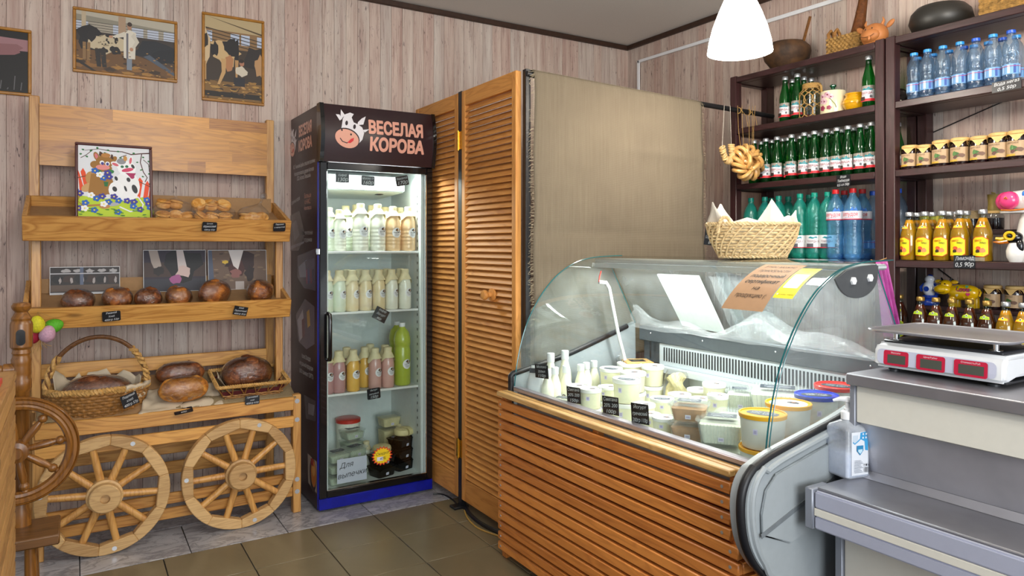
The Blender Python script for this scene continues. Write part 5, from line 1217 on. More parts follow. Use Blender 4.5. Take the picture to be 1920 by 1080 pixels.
# ------------------------------------------------------------------ louvred doors, post, rod, burlap curtain
def louvre(label, y0, y1, z0=0.045, z1=2.095, X=1.662, knob=None):
    t = thing('louvred_door', label, 'door', (X + 0.015, (y0 + y1) / 2, 0))
    sw_, th = 0.036, 0.03
    for a, b in ((y0, y0 + sw_), (y1 - sw_, y1)): obj('stile', M().box((X, a, z0), (X + th, b, z1)), 'louvre_pine_z', t, W=True, bevel=0.003)
    obj('rail', M().box((X + .002, y0 + sw_, z1 - 0.075), (X + th - .002, y1 - sw_, z1)), 'louvre_pine', t, W=True, bevel=0.002)
    obj('rail', M().box((X + .002, y0 + sw_, z0), (X + th - .002, y1 - sw_, z0 + 0.11)), 'louvre_pine', t, W=True, bevel=0.002)
    n = 64; za, zb_ = z0 + 0.115, z1 - 0.078; pitch = (zb_ - za) / n
    me = mesh('slat', M().box((-0.0195, y0 + sw_ - (y0 + y1) / 2, -0.0028), (0.0195, y1 - sw_ - (y0 + y1) / 2, 0.0028)), 'louvre_pine', 0.0012)
    for k in range(n): put('slat', me, t, (0.0, 0, za + (k + .5) * pitch), (0, radians(-52), 0))
    return t
d2 = louvre('pine louvred door nearest the burlap screen, with a round wooden knob', 2.658, 3.172)
d1 = louvre('pine louvred door half hidden behind the dark brown fridge', 3.215, 3.735)
kp = on_x(916, 553, 1.64)
m = M(); m.T = Matrix.Translation((1.662, on_x(918, 553, 1.65).y, kp.z)) @ Matrix.Rotation(-pi / 2, 4, 'Y'); m.lathe([(0, -0.006), (0.030, -0.006), (0.030, 0.004), (0.012, 0.008), (0.011, 0.022), (0.021, 0.030), (0.024, 0.040), (0.020, 0.050), (0, 0.054)], 22); obj('knob', m, 'louvre_pine_z', d2, W=True)
for py in (264, 840):
    zc = on_x(861, py, 1.66).z; h = M()
    h.tube([(1.655, 3.1935, zc - 0.05), (1.655, 3.1935, zc + 0.05)], 0.006, 10); h.box((1.657, 3.165, zc - 0.045), (1.6615, 3.19, zc + 0.045)); h.box((1.657, 3.197, zc - 0.045), (1.6615, 3.218, zc + 0.045))
    obj('hinge', h, 'brass', d2, W=True)
ps = thing('black_post', 'slim black metal post between the two louvred doors', 'post', (1.68, 3.194, 0))
obj('tube', M().box((1.664, 3.175, 0), (1.69, 3.212, 2.10)), 'black_metal', ps, W=True, bevel=0.002); obj('foot', M().box((1.62, 3.165, 0), (1.70, 3.222, 0.012)), 'black_metal', ps, W=True, bevel=0.002)
cf = thing('curtain_frame', 'black metal frame with a long rod carrying the burlap screen and bagels', 'curtain frame', (1.70, 2.625, 0))
obj('post', M().box((1.695, 2.628, 0), (1.722, 2.654, 2.10)), 'black_metal', cf, W=True, bevel=0.002)
obj('rod', M().tube([(1.70, 2.632, 2.078), (3.35, 2.632, 2.048)], 0.0135, 12), 'black_metal', cf, W=True)
# burlap
def make_burlap():
    m, nt, b = newmat('burlap')
    tc = coords(nt, (1, 1, 1), False)
    w1 = nd(nt, 'ShaderNodeTexWave', wave_type='BANDS', bands_direction='X'); w1.inputs['Scale'].default_value = 95; w1.inputs['Distortion'].default_value = 2.0; w1.inputs['Detail'].default_value = 2
    w2 = nd(nt, 'ShaderNodeTexWave', wave_type='BANDS', bands_direction='Z'); w2.inputs['Scale'].default_value = 95; w2.inputs['Distortion'].default_value = 2.0; w2.inputs['Detail'].default_value = 2
    for w in (w1, w2): nt.links.new(tc, w.inputs['Vector'])
    n1 = noise(nt, coords(nt, (30, 1, 0.6), False), 6, 4, 0.7); n2 = noise(nt, tc, 2.2, 3)
    c = mixc(nt, 0.5, w1.outputs['Fac'], w2.outputs['Fac'])
    c1 = ramp(nt, c, [(0.1, C('#4d4235')), (0.6, C('#766a57'))])
    c2 = mixc(nt, 0.45, c1, ramp(nt, n1, [(0.3, C('#5a4f41')), (0.7, C('#887c69'))]))
    c3 = mixc(nt, 0.35, c2, ramp(nt, n2, [(0.3, C('#605546')), (0.7, C('#7f735f'))]))
    nt.links.new(c3, b.inputs['Base Color']); b.inputs['Roughness'].default_value = 0.95
    bump(nt, b, c, 0.5, 0.0015)
make_burlap()
bc = thing('burlap_curtain', 'beige burlap cloth hung over the black rod beside the louvred doors', 'curtain', (2.22, 2.607, 0.80))
def bl(u, v):
    x = 1.728 + (1.038 + 0.03 * v) * u + 0.003 * sin(17 * v + 3 * u); z = 2.094 - 0.03 * u * (1 - v) - 1.29 * v
    y = 2.610 + 0.004 * sin(5 * u + 2) * v + 0.003 * sin(11 * u + 4 * v) * v - 0.005 * math.exp(-((v - .235) / .02) ** 2) * (u > .45) * min(1, (u - .45) * 6) + 0.003 * math.exp(-((v - .55) / .02) ** 2)
    if v < 0.012: y += 0.006
    return (x, y, z)
o = obj('cloth', M().grid(bl, 60, 90), 'burlap', bc, W=True, angle=80); sm = o.modifiers.new('thickness', 'SOLIDIFY'); sm.thickness = 0.002
m = M(); top = M().grid(lambda u, v: (1.728 + 1.038 * u, 2.612 + 0.020 * (1 - cos(pi * v)) , 2.0935 - 0.03 * u + 0.006 * sin(pi * v)), 40, 8)
o = obj('folded_edge', top, 'burlap', bc, W=True); sm = o.modifiers.new('thickness', 'SOLIDIFY'); sm.thickness = 0.002
r = random.Random(3); m = M()
for side in (0, 1):
    for k in range(230):
        v = (k + r.random()) / 230; x, y, z = bl(side, v); s = -1 if side == 0 else 1; L = r.uniform(.012, .030) if side == 0 else r.uniform(.008, .024)
        m.tube([(x, y - .001, z), (x + s * L * .5, y - .002 + r.uniform(-.003, .001), z + r.uniform(-.006, .006)), (x + s * L, y + r.uniform(-.004, .001), z - r.uniform(-.004, .016))], .0007, 3, caps=False)
o = obj('fringe', m, 'fringe_tan', bc, W=True); o['kind'] = 'stuff'
# bagel strings
plain('bagel', '#d8a560', 0.4, var=0.25, nscale=20, coat=0.3); plain('bagel_small', '#d9b277', 0.5, var=0.15, nscale=30)
def ring(m, c, R, r, e, n=20, k=8): 
    m.T = Matrix.Translation(c) @ Euler(e).to_matrix().to_4x4()
    m.grid(lambda u, v: ((R + r * cos(2 * pi * v)) * cos(2 * pi * u), (R * .9 + r * cos(2 * pi * v)) * sin(2 * pi * u), r * sin(2 * pi * v)), n, k, True); m.T = Matrix.Identity(4); return m
rodp = lambda px: on_y(px, 198, 2.615)
bs = thing('bagel_string', 'cluster of large golden bagels strung on twine from the black rod', 'bagels', rodp(1400) + Vector((0, 0, -0.35)))
r = random.Random(12); cc = on_y(1392, 306, 2.60); a0 = wloc(bs)
for k in range(24):
    a = 2 * pi * k / 16 * 1.0; ringr = 0.075 if k < 15 else 0.038; an = 2 * pi * k / (15 if k < 15 else 9) + 0.2
    c = cc + Vector((ringr * cos(an) * 1.02, -0.03 - 0.022 * (k >= 15) + 0.012 * sin(3.1 * k), ringr * sin(an) * .80 - 0.0))
    m = ring(M(), (0, 0, 0), .034, .0112, (0, 0, 0)); 
    me = mesh('bagel', m, 'bagel', merge=True) if k == 0 else me
    put('bagel', me, bs, c - a0, (r.uniform(-.25, .25), -an + (.5 if k < 15 else 1.3) + r.uniform(-.2, .2), r.uniform(-.3, .3)))
for px in (1383, 1391, 1405, 1411, 1416): 
    b = cc + Vector(((px - 1398) * .0030, -0.03, 0.05)); obj('twine', M().tube([rodp(px), (rodp(px) + b) * .5 + Vector((r.uniform(-.008, .008), 0, 0)), b], .0012, 5), 'twine', bs, W=True)
for px in (1390, 1408):
    q = rodp(px); z = 2.078 - (q.x - 1.70) * .0182
    obj('knot', M().tube([(q.x + .002 * sin(4 * i), 2.632 + .0155 * cos(2 * pi * i / 12), z + .0155 * sin(2 * pi * i / 12)) for i in range(26)], .002, 5), 'twine', bs, W=True)
    obj('loose_end', M().tube([(q.x, 2.615, z), (q.x + .03, 2.608, z - .03), (q.x + .042, 2.606, z - .085)], .0012, 5), 'twine', bs, W=True)
ss = thing('bagel_string', 'small pale dry bagels threaded on white string at the left of the cluster', 'bagels', rodp(1368) + Vector((0, 0, -0.35)))
a0 = wloc(ss)
pth = [on_y(a, b, 2.585) for a, b in ((1354, 277), (1357, 290), (1361, 300), (1366, 303), (1371, 300), (1373, 292), (1372, 282), (1371, 272))]
me = mesh('small_bagel', ring(M(), (0, 0, 0), .0135, .0062, (0, 0, 0), 14, 7), 'bagel_small', merge=True)
for i in range(22):
    f = i / 21 * (len(pth) - 1); j = min(int(f), len(pth) - 2); q = pth[j].lerp(pth[j + 1], f - j); tn = pth[j + 1] - pth[j]
    put('small_bagel', me, ss, q - a0, (r.uniform(-.25, .25), atan2(tn.x, tn.z) * .9 + r.uniform(-.2, .2), 0))
for a, b in ((0, 1358), (-1, 1369)): obj('string', M().tube([pth[a], rodp(b)], .0011, 5), 'string_white', ss, W=True)
# cables on the floor in front of the doors
def cable(name, label, pts, rad, mat):
    P = [on_z(a, b, rad) for a, b in pts]; c = P[0].copy(); c.z = 0
    Q = []
    for i in range(len(P) - 1):
        p0, p1, p2, p3 = P[max(i - 1, 0)], P[i], P[i + 1], P[min(i + 2, len(P) - 1)]
        for k in range(6):
            t = k / 6; Q.append(0.5 * ((2 * p1) + (p2 - p0) * t + (2 * p0 - 5 * p1 + 4 * p2 - p3) * t * t + (3 * p1 - p0 - 3 * p2 + p3) * t ** 3) - c)
    Q.append(P[-1] - c)
    tag(obj(name, M().tube(Q, rad, 8), mat, loc=c), label, 'cable')
cable('power_cable', 'thick black cable curving out from under the louvred door', [(872, 945), (880, 962), (900, 980), (925, 993), (948, 1001), (975, 1010)], 0.009, 'cable_black')
cable('power_cable', 'second black cable lying beside the thick one under the door', [(868, 950), (882, 966), (905, 985), (930, 997), (955, 1006), (980, 1016)], 0.006, 'cable_black')
cable('yellow_cable', 'thin yellow cable curving over the tiles beside the slatted counter', [(871, 957), (877, 972), (893, 988), (912, 997), (932, 1004), (950, 1010), (975, 1016)], 0.004, 'cable_yellow')
cable('fridge_cable', 'thin black fridge cable on the marble strip by the black post', [(812, 926), (826, 926), (840, 931), (852, 940), (858, 948)], 0.004, 'cable_black')
# ------------------------------------------------------------------ refrigerated display case
glassy('case_glass', '#eef6f4', 1.0, 0.0, rough=0.012)
glassy('case_side_glass', '#e4eaea', 1.0, 0.11, rough=0.02)
plain('glass_edge', '#1f6468', 0.15, var=0.03, coat=0.5)
glassy('hazy_pane', '#dde8ea', 0.7, 0.19, (0.8, 0.86, 0.88, 1), 0.1)
glassy('film_white', '#f2f5f6', 0.8, 0.13, (0.9, 0.93, 0.95, 1), 0.12, crinkle=0.6); plain('profile_grey_dark', '#6f757a', 0.5)
plain('case_inner', '#c6ccd0', 0.35, var=0.02); plain('case_red', '#8c1420', 0.4); plain('aluminium', '#b4b8bb', 0.28, 0.9, var=0.02)
plain('sill', '#a79fa6', 0.35, 0.6, var=0.02); plain('strip_dark', '#63696e', 0.35, 0.5, var=0.04)
CY0, CY1, DK = 1.285, 2.575, 0.62
dc = thing('display_case', 'glass fronted chilled display case with curved glass and grey plastic ends', 'display case', (1.95, 1.93, 0))
def cb(name, a, b, mat, bev=0.0, par=None): return obj(name, M().box(a, b), mat, par or dc, W=True, bevel=bev)
cb('body', (1.66, 1.30, 0.10), (2.30, 2.55, DK - 0.021), 'case_red', 0.004)
for x in (1.72, 2.24):
    for y in (1.4, 2.45): obj('foot', M().lathe([(0, 0), (.022, 0), (.022, .10), (0, .10)], 12, (x, y, 0)), 'black_metal', dc, W=True)
cb('deck', (1.63, 1.278, DK - 0.02), (2.285, 2.552, DK), 'case_inner', 0.002)
cb('front_wall', (1.605, 1.30, DK - 0.02), (1.628, 2.555, 0.712), 'case_inner')
cb('front_sill', (1.588, 1.287, 0.705), (1.622, 2.560, 0.7225), 'sill', 0.003)
# rear wall with ventilation grille
cb('rear_ledge', (2.262, 1.278, 0.745), (2.305, 2.552, 0.775), 'case_inner', 0.003)
cb('rear_wall', (2.286, 1.278, DK), (2.305, 2.552, 0.745), 'case_inner')
gp = cb('grille_panel', (2.292, 1.278, 0.776), (2.31, 2.42, 0.874), 'case_inner')
m = M()
for k in range(70):
    y = 1.295 + k * 0.0158
    m.box((2.2905, y, 0.797), (2.2919, y + 0.0075, 0.858))
o = obj('grille_slots', m, 'dark_plastic', gp, W=True); o['kind'] = 'stuff'
cb('recess_panel', (2.318, 2.421, 0.776), (2.33, 2.552, 0.874), 'strip_dark')
cb('upper_strip', (2.284, 1.278, 0.875), (2.34, 2.552, 0.944), 'strip_dark', 0.004)
for y in (1.40, 1.78, 2.15, 2.47): obj('screw', M().ball((2.2835, y, 0.915), 0.0045, 8, 5), 'chrome', dc, W=True)
# curved front glass
GP = [(1.604, .722), (1.612, .79), (1.626, .86), (1.646, .93), (1.674, 1.0), (1.712, 1.065), (1.758, 1.125), (1.812, 1.178), (1.872, 1.219), (1.938, 1.248), (2.01, 1.264), (2.09, 1.271), (2.20, 1.274)]
def spline(P, n):
    out = []
    for i in range(len(P) - 1):
        p0, p1, p2, p3 = [Vector(P[max(0, min(len(P) - 1, j))]) for j in (i - 1, i, i + 1, i + 2)]
        for k in range(n):
            t = k / n; out.append(0.5 * ((2 * p1) + (p2 - p0) * t + (2 * p0 - 5 * p1 + 4 * p2 - p3) * t * t + (3 * p1 - p0 - 3 * p2 + p3) * t ** 3))
    return out + [Vector(P[-1])]
GC = spline(GP, 4)
def gl_arc(): 
    s = [0]
    for a, b in zip(GC, GC[1:]): s.append(s[-1] + (b - a).length)
    return s
GS = gl_arc()
def g_at(s, off=0.0):
    i = 0
    while i < len(GS) - 2 and GS[i + 1] < s: i += 1
    t = (s - GS[i]) / (GS[i + 1] - GS[i]); p = GC[i].lerp(GC[i + 1], t); d = (GC[i + 1] - GC[i]).normalized()
    return Vector((p.x - d.y * off, p.y + d.x * off))
m = M(); n = len(GC)
m.add([(p.x, CY0, p.y) for p in GC] + [(p.x, CY1, p.y) for p in GC], [(i, i + 1, n + i + 1, n + i) for i in range(n - 1)])
fg = obj('front_glass', m, 'case_glass', dc, W=True, angle=60)
for y, nm in ((CY0, 'glass_edge'), (CY1, 'glass_edge')): obj('front_glass_edge', M().tube([(p.x, y, p.y) for p in GC], 0.0026, 6), 'glass_edge', fg, W=True)
obj('front_glass_edge', M().tube([(p.x - .003, CY0 - .012, p.y + .001) for p in GC], 0.0018, 6), 'glass_edge', fg, W=True)
# side panes, rear sliding panes
BT = [(1.50, .742), (1.56, .764), (1.70, .793), (1.87, .828), (2.05, .880), (2.20, .928), (2.29, .958)]
for y in (CY0 - 0.004, CY1 + 0.004):
    poly = [(p.x + .004, p.y) for p in GC if p.x < 2.10] + [(2.115, 1.262)] + [(2.285, .952), (2.20, .926), (2.05, .878), (1.87, .826), (1.70, .791), (1.615, .772)]
    sp = obj('side_glass', M().add([(x, y, z) for x, z in poly], [tuple(range(len(poly)))]), 'case_side_glass', dc, W=True)
    obj('side_glass_edge', M().tube([(2.117, y, 1.262), (2.287, y, .953)], 0.0025, 6), 'glass_edge', sp, W=True)
obj('rear_pane', M().add([(2.285, CY0, .95), (2.285, 1.95, .95), (2.115, 1.95, 1.262), (2.115, CY0, 1.262)], [(0, 1, 2, 3)]), 'hazy_pane', dc, W=True)
obj('rear_pane', M().add([(2.295, 1.90, .95), (2.295, CY1, .95), (2.125, CY1, 1.262), (2.125, 1.90, 1.262)], [(0, 1, 2, 3)]), 'hazy_pane', dc, W=True)
# top profile with the case light
cb('top_profile', (2.03, 1.292, 1.243), (2.20, 2.568, 1.262), 'case_inner', 0.006)
cb('profile_lip', (2.03, 1.292, 1.222), (2.034, 2.568, 1.2425), 'case_inner')
obj('light_tube', M().tube([(2.07, 1.33, 1.232), (2.07, 2.53, 1.232)], 0.009, 10), 'led', dc, W=True)
lamp('case_light', 'AREA', (2.06, 1.93, 1.2215), 10, (1.0, 0.99, 0.96), 0.04, 1.15, (0, radians(12), 0))
# plate with two white bolts at the near top corner
m = M(); pl_ = [(1.900, 1.222), (1.955, 1.247), (2.03, 1.259), (2.10, 1.262), (2.118, 1.258)] + [(2.01 + .106 * cos(a), 1.232 - .070 * sin(a)) for a in [.2 + (pi - .62) * i / 14 for i in range(15)]]
m.prism(pl_, CY0 - 0.012, CY0 - 0.0055, lambda x, z, y: (x, y, z)); hp_ = obj('corner_plate', m, plain('plate_grey', '#4a4d50', 0.5, var=.03), dc, W=True, bevel=0.001)
for x, z in ((1.985, 1.215), (2.07, 1.222)):
    b = M(); b.T = Matrix.Translation((x, CY0 - 0.012, z)) @ Matrix.Rotation(pi / 2, 4, 'X'); b.lathe([(0.013, -.001), (0.012, .006), (0, .008)], 6); obj('bolt', b, 'white_plastic', hp_, W=True)
# moulded grey end panels
EP = [(1.50, .744), (1.475, .722), (1.458, .69), (1.452, .65), (1.456, .60), (1.47, .55), (1.50, .50), (1.545, .455), (1.60, .42), (1.68, .385), (1.80, .36), (2.30, .345)]
OUT = spline(EP, 3); TOP = spline(BT, 3)
poly = [(p.x, p.y) for p in OUT] + [(p.x, p.y) for p in reversed(TOP)][:-1]
for y0, y1 in ((1.222, 1.277), (2.58, 2.612)):
    if y0 > 2: poly = [(max(x, 1.592), z) for x, z in poly]; OUT = [Vector((max(q.x, 1.592), q.y)) for q in OUT]; TOP = [Vector((max(q.x, 1.592), q.y)) for q in TOP]
    e = obj('end_panel', M().prism(poly, y0, y1, lambda x, z, y: (x, y, z)), 'grey_plastic', dc, W=True, bevel=0.004, seg=2)
    ed = [(p.x, p.y) for p in reversed(TOP)][2:] + [(p.x, p.y) for p in OUT][:-6]
    obj('rubber_bumper', M().tube([(x, (y0 + y1) / 2 - 0.012, z) for x, z in ed], 0.0125, 10), 'black_rubber', e, W=True)
    if y0 < 1.5:
        obj('edge_moulding', M().tube([(x + .022, y0 - 0.001, z - .012 if x > 1.5 else z) for x, z in ed[4:]], 0.0085, 8), 'grey_plastic', e, W=True)
        inn = [(1.56, .725), (1.70, .755), (1.87, .79), (2.25, .90), (2.25, .66), (1.87, .58), (1.62, .50 + .03), (1.505, .575), (1.503, .63), (1.52, .69)]
        obj('raised_field', M().prism([(x, z) for x, z in inn], y0 - 0.008, y0, lambda x, z, y: (x, y, z)), 'grey_plastic', e, W=True, bevel=0.006, seg=2)
        obj('groove', M().bar((1.50, y0 - 0.0095, .575), (2.2, y0 - 0.0095, .80), .002, .012, (0, 0, 1)), 'profile_grey_dark', e, W=True)
cb('pricing_note', (1.575, 1.296, 0.545), (1.576, 1.318, 0.59), 'white_plastic')
# drain pipe inside
m = M(); pp_ = [on_y(a, b, 2.50) for a, b in ((1123, 529), (1136, 530), (1142, 540), (1150, 580), (1160, 630), (1172, 675))]
obj('white_pipe', M().tube([pp_[0], pp_[1]] + [pp_[1].lerp(pp_[2], t) for t in (.35, .7)] + pp_[2:], 0.0085, 10), 'white_paint', dc, W=True)
obj('red_wire', M().tube([on_y(1123, 529, 2.50), on_y(1124, 518, 2.50), on_y(1127, 508, 2.50)], 0.0025, 6), 'red_plastic', dc, W=True)
obj('thermostat_knob', (lambda mm: mm)(M().lathe([(0, 0), (.018, 0), (.018, .012), (0, .012)], 20)), 'grey_plastic', dc, loc=on_y(1160, 673, 2.552) - wloc(dc), rot=(pi / 2, 0, 0))
obj('cable', M().tube([(2.31, 2.50, .94), (2.30, 2.49, .90), (2.305, 2.495, .79)], 0.004, 6), 'cable_black', dc, W=True)
# white sheet and plastic film behind the rear panes
RN = Vector((0.31, 0, 0.17)).normalized()
def rp(px, py, off=0.0):  # point on the slanted rear pane plane
    v = _dir(px, py); o = Vector((0, 0, EYE)); q = Vector((2.285, 0, .95)); n_ = Vector((.312, 0, .17)).normalized()
    return o + v * ((q - o).dot(n_) / v.dot(n_)) + n_ * off
ws = thing('white_sheet', 'white foam sheet standing inside the rear opening of the display case', 'sheet', (2.2, 2.2, 0.945))
c4 = [rp(a, b, -0.018) for a, b in ((1237, 511), (1314, 514), (1363, 621), (1284, 606))]
m = M(); m.add(c4 + [p + RN * 0.008 for p in c4], [(0, 1, 2, 3), (7, 6, 5, 4), (0, 4, 5, 1), (1, 5, 6, 2), (2, 6, 7, 3), (3, 7, 4, 0)]); obj('panel', m, plain('foam', '#ccd2cf', 0.6, var=.02), ws, W=True)
fs = thing('plastic_film', 'crumpled clear plastic film lying along the rear ledge of the display case', 'plastic film', (2.26, 1.95, 0.945))
r = random.Random(6); a0 = [r.uniform(0, 6) for _ in range(8)]
def film(u, v):
    y = 1.32 + 1.2 * u; hgt = (0.055 + 0.03 * sin(9 * u + a0[0]) + 0.02 * sin(21 * u + a0[1])) * (1 + .35 * math.exp(-((u - .38) / .08) ** 2))
    return (2.235 + 0.045 * cos(pi * v) * (1 - .3 * sin(14 * u)), y + .01 * sin(30 * v + 9 * u), 0.9455 + max(0, hgt * sin(pi * v) + .006 * sin(17 * u + 12 * v + a0[2])))
obj('sheet', M().grid(film, 90, 10), 'film_white', fs, W=True, angle=18)
f2 = thing('plastic_film', 'torn strips of clear film hanging right of the white foam sheet', 'plastic film', (2.2, 1.9, 0.945))
for (a, b, c, d) in (((1332, 515), (1350, 515), (1396, 617), (1378, 620)), ((1350, 516), (1362, 516), (1360, 566), (1352, 567))):
    q = [rp(*z, -0.014) for z in (a, b, c, d)]
    obj('strip', M().grid(lambda u, v: (q[0] * (1 - u) + q[1] * u) * (1 - v) + (q[3] * (1 - u) + q[2] * u) * v + RN * (.004 * sin(9 * u + 14 * v)), 10, 10), 'film_white', f2, W=True, angle=18)

# poster and yellow flyer stuck on the curved glass
def on_glass(px, py):
    best = None
    for k in range(400):
        s = GS[-1] * k / 400; p = g_at(s); v = _dir(px, py); q = Vector((0, 0, EYE)) + v * (p.x / v.x)
        d = abs(q.z - p.y)
        if best is None or d < best[0]: best = (d, s, q.y)
    return best[1], best[2]
def glass_sheet(name, label, corners, col, paint, cat='poster', back=None):
    S = [on_glass(*c) for c in corners]; s1 = (S[0][0] + S[1][0]) / 2; s0 = (S[2][0] + S[3][0]) / 2
    yL = (S[0][1] + S[3][1]) / 2; yR = (S[1][1] + S[2][1]) / 2; w, h = yL - yR, s1 - s0
    t = thing(name, label, cat, (g_at((s0 + s1) / 2).x, (yL + yR) / 2, g_at(s0).y)); o0 = wloc(t)
    lift = .0018 if cat == 'poster' else .003
    def mp(u, v, hh): p = g_at(s0 + v, lift + hh); return tuple(Vector((p.x, yL - u, p.y)) - o0)
    m = M().grid(lambda a, b: tuple(Vector(mp(a * w, b * h, 0)) + o0), 2, 40); o = obj('sheet', m, col, t, W=True)
    P = Paint(0.00008); P.h = 4; paint(P, w, h); P.build('print', t, mp, cuts=1)
    return t
plain('poster_paper', '#ab8664', 0.6, var=0.02); plain('flyer_yellow', '#f2df1c', 0.5, var=0.01)
def poster(P, w, h):
    for s, v, b, sz in (('У нас можно', .86, 0, .085), ('приобрести', .73, 0, .085), ('подарочный', .59, .022, .085), ('сертификат', .46, .022, .085), ('на', .33, 0, .085), ('продукцию (:', .20, 0, .085)):
        P.text(s, w / 2, h * v, h * sz * 1.2, '#2c211c', 0.25, 'CENTER', b, 0, {'на': w * .17}.get(s, w * (.80 if b else .74)))
def flyer(P, w, h):
    P.text('Оставьте отзыв', w / 2, h * .88, h * .055, '#8a7a20', 0, 'CENTER', 0, 0, w * .6); P.text('о нас', w / 2, h * .81, h * .055, '#8a7a20')
    P.rrect(w * .14, h * .27, w * .86, h * .72, w * .04, '#ececf0')
    P.oval(w * .13, h * .10, w * .05, w * .05, '#f7f3c8', 12); P.text('отзывы', w * .36, h * .08, h * .045, '#8a7a20'); P.text('карты', w * .78, h * .08, h * .045, '#8a7a20')
glass_sheet('poster', 'brown gift certificate poster taped on the curved display glass', ((1425, 495), (1504, 500), (1437, 586), (1368, 579)), 'poster_paper', poster)
glass_sheet('flyer', 'yellow flyer with a blank white square beside the brown poster', ((1496, 504), (1531, 506), (1498, 562), (1458, 560)), 'flyer_yellow', flyer, 'flyer')

# ------------------------------------------------------------------ slatted wooden front
sl = thing('wooden_cladding', 'orange stained slatted wooden cladding in front of the display case', 'cladding', (1.56, 1.96, 0))
def sb(name, a, b, mat='slat_orange', bev=0.003): return obj(name, M().box(a, b), mat, sl, W=True, bevel=bev)
sb('top_board', (1.532, 1.345, 0.683), (1.560, 2.605, 0.7025), 'slat_top'); sb('top_board', (1.5615, 1.305, 0.684), (1.587, 2.605, 0.7035), 'slat_top')
for k in range(15):
    z = 0.651 - k * 0.0427; y0 = 1.347 if k < 4 else 1.318
    sb('slat', (1.536, y0, z - 0.0165), (1.555, 2.600, z + 0.0165))
    m = M()
    for y in (y0 + 0.028, 2.578):
        c = M(); c.T = Matrix.Translation((1.536, y, z)) @ Matrix.Rotation(-pi / 2, 4, 'Y'); c.lathe([(.0052, -.001), (.005, .0012), (0, .0016)], 8); o = obj('screw', c, 'screw', sl, W=True)
    if k >= 4: sb('side_slat', (1.5565, 1.318, z - 0.0165), (2.05, 1.337, z + 0.0165), 'slat_orange_x')
sb('post', (1.5555, 1.3375, 0.0), (1.5865, 1.367, 0.682), 'slat_orange_x'); sb('post', (1.5555, 2.565, 0.0), (1.5865, 2.598, 0.682), 'slat_orange_x'); sb('post', (1.5555, 1.95, 0.0), (1.5865, 1.98, 0.682), 'slat_orange_x')

# ------------------------------------------------------------------ goods in the case
plain('tub_white', '#f1f1ea', 0.35, var=0.01, coat=0.1, sss=0.0); plain('cream_body', '#eeebc9', 0.4, var=0.02); plain('bucket_white', '#ecebe0', 0.4, var=0.02); plain('lid_yellow', '#f2b01e', 0.35, var=0.02, coat=0.2); plain('lid_blue', '#1c3fb4', 0.3, var=0.02, coat=0.3); plain('lid_red', '#e02a1c', 0.3, var=0.02, coat=0.2); plain('brown_curd', '#c59468', 0.6, var=0.15, nscale=30, bumps=0.4); plain('bottle_milk', '#f4f2dc', 0.3, var=0.01, coat=0.3)
def lid_label(P, r, kind):
    if kind == 'black':
        P.poly([(r * .75 * cos(a) if abs(cos(a)) < .9 else r * .68 * (1 if cos(a) > 0 else -1), r * .42 * sin(a)) for a in [2 * pi * i / 20 for i in range(20)]], '#39414a')
        for k, s in enumerate(('СМЕТАНА', '20% 500г')): P.text(s, 0, r * (.08 - .26 * k), r * .2, '#c9ced4', .1, 'CENTER', 0, 0, r * 1.0)
    else:
        P.oval(0, 0, r * .82, r * .82, '#f3f3f1', 20); blob(P, r * .12, r * .28, r * .34, r * .2, '#2a2220', 4, 9); P.oval(r * .12, r * .3, r * .1, r * .12, '#8a5a3a', 8); P.text('СМЕТАНА', 0, -r * .05, r * .17, '#5a5a60', 0, 'CENTER', 0, 0, r * .9); P.line([(-r * .45, -r * .25), (0, -r * .32), (r * .45, -r * .24)], r * .03, '#9a9aa2'); P.line([(-r * .3, -r * .42), (r * .32, -r * .4)], r * .03, '#9a9aa2')
def tub(R, H, body, lid, kind, ring=False):
    t = thing('round_tub', 'x', 'tub')
    obj('body', M().lathe([(0, 0), (R * .84, 0), (R * .86, .002), (R * .95, H - .012), (R * .97, H - .008), (R * .9, H - .008)], 28), body, t)
    obj('lid', M().lathe([(R * .97, H - .014), (R, H - .013), (R * 1.01, H - .002), (R * .985, H), (R * .93, H - .0005), (R * .91, H - .004), (0, H - .004)], 32), lid, t)
    P = Paint(0.0003); lid_label(P, R, kind); P.build('lid_label', t, lambda u, v, h: (u, v, H - .0038 + h))
    P = Paint(0.0003); P.rect(-.007, 0, .007, .018, '#dcd6ec'); P.rect(-.004, .004, .004, .014, '#b5add0'); P.build('price_sticker', t, wrap(R * .925, H * .45))
    return Line(t)
TB = {}
def T(key, *a):
    if key not in TB: TB[key] = tub(*a)
    return TB[key]
ROT = -pi / 2 + 0.55
def put_tub(key, args, x, y, ztop, n, label, group, rot=0.0):
    H = args[1]; s = (ztop - DK) / (n * H); r = random.Random(int(x * 1e4)); ln = T(key, *args)
    for k in range(n):
        o = ln((x, y, DK + k * H * s + 0.0004 * k), ROT + rot + r.uniform(-.3, .3), label if k == n - 1 else 'lower tub under the ' + label, group)
        o.scale = (1, 1, s)
G1 = 'white lidded tubs in the display case'
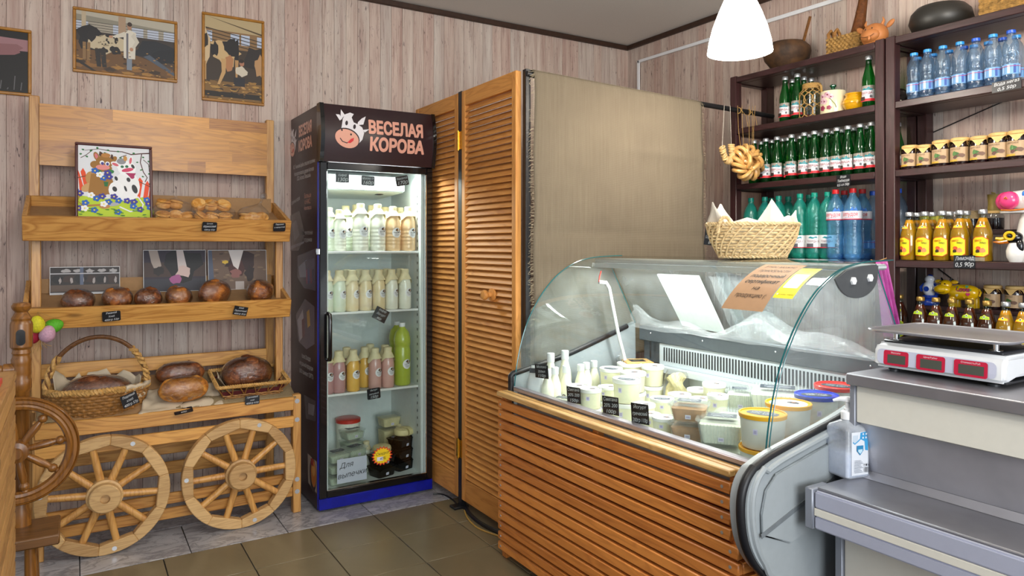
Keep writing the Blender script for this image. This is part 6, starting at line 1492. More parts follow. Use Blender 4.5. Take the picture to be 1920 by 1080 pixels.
for nm, x, y, z, R, kind, n, lab in (
    ('H', 1.712, 2.273, .765, .044, 'logo', 2, 'small tub behind the second chalk tag from the left'),
    ('F', 1.702, 2.178, .770, .043, 'logo', 2, 'cream tub at the glass between the second and third chalk tags'),
    ('G', 1.900, 2.310, .735, .044, 'logo', 2, 'yellowish low tub left of the tall white stack'),
    ('A', 2.010, 2.425, .785, .051, 'black', 2, 'tub with a black lid label left of the rear stacks'),
    ('B', 2.150, 2.465, .790, .056, 'logo', 2, 'rearmost wide tub right beside the brown carton'),
    ('C', 2.170, 2.335, .795, .050, 'logo', 2, 'cream tub on the right of the rear tub stacks'),
    ('D', 2.025, 2.300, .785, .055, 'logo', 2, 'wide tub just behind the tall front stack'),
    ('E', 1.837, 2.123, .805, .055, 'black', 2, 'tall white tub with black lid label, front of the stacks'),
    ('a', 1.784, 1.967, .740, .043, 'logo', 2, 'first low tub right of the tall front stack'),
    ('b', 1.912, 2.006, .740, .046, 'black', 2, 'second low tub right of the tall front stack'),
    ('c', 2.026, 2.028, .740, .045, 'logo', 2, 'third low tub, before the bagged cheese'),
    ('d', 2.160, 2.055, .740, .047, 'logo', 2, 'low tub nearest the bagged cheese'),
    ('e', 2.129, 1.945, .785, .045, 'logo', 2, 'tub in the middle rear below the white sheet'),
    ('f', 2.028, 1.835, .770, .039, 'logo', 2, 'small tub left of the square labelled box'),
    ('g', 2.035, 1.925, .740, .044, 'logo', 2, 'low tub behind the brown curd boxes'),
    ('h', 1.744, 1.895, .724, .042, 'logo', 2, 'low tub between the third and fourth chalk tags'),
    ('i', 1.722, 1.795, .735, .042, 'logo', 2, 'low tub just left of the brown curd boxes')):
    put_tub(('t', round(R, 3), kind), (R, .075, 'cream_body', 'tub_white', kind), x, y, z, n, lab, G1)
for nm, x, y, z, R, lid, kind, lab in (('y1', 1.756, 1.415, .822, .069, 'lid_yellow', 'black', 'front bucket with an orange yellow lid and dark label'), ('y2', 1.903, 1.436, .831, .069, 'lid_yellow', 'logo', 'second bucket with an orange yellow lid, white label'),
    ('blue', 2.049, 1.44, .841, .068, 'lid_blue', 'black', 'bucket with a blue lid at the right of the case'), ('red', 2.194, 1.467, .851, .070, 'lid_red', 'black', 'bucket with a red lid half hidden by the steel counter')):
    put_tub(('b', lid, kind), (R, .11, 'bucket_white', lid, kind), x, y, z, 2, lab, 'coloured lid buckets in the display case')
# small milk bottles at the far end
def small_bottle(R, H):
    t = thing('small_bottle', 'x', 'bottle')
    obj('body', M().lathe([(0, 0), (R * .92, 0), (R, .005), (R, H * .52), (R * .9, H * .62), (R * .6, H * .76), (R * .5, H * .82), (R * .5, H * .86), (0, H * .86)], 20), 'bottle_milk', t)
    obj('cap', M().lathe([(R * .56, H * .84), (R * .58, H * .845), (R * .58, H * .99), (R * .52, H), (0, H)], 20), 'white_plastic', t)
    P = Paint(0.0003); sticker(P, 0, 0, R * .6, 'МОЛОКО'); P.build('sticker', t, wrap(R * 1.006, H * .3)); return Line(t)
SB = small_bottle(.027, .190)
for k, (x, y, z, lb) in enumerate(((1.757, 2.525, .857, 'left tall milk bottle at the far end of the case'), (1.835, 2.528, .862, 'right tall milk bottle at the far end of the case'), (1.682, 2.44, .807, 'leftmost short milk bottle by the white pouch'), (1.735, 2.462, .807, 'second short milk bottle from the left in the case'),
     (1.792, 2.462, .809, 'third short milk bottle from the left in the case'), (1.878, 2.47, .806, 'fourth short milk bottle from the left, right of the tall ones'), (1.935, 2.505, .804, 'fifth short milk bottle from the left in the case'), (1.99, 2.52, .805, 'rightmost short milk bottle in the case'))):
    o = SB((x, y, DK), -1.1, lb, 'milk bottles in the display case'); s = (z - DK) / .190; o.scale = (1 if s < 1.1 else 1.08, 1 if s < 1.1 else 1.08, s)
# clear boxes
def place_box(line, x, y, z, rot, label, group, s=1.0): return line((x, y, z), rot, label, group, s)
CT = square_tub('curd', 'tub_clear', .052, .045, .070, True, 'СЫР', ribs=True)
CT((1.640 + .075, 2.368, DK), ROT, 'clear box with a grey label behind the leftmost chalk tag', 'clear boxes in the display case', 1.0); CT((1.845, 2.380, DK), ROT + .1, 'clear box in front of the short milk bottles', 'clear boxes in the display case')
for k in range(2): CT((2.165, 1.845, DK + .0795 * k), ROT + .1, ['lower', 'upper'][k] + ' clear box with a grey label under the brown poster', 'clear boxes in the display case')
CB = square_tub('curd', 'tub_clear', .072, .062, .072, True, 'ТВОРОГ', ribs=True)
for k in range(2): CB((1.752, 1.568, DK + .0815 * k), ROT + .12, ['lower', 'upper'][k] + ' ribbed clear curd box left of the yellow buckets', 'ribbed curd boxes')
OV = square_tub('curd', 'tub_clear', .095, .075, .088, True, 'ТВОРОГ', ribs=True); 
for k in range(2): OV((2.150, 1.668, DK + .0975 * k), ROT + .1, ['lower', 'upper'][k] + ' big oval clear curd box behind the yellow buckets', 'big oval boxes')
FT = square_tub('curd', 'tub_clear', .066, .058, .055, False)
for k in range(2): FT((1.955, 1.690, DK + .0645 * k), ROT, ['lower', 'upper'][k] + ' low clear box without label behind the curd boxes', 'low clear boxes')
BRN = square_tub('brown_curd', 'tub_clear', .060, .052, .054, True, 'ПАШТЕТ')
for k in range(3): BRN((1.735, 1.690, DK + .0635 * k), ROT + .05 * k, ['lowest', 'middle', 'top'][k] + ' brown filled clear box in the stack at the front glass', 'brown curd boxes', 1.0)
FT((2.225, 2.150, DK), ROT + .3, 'flat clear box behind the middle tubs near the grille', 'low clear boxes', .8)
# pouch, carton and bagged cheese
t = thing('milk_pouch', 'white milk pouch standing at the far front corner of the case', 'pouch', (1.665, 2.50, DK), -.8)
obj('pouch', M().grid(lambda u, v: (.042 * (1 - .5 * v ** 3) * cos(2 * pi * u) * (1 if v < .97 else .98), .030 * (1 - v) ** .6 * sin(2 * pi * u) + .001, .195 * v), 24, 12, True), 'white_plastic', t, angle=60)
P = Paint(0.0003); P.rect(-.026, 0, .026, .020, '#3a4048'); P.build('label', t, lambda u, v, h: (u, -.012 - h, .165 + v))
t = thing('carton_box', 'brown kraft carton with a dark label beside the rear grille', 'box', (2.18, 2.49 + .015, 0.62), 0.0)
t.location = (2.205, 2.475, .62)
bxm = M().box((-.06, -.055, 0), (.06, .055, .172)); obj('carton', bxm, 'kraft', t, bevel=.003)
obj('lid_flap', M().box((-.062, -.057, .150), (.062, .057, .1735)), 'kraft', t, bevel=.002)
P = Paint(0.0003); P.rect(-.035, -.03, .035, .03, '#20242a'); P.scribble(0, .006, .03, .010, '#d7b84a', 2); P.scribble(0, -.014, .04, .006, '#c9ced4', 3); P.build('label', t, lambda u, v, h: (u, v, .1738 + h))
t.rotation_euler.z = -.45
t = thing('bagged_cheese', 'clear bag of yellow braided cheese by the rear grille', 'cheese', (2.215, 2.235, DK), 0)
for k in range(7):
    a = 2 * pi * k / 7; m = M(); m.tube([(.022 * cos(a) + .012 * sin(8 * s + k), .022 * sin(a) + .012 * cos(8 * s + k), .02 + .12 * s) for s in [i / 10 for i in range(11)]], .017, 8); obj('strand', m, 'cheese', t)
obj('plastic_bag', M().grid(lambda u, v: ((.058 - .02 * v ** 4) * cos(2 * pi * u) * (1 + .05 * sin(9 * 2 * pi * u)), (.058 - .02 * v ** 4) * sin(2 * pi * u) * (1 + .05 * sin(7 * 2 * pi * u)), .165 * v), 30, 10, True), 'bag_film', t, angle=25)
# chalk tags along the sill
for lb, px, py, w, h, ln in (('leftmost chalk tag on the sill of the display case', 1012, 697, .066, .056, [('Молоко', .9), ('250мл', .8), ('110р', 1)]), ('second chalk tag from the left on the display case sill', 1072, 746, .062, .062, [('Сметана', .9), ('30% 200', .9), ('150р', .9)]),
     ('third chalk tag from the left on the display case sill', 1141, 768, .066, .066, [('Сметана', .9), ('20% 200', .9), ('100р', .9)]), ('fourth chalk tag from the left on the display case sill', 1196, 785, .066, .070, [('Йогурт', .7), ('греческий', .8), ('200гр 110р', .9)])):
    q = on_x(px, py, 1.628); price_tag(lb, (1.637, q.y, max(q.z, .735 + h / 2 - .02)), w, h, ln, (0.1, 0.0, -pi / 2 + .35), False)
# ------------------------------------------------------------------ dark brown shelving on the right
XF, XB = 3.15, 3.474
def shelving(label, y0, y1, levels, posts=True):
    t = thing('shelving_unit', label, 'shelving', ((XF + XB) / 2, (y0 + y1) / 2, 0))
    b = lambda n, a, c, mt, bv=0.003: obj(n, M().box(a, c), mt, t, W=True, bevel=bv)
    for y in (y0, y1 - 0.044):
        b('post', (XF, y, 0), (XF + 0.046, y + 0.044, 2.268), 'shelf_brown_z'); b('post', (XB - 0.062, y, 0), (XB, y + 0.044, 2.268), 'shelf_brown_z')
        for z in levels: b('bracket', (XF + 0.047, y + .004, z - 0.036), (XB - 0.063, y + .040, z - 0.0335), 'shelf_brown', .001)
    for z in levels:
        b('shelf', (XF + 0.047, y0 + 0.001, z - 0.032), (XB - 0.063, y1 - 0.001, z), 'shelf_brown')
        b('shelf_edge', (XF + 0.001, y0 + 0.045, z - 0.032), (XF + 0.046, y1 - 0.045, z), 'shelf_brown')
    return t
UL = shelving('left dark brown shelving unit full of green bottles', 1.868, 2.762, (0.56, 1.252, 1.662, 1.973, 2.262))
UR = shelving('right dark brown shelving unit cut off by the right picture edge', 0.74, 1.862, (0.45, 0.878, 1.255, 1.662, 1.970, 2.262))
for z, nm in ((1.388, 'riser'), (1.048, 'riser')): obj(nm, M().box((3.315, 0.79, z - 0.02), (XB - 0.064, 1.815, z)), 'shelf_brown', UR, W=True, bevel=.002); obj('riser_support', M().box((3.33, 1.795, (1.256 if z > 1.2 else .879)), (3.40, 1.812, z - .0205)), 'shelf_brown_z', UR, W=True); obj('riser_support', M().box((3.33, 0.80, (1.256 if z > 1.2 else .879)), (3.40, .817, z - .0205)), 'shelf_brown_z', UR, W=True)
obj('brace_wire', M().tube([on_x(1700, 110 + 160, 3.478), on_x(1905, 180, 3.478)], .0025, 5), 'black_metal', UR, W=True); obj('brace_wire', M().tube([on_x(1752, 498, 3.478), on_x(1815, 545, 3.478)], .0025, 5), 'black_metal', UR, W=True)
def sy_(px, X): return on_x(px, 300, X).y
FACE = -pi / 2      # a thing built facing -Y is turned to face the room (-X)
# --- green mineral water bottles
glassy('green_glass', '#4fb85e', 1.0, 0.13, (0.006, 0.15, 0.03, 1), 0.03, 1.5)
plain('alu_cap', '#b9bcc0', 0.35, 0.7, var=0.05); plain('alu_cap_gold', '#b08d4a', 0.35, 0.7, var=0.05)
def green_mineral():
    t = thing('mineral_water_bottle', 'x', 'bottle'); R = .029
    obj('body', M().lathe([(0, .004), (R * .8, 0), (R, .006), (R, .125), (R * .93, .142), (R * .68, .172), (R * .48, .198), (R * .44, .222), (R * .5, .224), (R * .5, .232), (0, .232)], 20), 'green_glass', t, angle=60)
    obj('cap', M().lathe([(R * .53, .224), (R * .56, .226), (R * .54, .240), (R * .46, .243), (0, .243)], 16), 'alu_cap', t)
    P = Paint(0.0003); w = .036; P.rect(-w, .026, w, .100, '#e9ebee', 10)
    P.rect(-w, .082, w, .100, '#8d8378', 10); 
    for k in range(9): P.rect(-w + k * .008, .084, -w + k * .008 + .003, .100, '#b9b2a8')
    P.poly([(-.022, .080), (-.010, .088), (-.002, .084), (.008, .093), (.016, .085), (.026, .082), (.018, .077), (0, .079)], '#1f8f9c')
    P.text('ТЕБЕРДА-1', 0, .060, .0135, '#8f1f3f', 0, 'CENTER', .01, 0, .060); P.rect(-.02, .054, .02, .0555, '#9a9aa4', 4)
    P.rect(-w, .026, w, .038, '#d3202c', 10); P.rect(-.030, .030, -.006, .048, '#3a2a26', 3); P.rect(.012, .042, .02, .052, '#55555c')
    P.build('label', t, wrap(R * 1.012)); return Line(t)
GB = green_mineral(); zA, zB = 1.9732, 1.6622
for px, X, lb in ((1472, 3.215, 'left green bottle standing alone at the front of the top shelf bay'), (1495, 3.215, 'second front green bottle, left of the netted jar'), (1485, 3.30, 'rear green bottle between the two front ones, top shelf bay'), (1507, 3.30, 'rear green bottle just left of the netted jar'), (1521, 3.36, 'green bottle whose cap shows behind the netted jar'), (1629, 3.20, 'lone green bottle against the middle post, top shelf bay')):
    GB((X, sy_(px, X), zA), FACE + .25, lb, 'green bottles on the top shelf bay')
for k, px in enumerate((1414, 1436, 1457, 1484, 1508, 1527, 1549, 1569, 1590, 1613, 1634)):
    GB((3.215, sy_(px, 3.215), zB), FACE + (.35 if k < 8 else .05), f'{ORD[k]} green bottle from the left in the front row of the middle shelf', 'green bottles in the front row of the middle shelf')
for k, px in enumerate((1427, 1447, 1467, 1477, 1500, 1517, 1534, 1560, 1578, 1601, 1626)):
    GB((3.285, sy_(px, 3.285), zB), FACE + .2, f'{ORD[k]} green bottle from the left in the second row of the middle shelf', 'green bottles in the second row of the middle shelf')
for k, px in enumerate((1490, 1512, 1541, 1556, 1588, 1610)):
    GB((3.35, sy_(px, 3.35), zB), FACE + .2, f'{ORD[k]} green bottle from the left in the rear row of the middle shelf', 'green bottles in the rear row of the middle shelf')
GB((3.34, sy_(1683, 3.34), 1.6622), FACE, 'single green bottle in the shadow left of the jam jars', None)
# --- big PET bottles
glassy('pet_teal', '#86dccb', 1.5, 0.17, (0.06, 0.80, 0.68, 1), 0.05, crinkle=.35); glassy('pet_blue', '#b4d8f2', 1.5, 0.15, (0.25, 0.65, 0.98, 1), 0.05, crinkle=.35); glassy('pet_clear', '#deebf5', 1.5, 0.07, (0.35, 0.55, 0.80, 1), 0.05, crinkle=.35)
plain('cap_teal', '#0f8f7a', 0.35, var=0.02); plain('cap_red', '#d11f24', 0.35, var=0.02); plain('cap_blue', '#2258c8', 0.35, var=0.02); plain('cap_sky', '#2f93dd', 0.35, var=0.02)
def pet(R, H, body, cap, lab, waist=0.0, name='pet_bottle'):
    t = thing(name, 'x', 'bottle')
    pr = [(0, .012), (R * .55, .004), (R * .75, 0), (R * .95, .018), (R, .03)]
    for k in range(5): z = .05 + k * (H * .62 - .05) / 5; pr += [(R * (1 - waist * (k in (2, 3))), z), (R * (.965 - waist * (k in (2, 3))), z + .006), (R * (1 - waist * (k in (2, 3))), z + .012)]
    pr += [(R, H * .66), (R * .93, H * .74), (R * .7, H * .83), (R * .42, H * .89), (.0145, H * .905), (.0145, H * .925), (.017, H * .927), (.017, H * .935), (.0135, H * .937), (.0135, H * .97), (0, H * .97)]
    def petal(u, v):
        return None
    obj('body', M().lathe(pr, 24), body, t, angle=70)
    m = M()
    for k in range(5): m.T = Matrix.Rotation(2 * pi * k / 5, 4, 'Z'); m.ball((R * .60, 0, R * .36), R * .36, 8, 6)
    obj('base_lobes', m, body, t); t.children[-1]['kind'] = 'stuff'
    obj('cap', M().lathe([(.0158, H * .938), (.016, H * .94), (.016, H * .995), (.0145, H), (0, H)], 18), cap, t)
    P = Paint(0.0003); lab(P, R, H); P.build('label', t, wrap(R * 1.012)); return Line(t)
def lab_teal(P, R, H):
    w = R * 2.6; z0 = H * .17; P.rect(-w, z0, w, z0 + H * .19, '#e6eaec', 26); 
    for s in (-1.6, 0, 1.6):
        P.poly([(s * R - .022, z0 + .050), (s * R - .01, z0 + .058), (s * R + .004, z0 + .053), (s * R + .018, z0 + .058), (s * R + .024, z0 + .050), (s * R, z0 + .046)], '#1f8f9c'); P.text('ТЕБЕРДА-1', s * R, z0 + .028, .015, '#7d2340', 0, 'CENTER', 0, 0, R * 1.25); P.rect(s * R - R * .7, z0 + .004, s * R + R * .1, z0 + .022, '#55565e', 5)
    P.rect(-w, z0, w, z0 + .004, '#c01f3a', 26)
def lab_blue(P, R, H):
    w = R * 2.9; z0 = H * .56; P.rect(-w, z0, w, z0 + .042, '#dfe2ec', 28); P.rect(-w, z0, w, z0 + .005, '#c22a40', 28); P.text('алпудоя', 0, z0 + .018, .026, '#c8283c', .1, 'CENTER', .01, 0, R * 1.7); P.rect(-R * .5, z0 + .010, R * .5, z0 + .012, '#8a8aa4', 5)
    P.poly([(.0, z0 + .040), (.014, z0 + .062), (.022, z0 + .050), (.03, z0 + .060), (.04, z0 + .040)], '#3f78c8')
def lab_water(P, R, H):
    w = R * 2.6; z0 = H * .16; P.rect(-w, z0, w, z0 + .040, '#6f9fd0', 24)
    for k in range(8): P.rect(-w + k * w / 4, z0 + .004, -w + k * w / 4 + .008, z0 + .036, ['#a9c8e8', '#dfe8f2', '#2a4f9c'][k % 3]); 
    P.rect(-w, z0 + .03, w, z0 + .032, '#b03a6a', 20)
PT = pet(.043, .338, 'pet_teal', 'cap_teal', lab_teal, .0); PB = pet(.043, .345, 'pet_blue', 'cap_red', lab_blue, .06)
zP = 1.2522
for k, (px, X) in enumerate(((1408, 3.26), (1434, 3.26), (1460, 3.25), (1500, 3.215), (1527, 3.215), (1552, 3.222))):
    PT((X, sy_(px, X), zP), FACE + .1 * k, f'{ORD[k]} teal bottle from the left in the front row above the case', 'teal bottles on the lower shelf')
for k, (px, X) in enumerate(((1478, 3.34), (1446, 3.36), (1517, 3.32), (1558, 3.33))):
    PT((X, sy_(px, X), zP), FACE, ['rear teal bottle behind the gap right of the bread basket paper', 'rear teal bottle behind the basket paper', 'rear teal bottle behind the labelled teal pair', 'rear teal bottle left of the blue bottles'][k], 'teal bottles on the lower shelf')
for px, X, lb in ((1567, 3.205, 'front left blue bottle with a red cap in the banded pack'), (1599, 3.205, 'front right blue bottle with a red cap in the banded pack'), (1583, 3.30, 'rear left red capped blue bottle'), (1617, 3.29, 'rear right red capped blue bottle by the post')):
    PB((X, sy_(px, X), zP), FACE + .2, lb, 'red capped blue bottles')
PC = pet(.043, .338, 'pet_clear', 'cap_blue', lab_water, .0); PC((3.36, sy_(1637, 3.36), zP), FACE, 'pale blue capped bottle half hidden by the middle post', None); PC((3.36, sy_(1684, 3.36), 1.2552), FACE, 'pale blue bottle behind the left end of the lemonade row', None)
# --- half litre water bottles
WB = {c: pet(.030, .212, 'pet_clear', c, lab_water, .10) for c in ('cap_sky', 'cap_blue')}
for k, px in enumerate((1714, 1739, 1768, 1800, 1830, 1862, 1896)):
    WB['cap_blue' if k in (4, 6) else 'cap_sky']((3.205, sy_(px, 3.205), 1.9702), FACE, f'{ORD[k]} small water bottle from the left in the front row of the upper shelf', 'small water bottles in the front row', 1.0 + .012 * (k > 0))
for k, px in enumerate((1721, 1750, 1780, 1808, 1826, 1853, 1880, 1906)):
    WB['cap_blue' if k in (3, 6) else 'cap_sky']((3.29, sy_(px, 3.29), 1.9702), FACE, f'{ORD[k]} small water bottle from the left in the rear row of the upper shelf', 'small water bottles in the rear row')
# --- jam jars with paper caps
glassy('jar_glass', '#e9eeee', 1.2, 0.0, rough=0.02); plain('jam_dark', '#1c0a0e', 0.15, var=0.05, coat=0.6); plain('jam_amber', '#8a4a14', 0.15, var=0.1, coat=0.6)
def jam_jar(R=.0365, H=.112, jam='jam_dark'):
    t = thing('jam_jar', 'x', 'jar')
    obj('jar', M().lathe([(0, 0), (R * .92, 0), (R, .006), (R, H * .70), (R * .92, H * .80), (R * .84, H * .86), (R * .84, H * .92), (0, H * .92)], 24), jam, t, angle=50)
    def cap(u, v):
        a = 2 * pi * u; k = abs(cos(2 * a)) ** 3
        if v < .35: r, z = R * .98 * v / .35, H
        elif v < .55: r, z = R * 1.0, H - (v - .35) / .2 * H * .12
        else: w = (v - .55) / .45; r, z = R * (.95 + .18 * w), H * .88 - w * H * (.03 + .22 * k)
        return (r * cos(a), r * sin(a), z)
    obj('paper_cap', M().grid(cap, 48, 10, True), 'kraft_cap', t, angle=40)
    obj('string', M().tube([(R * .985 * cos(2 * pi * i / 24), R * .985 * sin(2 * pi * i / 24), H * .875) for i in range(24)], .0013, 5, True), 'twine', t)
    obj('string_bow', M().tube([(R * .7, -R * .72, H * .875), (R * .85, -R * .8, H * .70), (R * 1.0, -R * .62, H * .72), (R * .72, -R * .70, H * .87)], .0011, 4), 'twine', t)
    P = Paint(0.0003); w = R * 1.25; P.rect(-w, H * .12, w, H * .64, '#b99b78', 12); P.rect(w * .55, H * .12, w, H * .64, '#a88862', 4); P.rect(-w, H * .12, -.004, H * .19, '#c8a236', 5)
    P.text('ВАРЕНЬЕ', -w * .3, H * .54, H * .075, '#6a5238', 0, 'CENTER', 0, 0, w * .9)
    blob(P, -.008, H * .36, .013, .012, '#3f6a35', 3, 11); blob(P, -.015, H * .42, .008, .010, '#4f7a3f', 4, 9); blob(P, .010, H * .33, .013, .007, '#6f5140', 5, 10); blob(P, -.012, H * .28, .008, .007, '#5d3a33', 6, 9)
    for k in range(5): P.rect(w * .6, H * (.24 + .06 * k), w * .95, H * (.245 + .06 * k), '#7d6648')
    P.build('label', t, wrap(R * 1.012)); return Line(t)
JJ = jam_jar()
for k, (px, s) in enumerate(((1707, .97), (1735, .92), (1766, 1.02), (1801, 1.03), (1838, 1.0), (1874, 1.04), (1909, 1.04))):
    JJ((3.205, sy_(px, 3.205), 1.6622), FACE + .25, f'{ORD[k]} jam jar from the left with a kraft paper cap on the shelf', 'jam jars with paper caps', s)
# --- lemonade and kvass bottles
glassy('bottle_glass', '#e6efe9', 1.2, 0.0, rough=0.02); plain('lemonade', '#bf8410', 0.12, var=0.04, nscale=8, coat=0.6); plain('kvass', '#4a1a08', 0.12, var=0.05, coat=0.6)
def soda(liquid, cap, bg, rim, word, kid):
    t = thing('soda_bottle', 'x', 'bottle'); R = .0365
    pr = [(0, 0), (R * .92, 0), (R, .006), (R, .108), (R * .93, .124), (R * .62, .158), (R * .42, .178), (R * .36, .196), (R * .40, .198), (R * .40, .204), (0, .204)]
    obj('body', M().lathe(pr, 24), 'bottle_glass', t, angle=50)
    obj('drink', M().lathe([(0, .002)] + [(r * .965, z + .002) for r, z in pr[1:7]] + [(R * .36, .182), (0, .182)], 24), liquid, t, angle=50)
    obj('cap', M().lathe([(R * .44, .197), (R * .46, .199), (R * .45, .213), (R * .38, .216), (0, .216)], 18), cap, t)
    P = Paint(0.0003); w = .033
    for g, c in ((0, rim), (.0026, bg)):
        pts = [(-w + g, .022 + g), (-w + g, .090 - g), (-.016, .101 - g), (.010, .104 - g), (w - g, .092 - g), (w - g, .030 + g), (.014, .019 + g)]
        vs = [(x, y) for x, y in pts]; P.poly(vs, c)
    wm = lambda u, v, h: ((R * 1.012 + h) * cos(-pi / 2 + u / R), (R * 1.012 + h) * sin(-pi / 2 + u / R), v)
    P.build('label', t, wm, cuts=7); P = Paint(.0003); P.h = 3
    P.text(word[0], -.006 if kid else 0, .082 if kid else .080, .012 if kid else .016, '#c8321e', .1, 'CENTER', .01, .12, .028 if kid else .038)
    if word[1]: P.text(word[1], .010, .073, .011, '#2c1a14', .1, 'CENTER', .01, -.1, .022)
    if kid: blob(P, -.004, .052, .010, .012, '#d2562a', 3, 9); blob(P, .010, .048, .012, .010, '#e08a5a', 4, 9); blob(P, -.006, .042, .007, .007, '#3a1f1a', 5, 8)
    else: blob(P, .002, .050, .014, .010, '#d2a22a', 3, 9)
    P.rect(-.018, .030, .012, .0315, '#b09a1a'); P.build('label_print', t, wm)
    P = Paint(0.0003)
    for g, c in ((0, rim), (.0018, bg)): P.poly([(-.018 + g, .0 + g), (-.018 + g, .010 - g), (-.008, .013 - g), (0, .019 - g), (.008, .013 - g), (.018 - g, .010 - g), (.018 - g, 0 + g)], c)
    P.oval(0, .010, .0045, .0045, '#e8e8e0', 10); P.oval(0, .010, .003, .003, '#2a2a2a', 8)
    P.build('neck_label', t, lambda u, v, h: ((R * (.80 - v * 11) + h + .0012) * cos(-pi / 2 + u / (R * .72)), (R * (.80 - v * 11) + h + .0012) * sin(-pi / 2 + u / (R * .72)), .140 + v), cuts=2); return Line(t)
LM = soda('lemonade', 'alu_cap', '#eee01c', '#dd4a1e', ('ЛИМОН', 'ЛИМО'), True); KV = soda('kvass', 'alu_cap_gold', '#9cc82a', '#e0d820', ('КОМБА', ''), False) if False else None
def soda2(): return soda('kvass', 'alu_cap_gold', '#8fbe26', '#e0d820', ('томка', ''), False)
KV = soda2()
for k, px in enumerate((1705, 1734, 1767, 1800, 1843)):
    LM((3.205, sy_(px, 3.205), 1.2552), FACE + (-.35 if k == 0 else .1), f'{ORD[k]} yellow lemonade bottle from the left in the front row', 'yellow lemonade bottles, front row')
for k, px in enumerate((1719, 1748, 1780, 1812)):
    LM((3.275, sy_(px, 3.275), 1.2552), FACE + .1, f'{ORD[k]} yellow lemonade bottle from the left in the rear row', 'yellow lemonade bottles, rear row')
for k, px in enumerate((1726, 1755, 1785, 1818, 1851)):
    KV((3.205, sy_(px, 3.205), .8782), FACE, f'{ORD[k]} dark kvass bottle with a green label, from the left behind the scale', 'dark bottles behind the scale')
KV((3.27, sy_(1687, 3.27), .8782), FACE, 'dark kvass bottle in the gap beside the middle post', None)
for k, px in enumerate((1886, 1919)):
    LM((3.205, sy_(px, 3.205), .8782), FACE, ['yellow lemonade bottle behind the scale right of the dark bottles', 'yellow lemonade bottle at the right picture edge behind the scale'][k], 'lemonade behind the scale')
# --- pieces on the risers
JK = jam_jar(.0365, .112)
for px, lb in ((1862, 'left kraft labelled jar on the lower riser beside the yellow cow'), (1903, 'right kraft labelled jar on the lower riser with a white sticker')): JK((3.36, sy_(px, 3.36), 1.0482), FACE, lb, 'jars on the lower riser', .93)
plain('cup_yellow', '#d8cf5a', 0.4, var=0.05)
for px, lb in ((1735, 'left small yellow paper cup behind the lemonade'), (1757, 'right small yellow paper cup behind the lemonade')):
    t = thing('paper_cup', lb, 'cup', (3.355, sy_(px, 3.355), 1.388)); obj('cup', M().lathe([(0, .001), (.022, 0), (.0275, .066), (.029, .068), (.0265, .067), (.021, .006), (0, .006)], 20), 'cup_yellow', t)
    P = Paint(.0003); blob(P, 0, .035, .011, .014, '#3f7a2f', 4); blob(P, -.014, .03, .006, .010, '#5a8f3a', 5); P.build('print', t, lambda u, v, h: ((.0225 + v * .083 + h) * cos(pi + u / .025), (.0225 + v * .083 + h) * sin(pi + u / .025), v))
def jar2(label, px, X, z, R, H, jam, lid):
    t = thing('glass_jar', label, 'jar', (X, sy_(px, X), z)); obj('jar', M().lathe([(0, 0), (R * .94, 0), (R, .006), (R, H * .7), (R * .85, H * .82), (R * .82, H * .9), (0, H * .9)], 22), 'jar_glass', t); obj('filling', M().lathe([(0, .003), (R * .9, .003), (R * .96, .008), (R * .96, H * .62), (0, H * .62)], 22), jam, t)
    obj('lid', M().lathe([(R * .86, H * .86), (R * .9, H * .87), (R * .9, H * .98), (R * .8, H), (0, H)], 22), lid, t); return t
jar2('small amber honey jar with a pale lid on the upper riser', 1788, 3.36, 1.388, .030, .084, 'jam_amber', 'alu_cap')
t = jar2('dark jar covered with a tied net cloth on the upper riser', 1821, 3.365, 1.388, .036, .086, 'jam_dark', 'burlap_plain')
obj('net_skirt', M().grid(lambda u, v: ((.033 + .008 * v + .002 * sin(8 * 2 * pi * u)) * cos(2 * pi * u), (.033 + .008 * v + .002 * sin(8 * 2 * pi * u)) * sin(2 * pi * u), .078 - .028 * v), 40, 4, True), 'burlap_plain', t)
obj('tie_string', M().tube([(-.034, 0.01, .076), (-.044, .02, .082), (-.05, .05, .070)], .0012, 4), 'string_white', t)
jr = jar2('dark honey jar with a kraft paper cap under the bamboo pot', 1865, 3.362, 1.388, .036, .082, 'jam_dark', 'kraft_cap')
plain('bamboo', '#8f7a35', 0.5, var=0.12, nscale=25)
t = thing('bamboo_pot', 'small bamboo pot standing on a kraft capped jar', 'pot', (3.362, sy_(1865, 3.362), 1.4702)); obj('pot', M().lathe([(0, 0), (.026, 0), (.026, .006), (.0245, .03), (.027, .066), (.0275, .070), (.022, .068), (.022, .06), (0, .06)], 22), 'bamboo', t); obj('stub', M().tube([(0, 0, .058), (.004, 0, .074), (-.006, .01, .078)], .004, 6), 'bamboo', t)
# --- jars on the top bay
t = thing('netted_jar', 'clear glass jar wrapped in a rope net on the top shelf bay', 'jar', (3.225, sy_(1522, 3.225), zA)); R, H = .058, .180
def jprof(z): return R * (1 if z < H * .72 else max(.62, 1 - (z - H * .72) / (H * .12) * .38))
obj('jar', M().lathe([(0, 0), (R * .94, 0), (R, .008), (R, H * .72), (R * .78, H * .80), (R * .66, H * .84), (R * .66, H), (R * .62, H), (R * .62, H * .84)], 26), 'jar_glass', t)
m = M(); nn = 9
for k in range(nn):
    for s in (1, -1): m.tube([((jprof(z) + .002) * cos(2 * pi * k / nn + s * (z / H) * 2.1 + .18 * sin(z / H * 18) * s), (jprof(z) + .002) * sin(2 * pi * k / nn + s * (z / H) * 2.1 + .18 * sin(z / H * 18) * s), z) for z in [H * .86 * i / 20 for i in range(21)]], .0022, 5)
o = obj('rope_net', m, 'twine', t); o['kind'] = 'stuff'
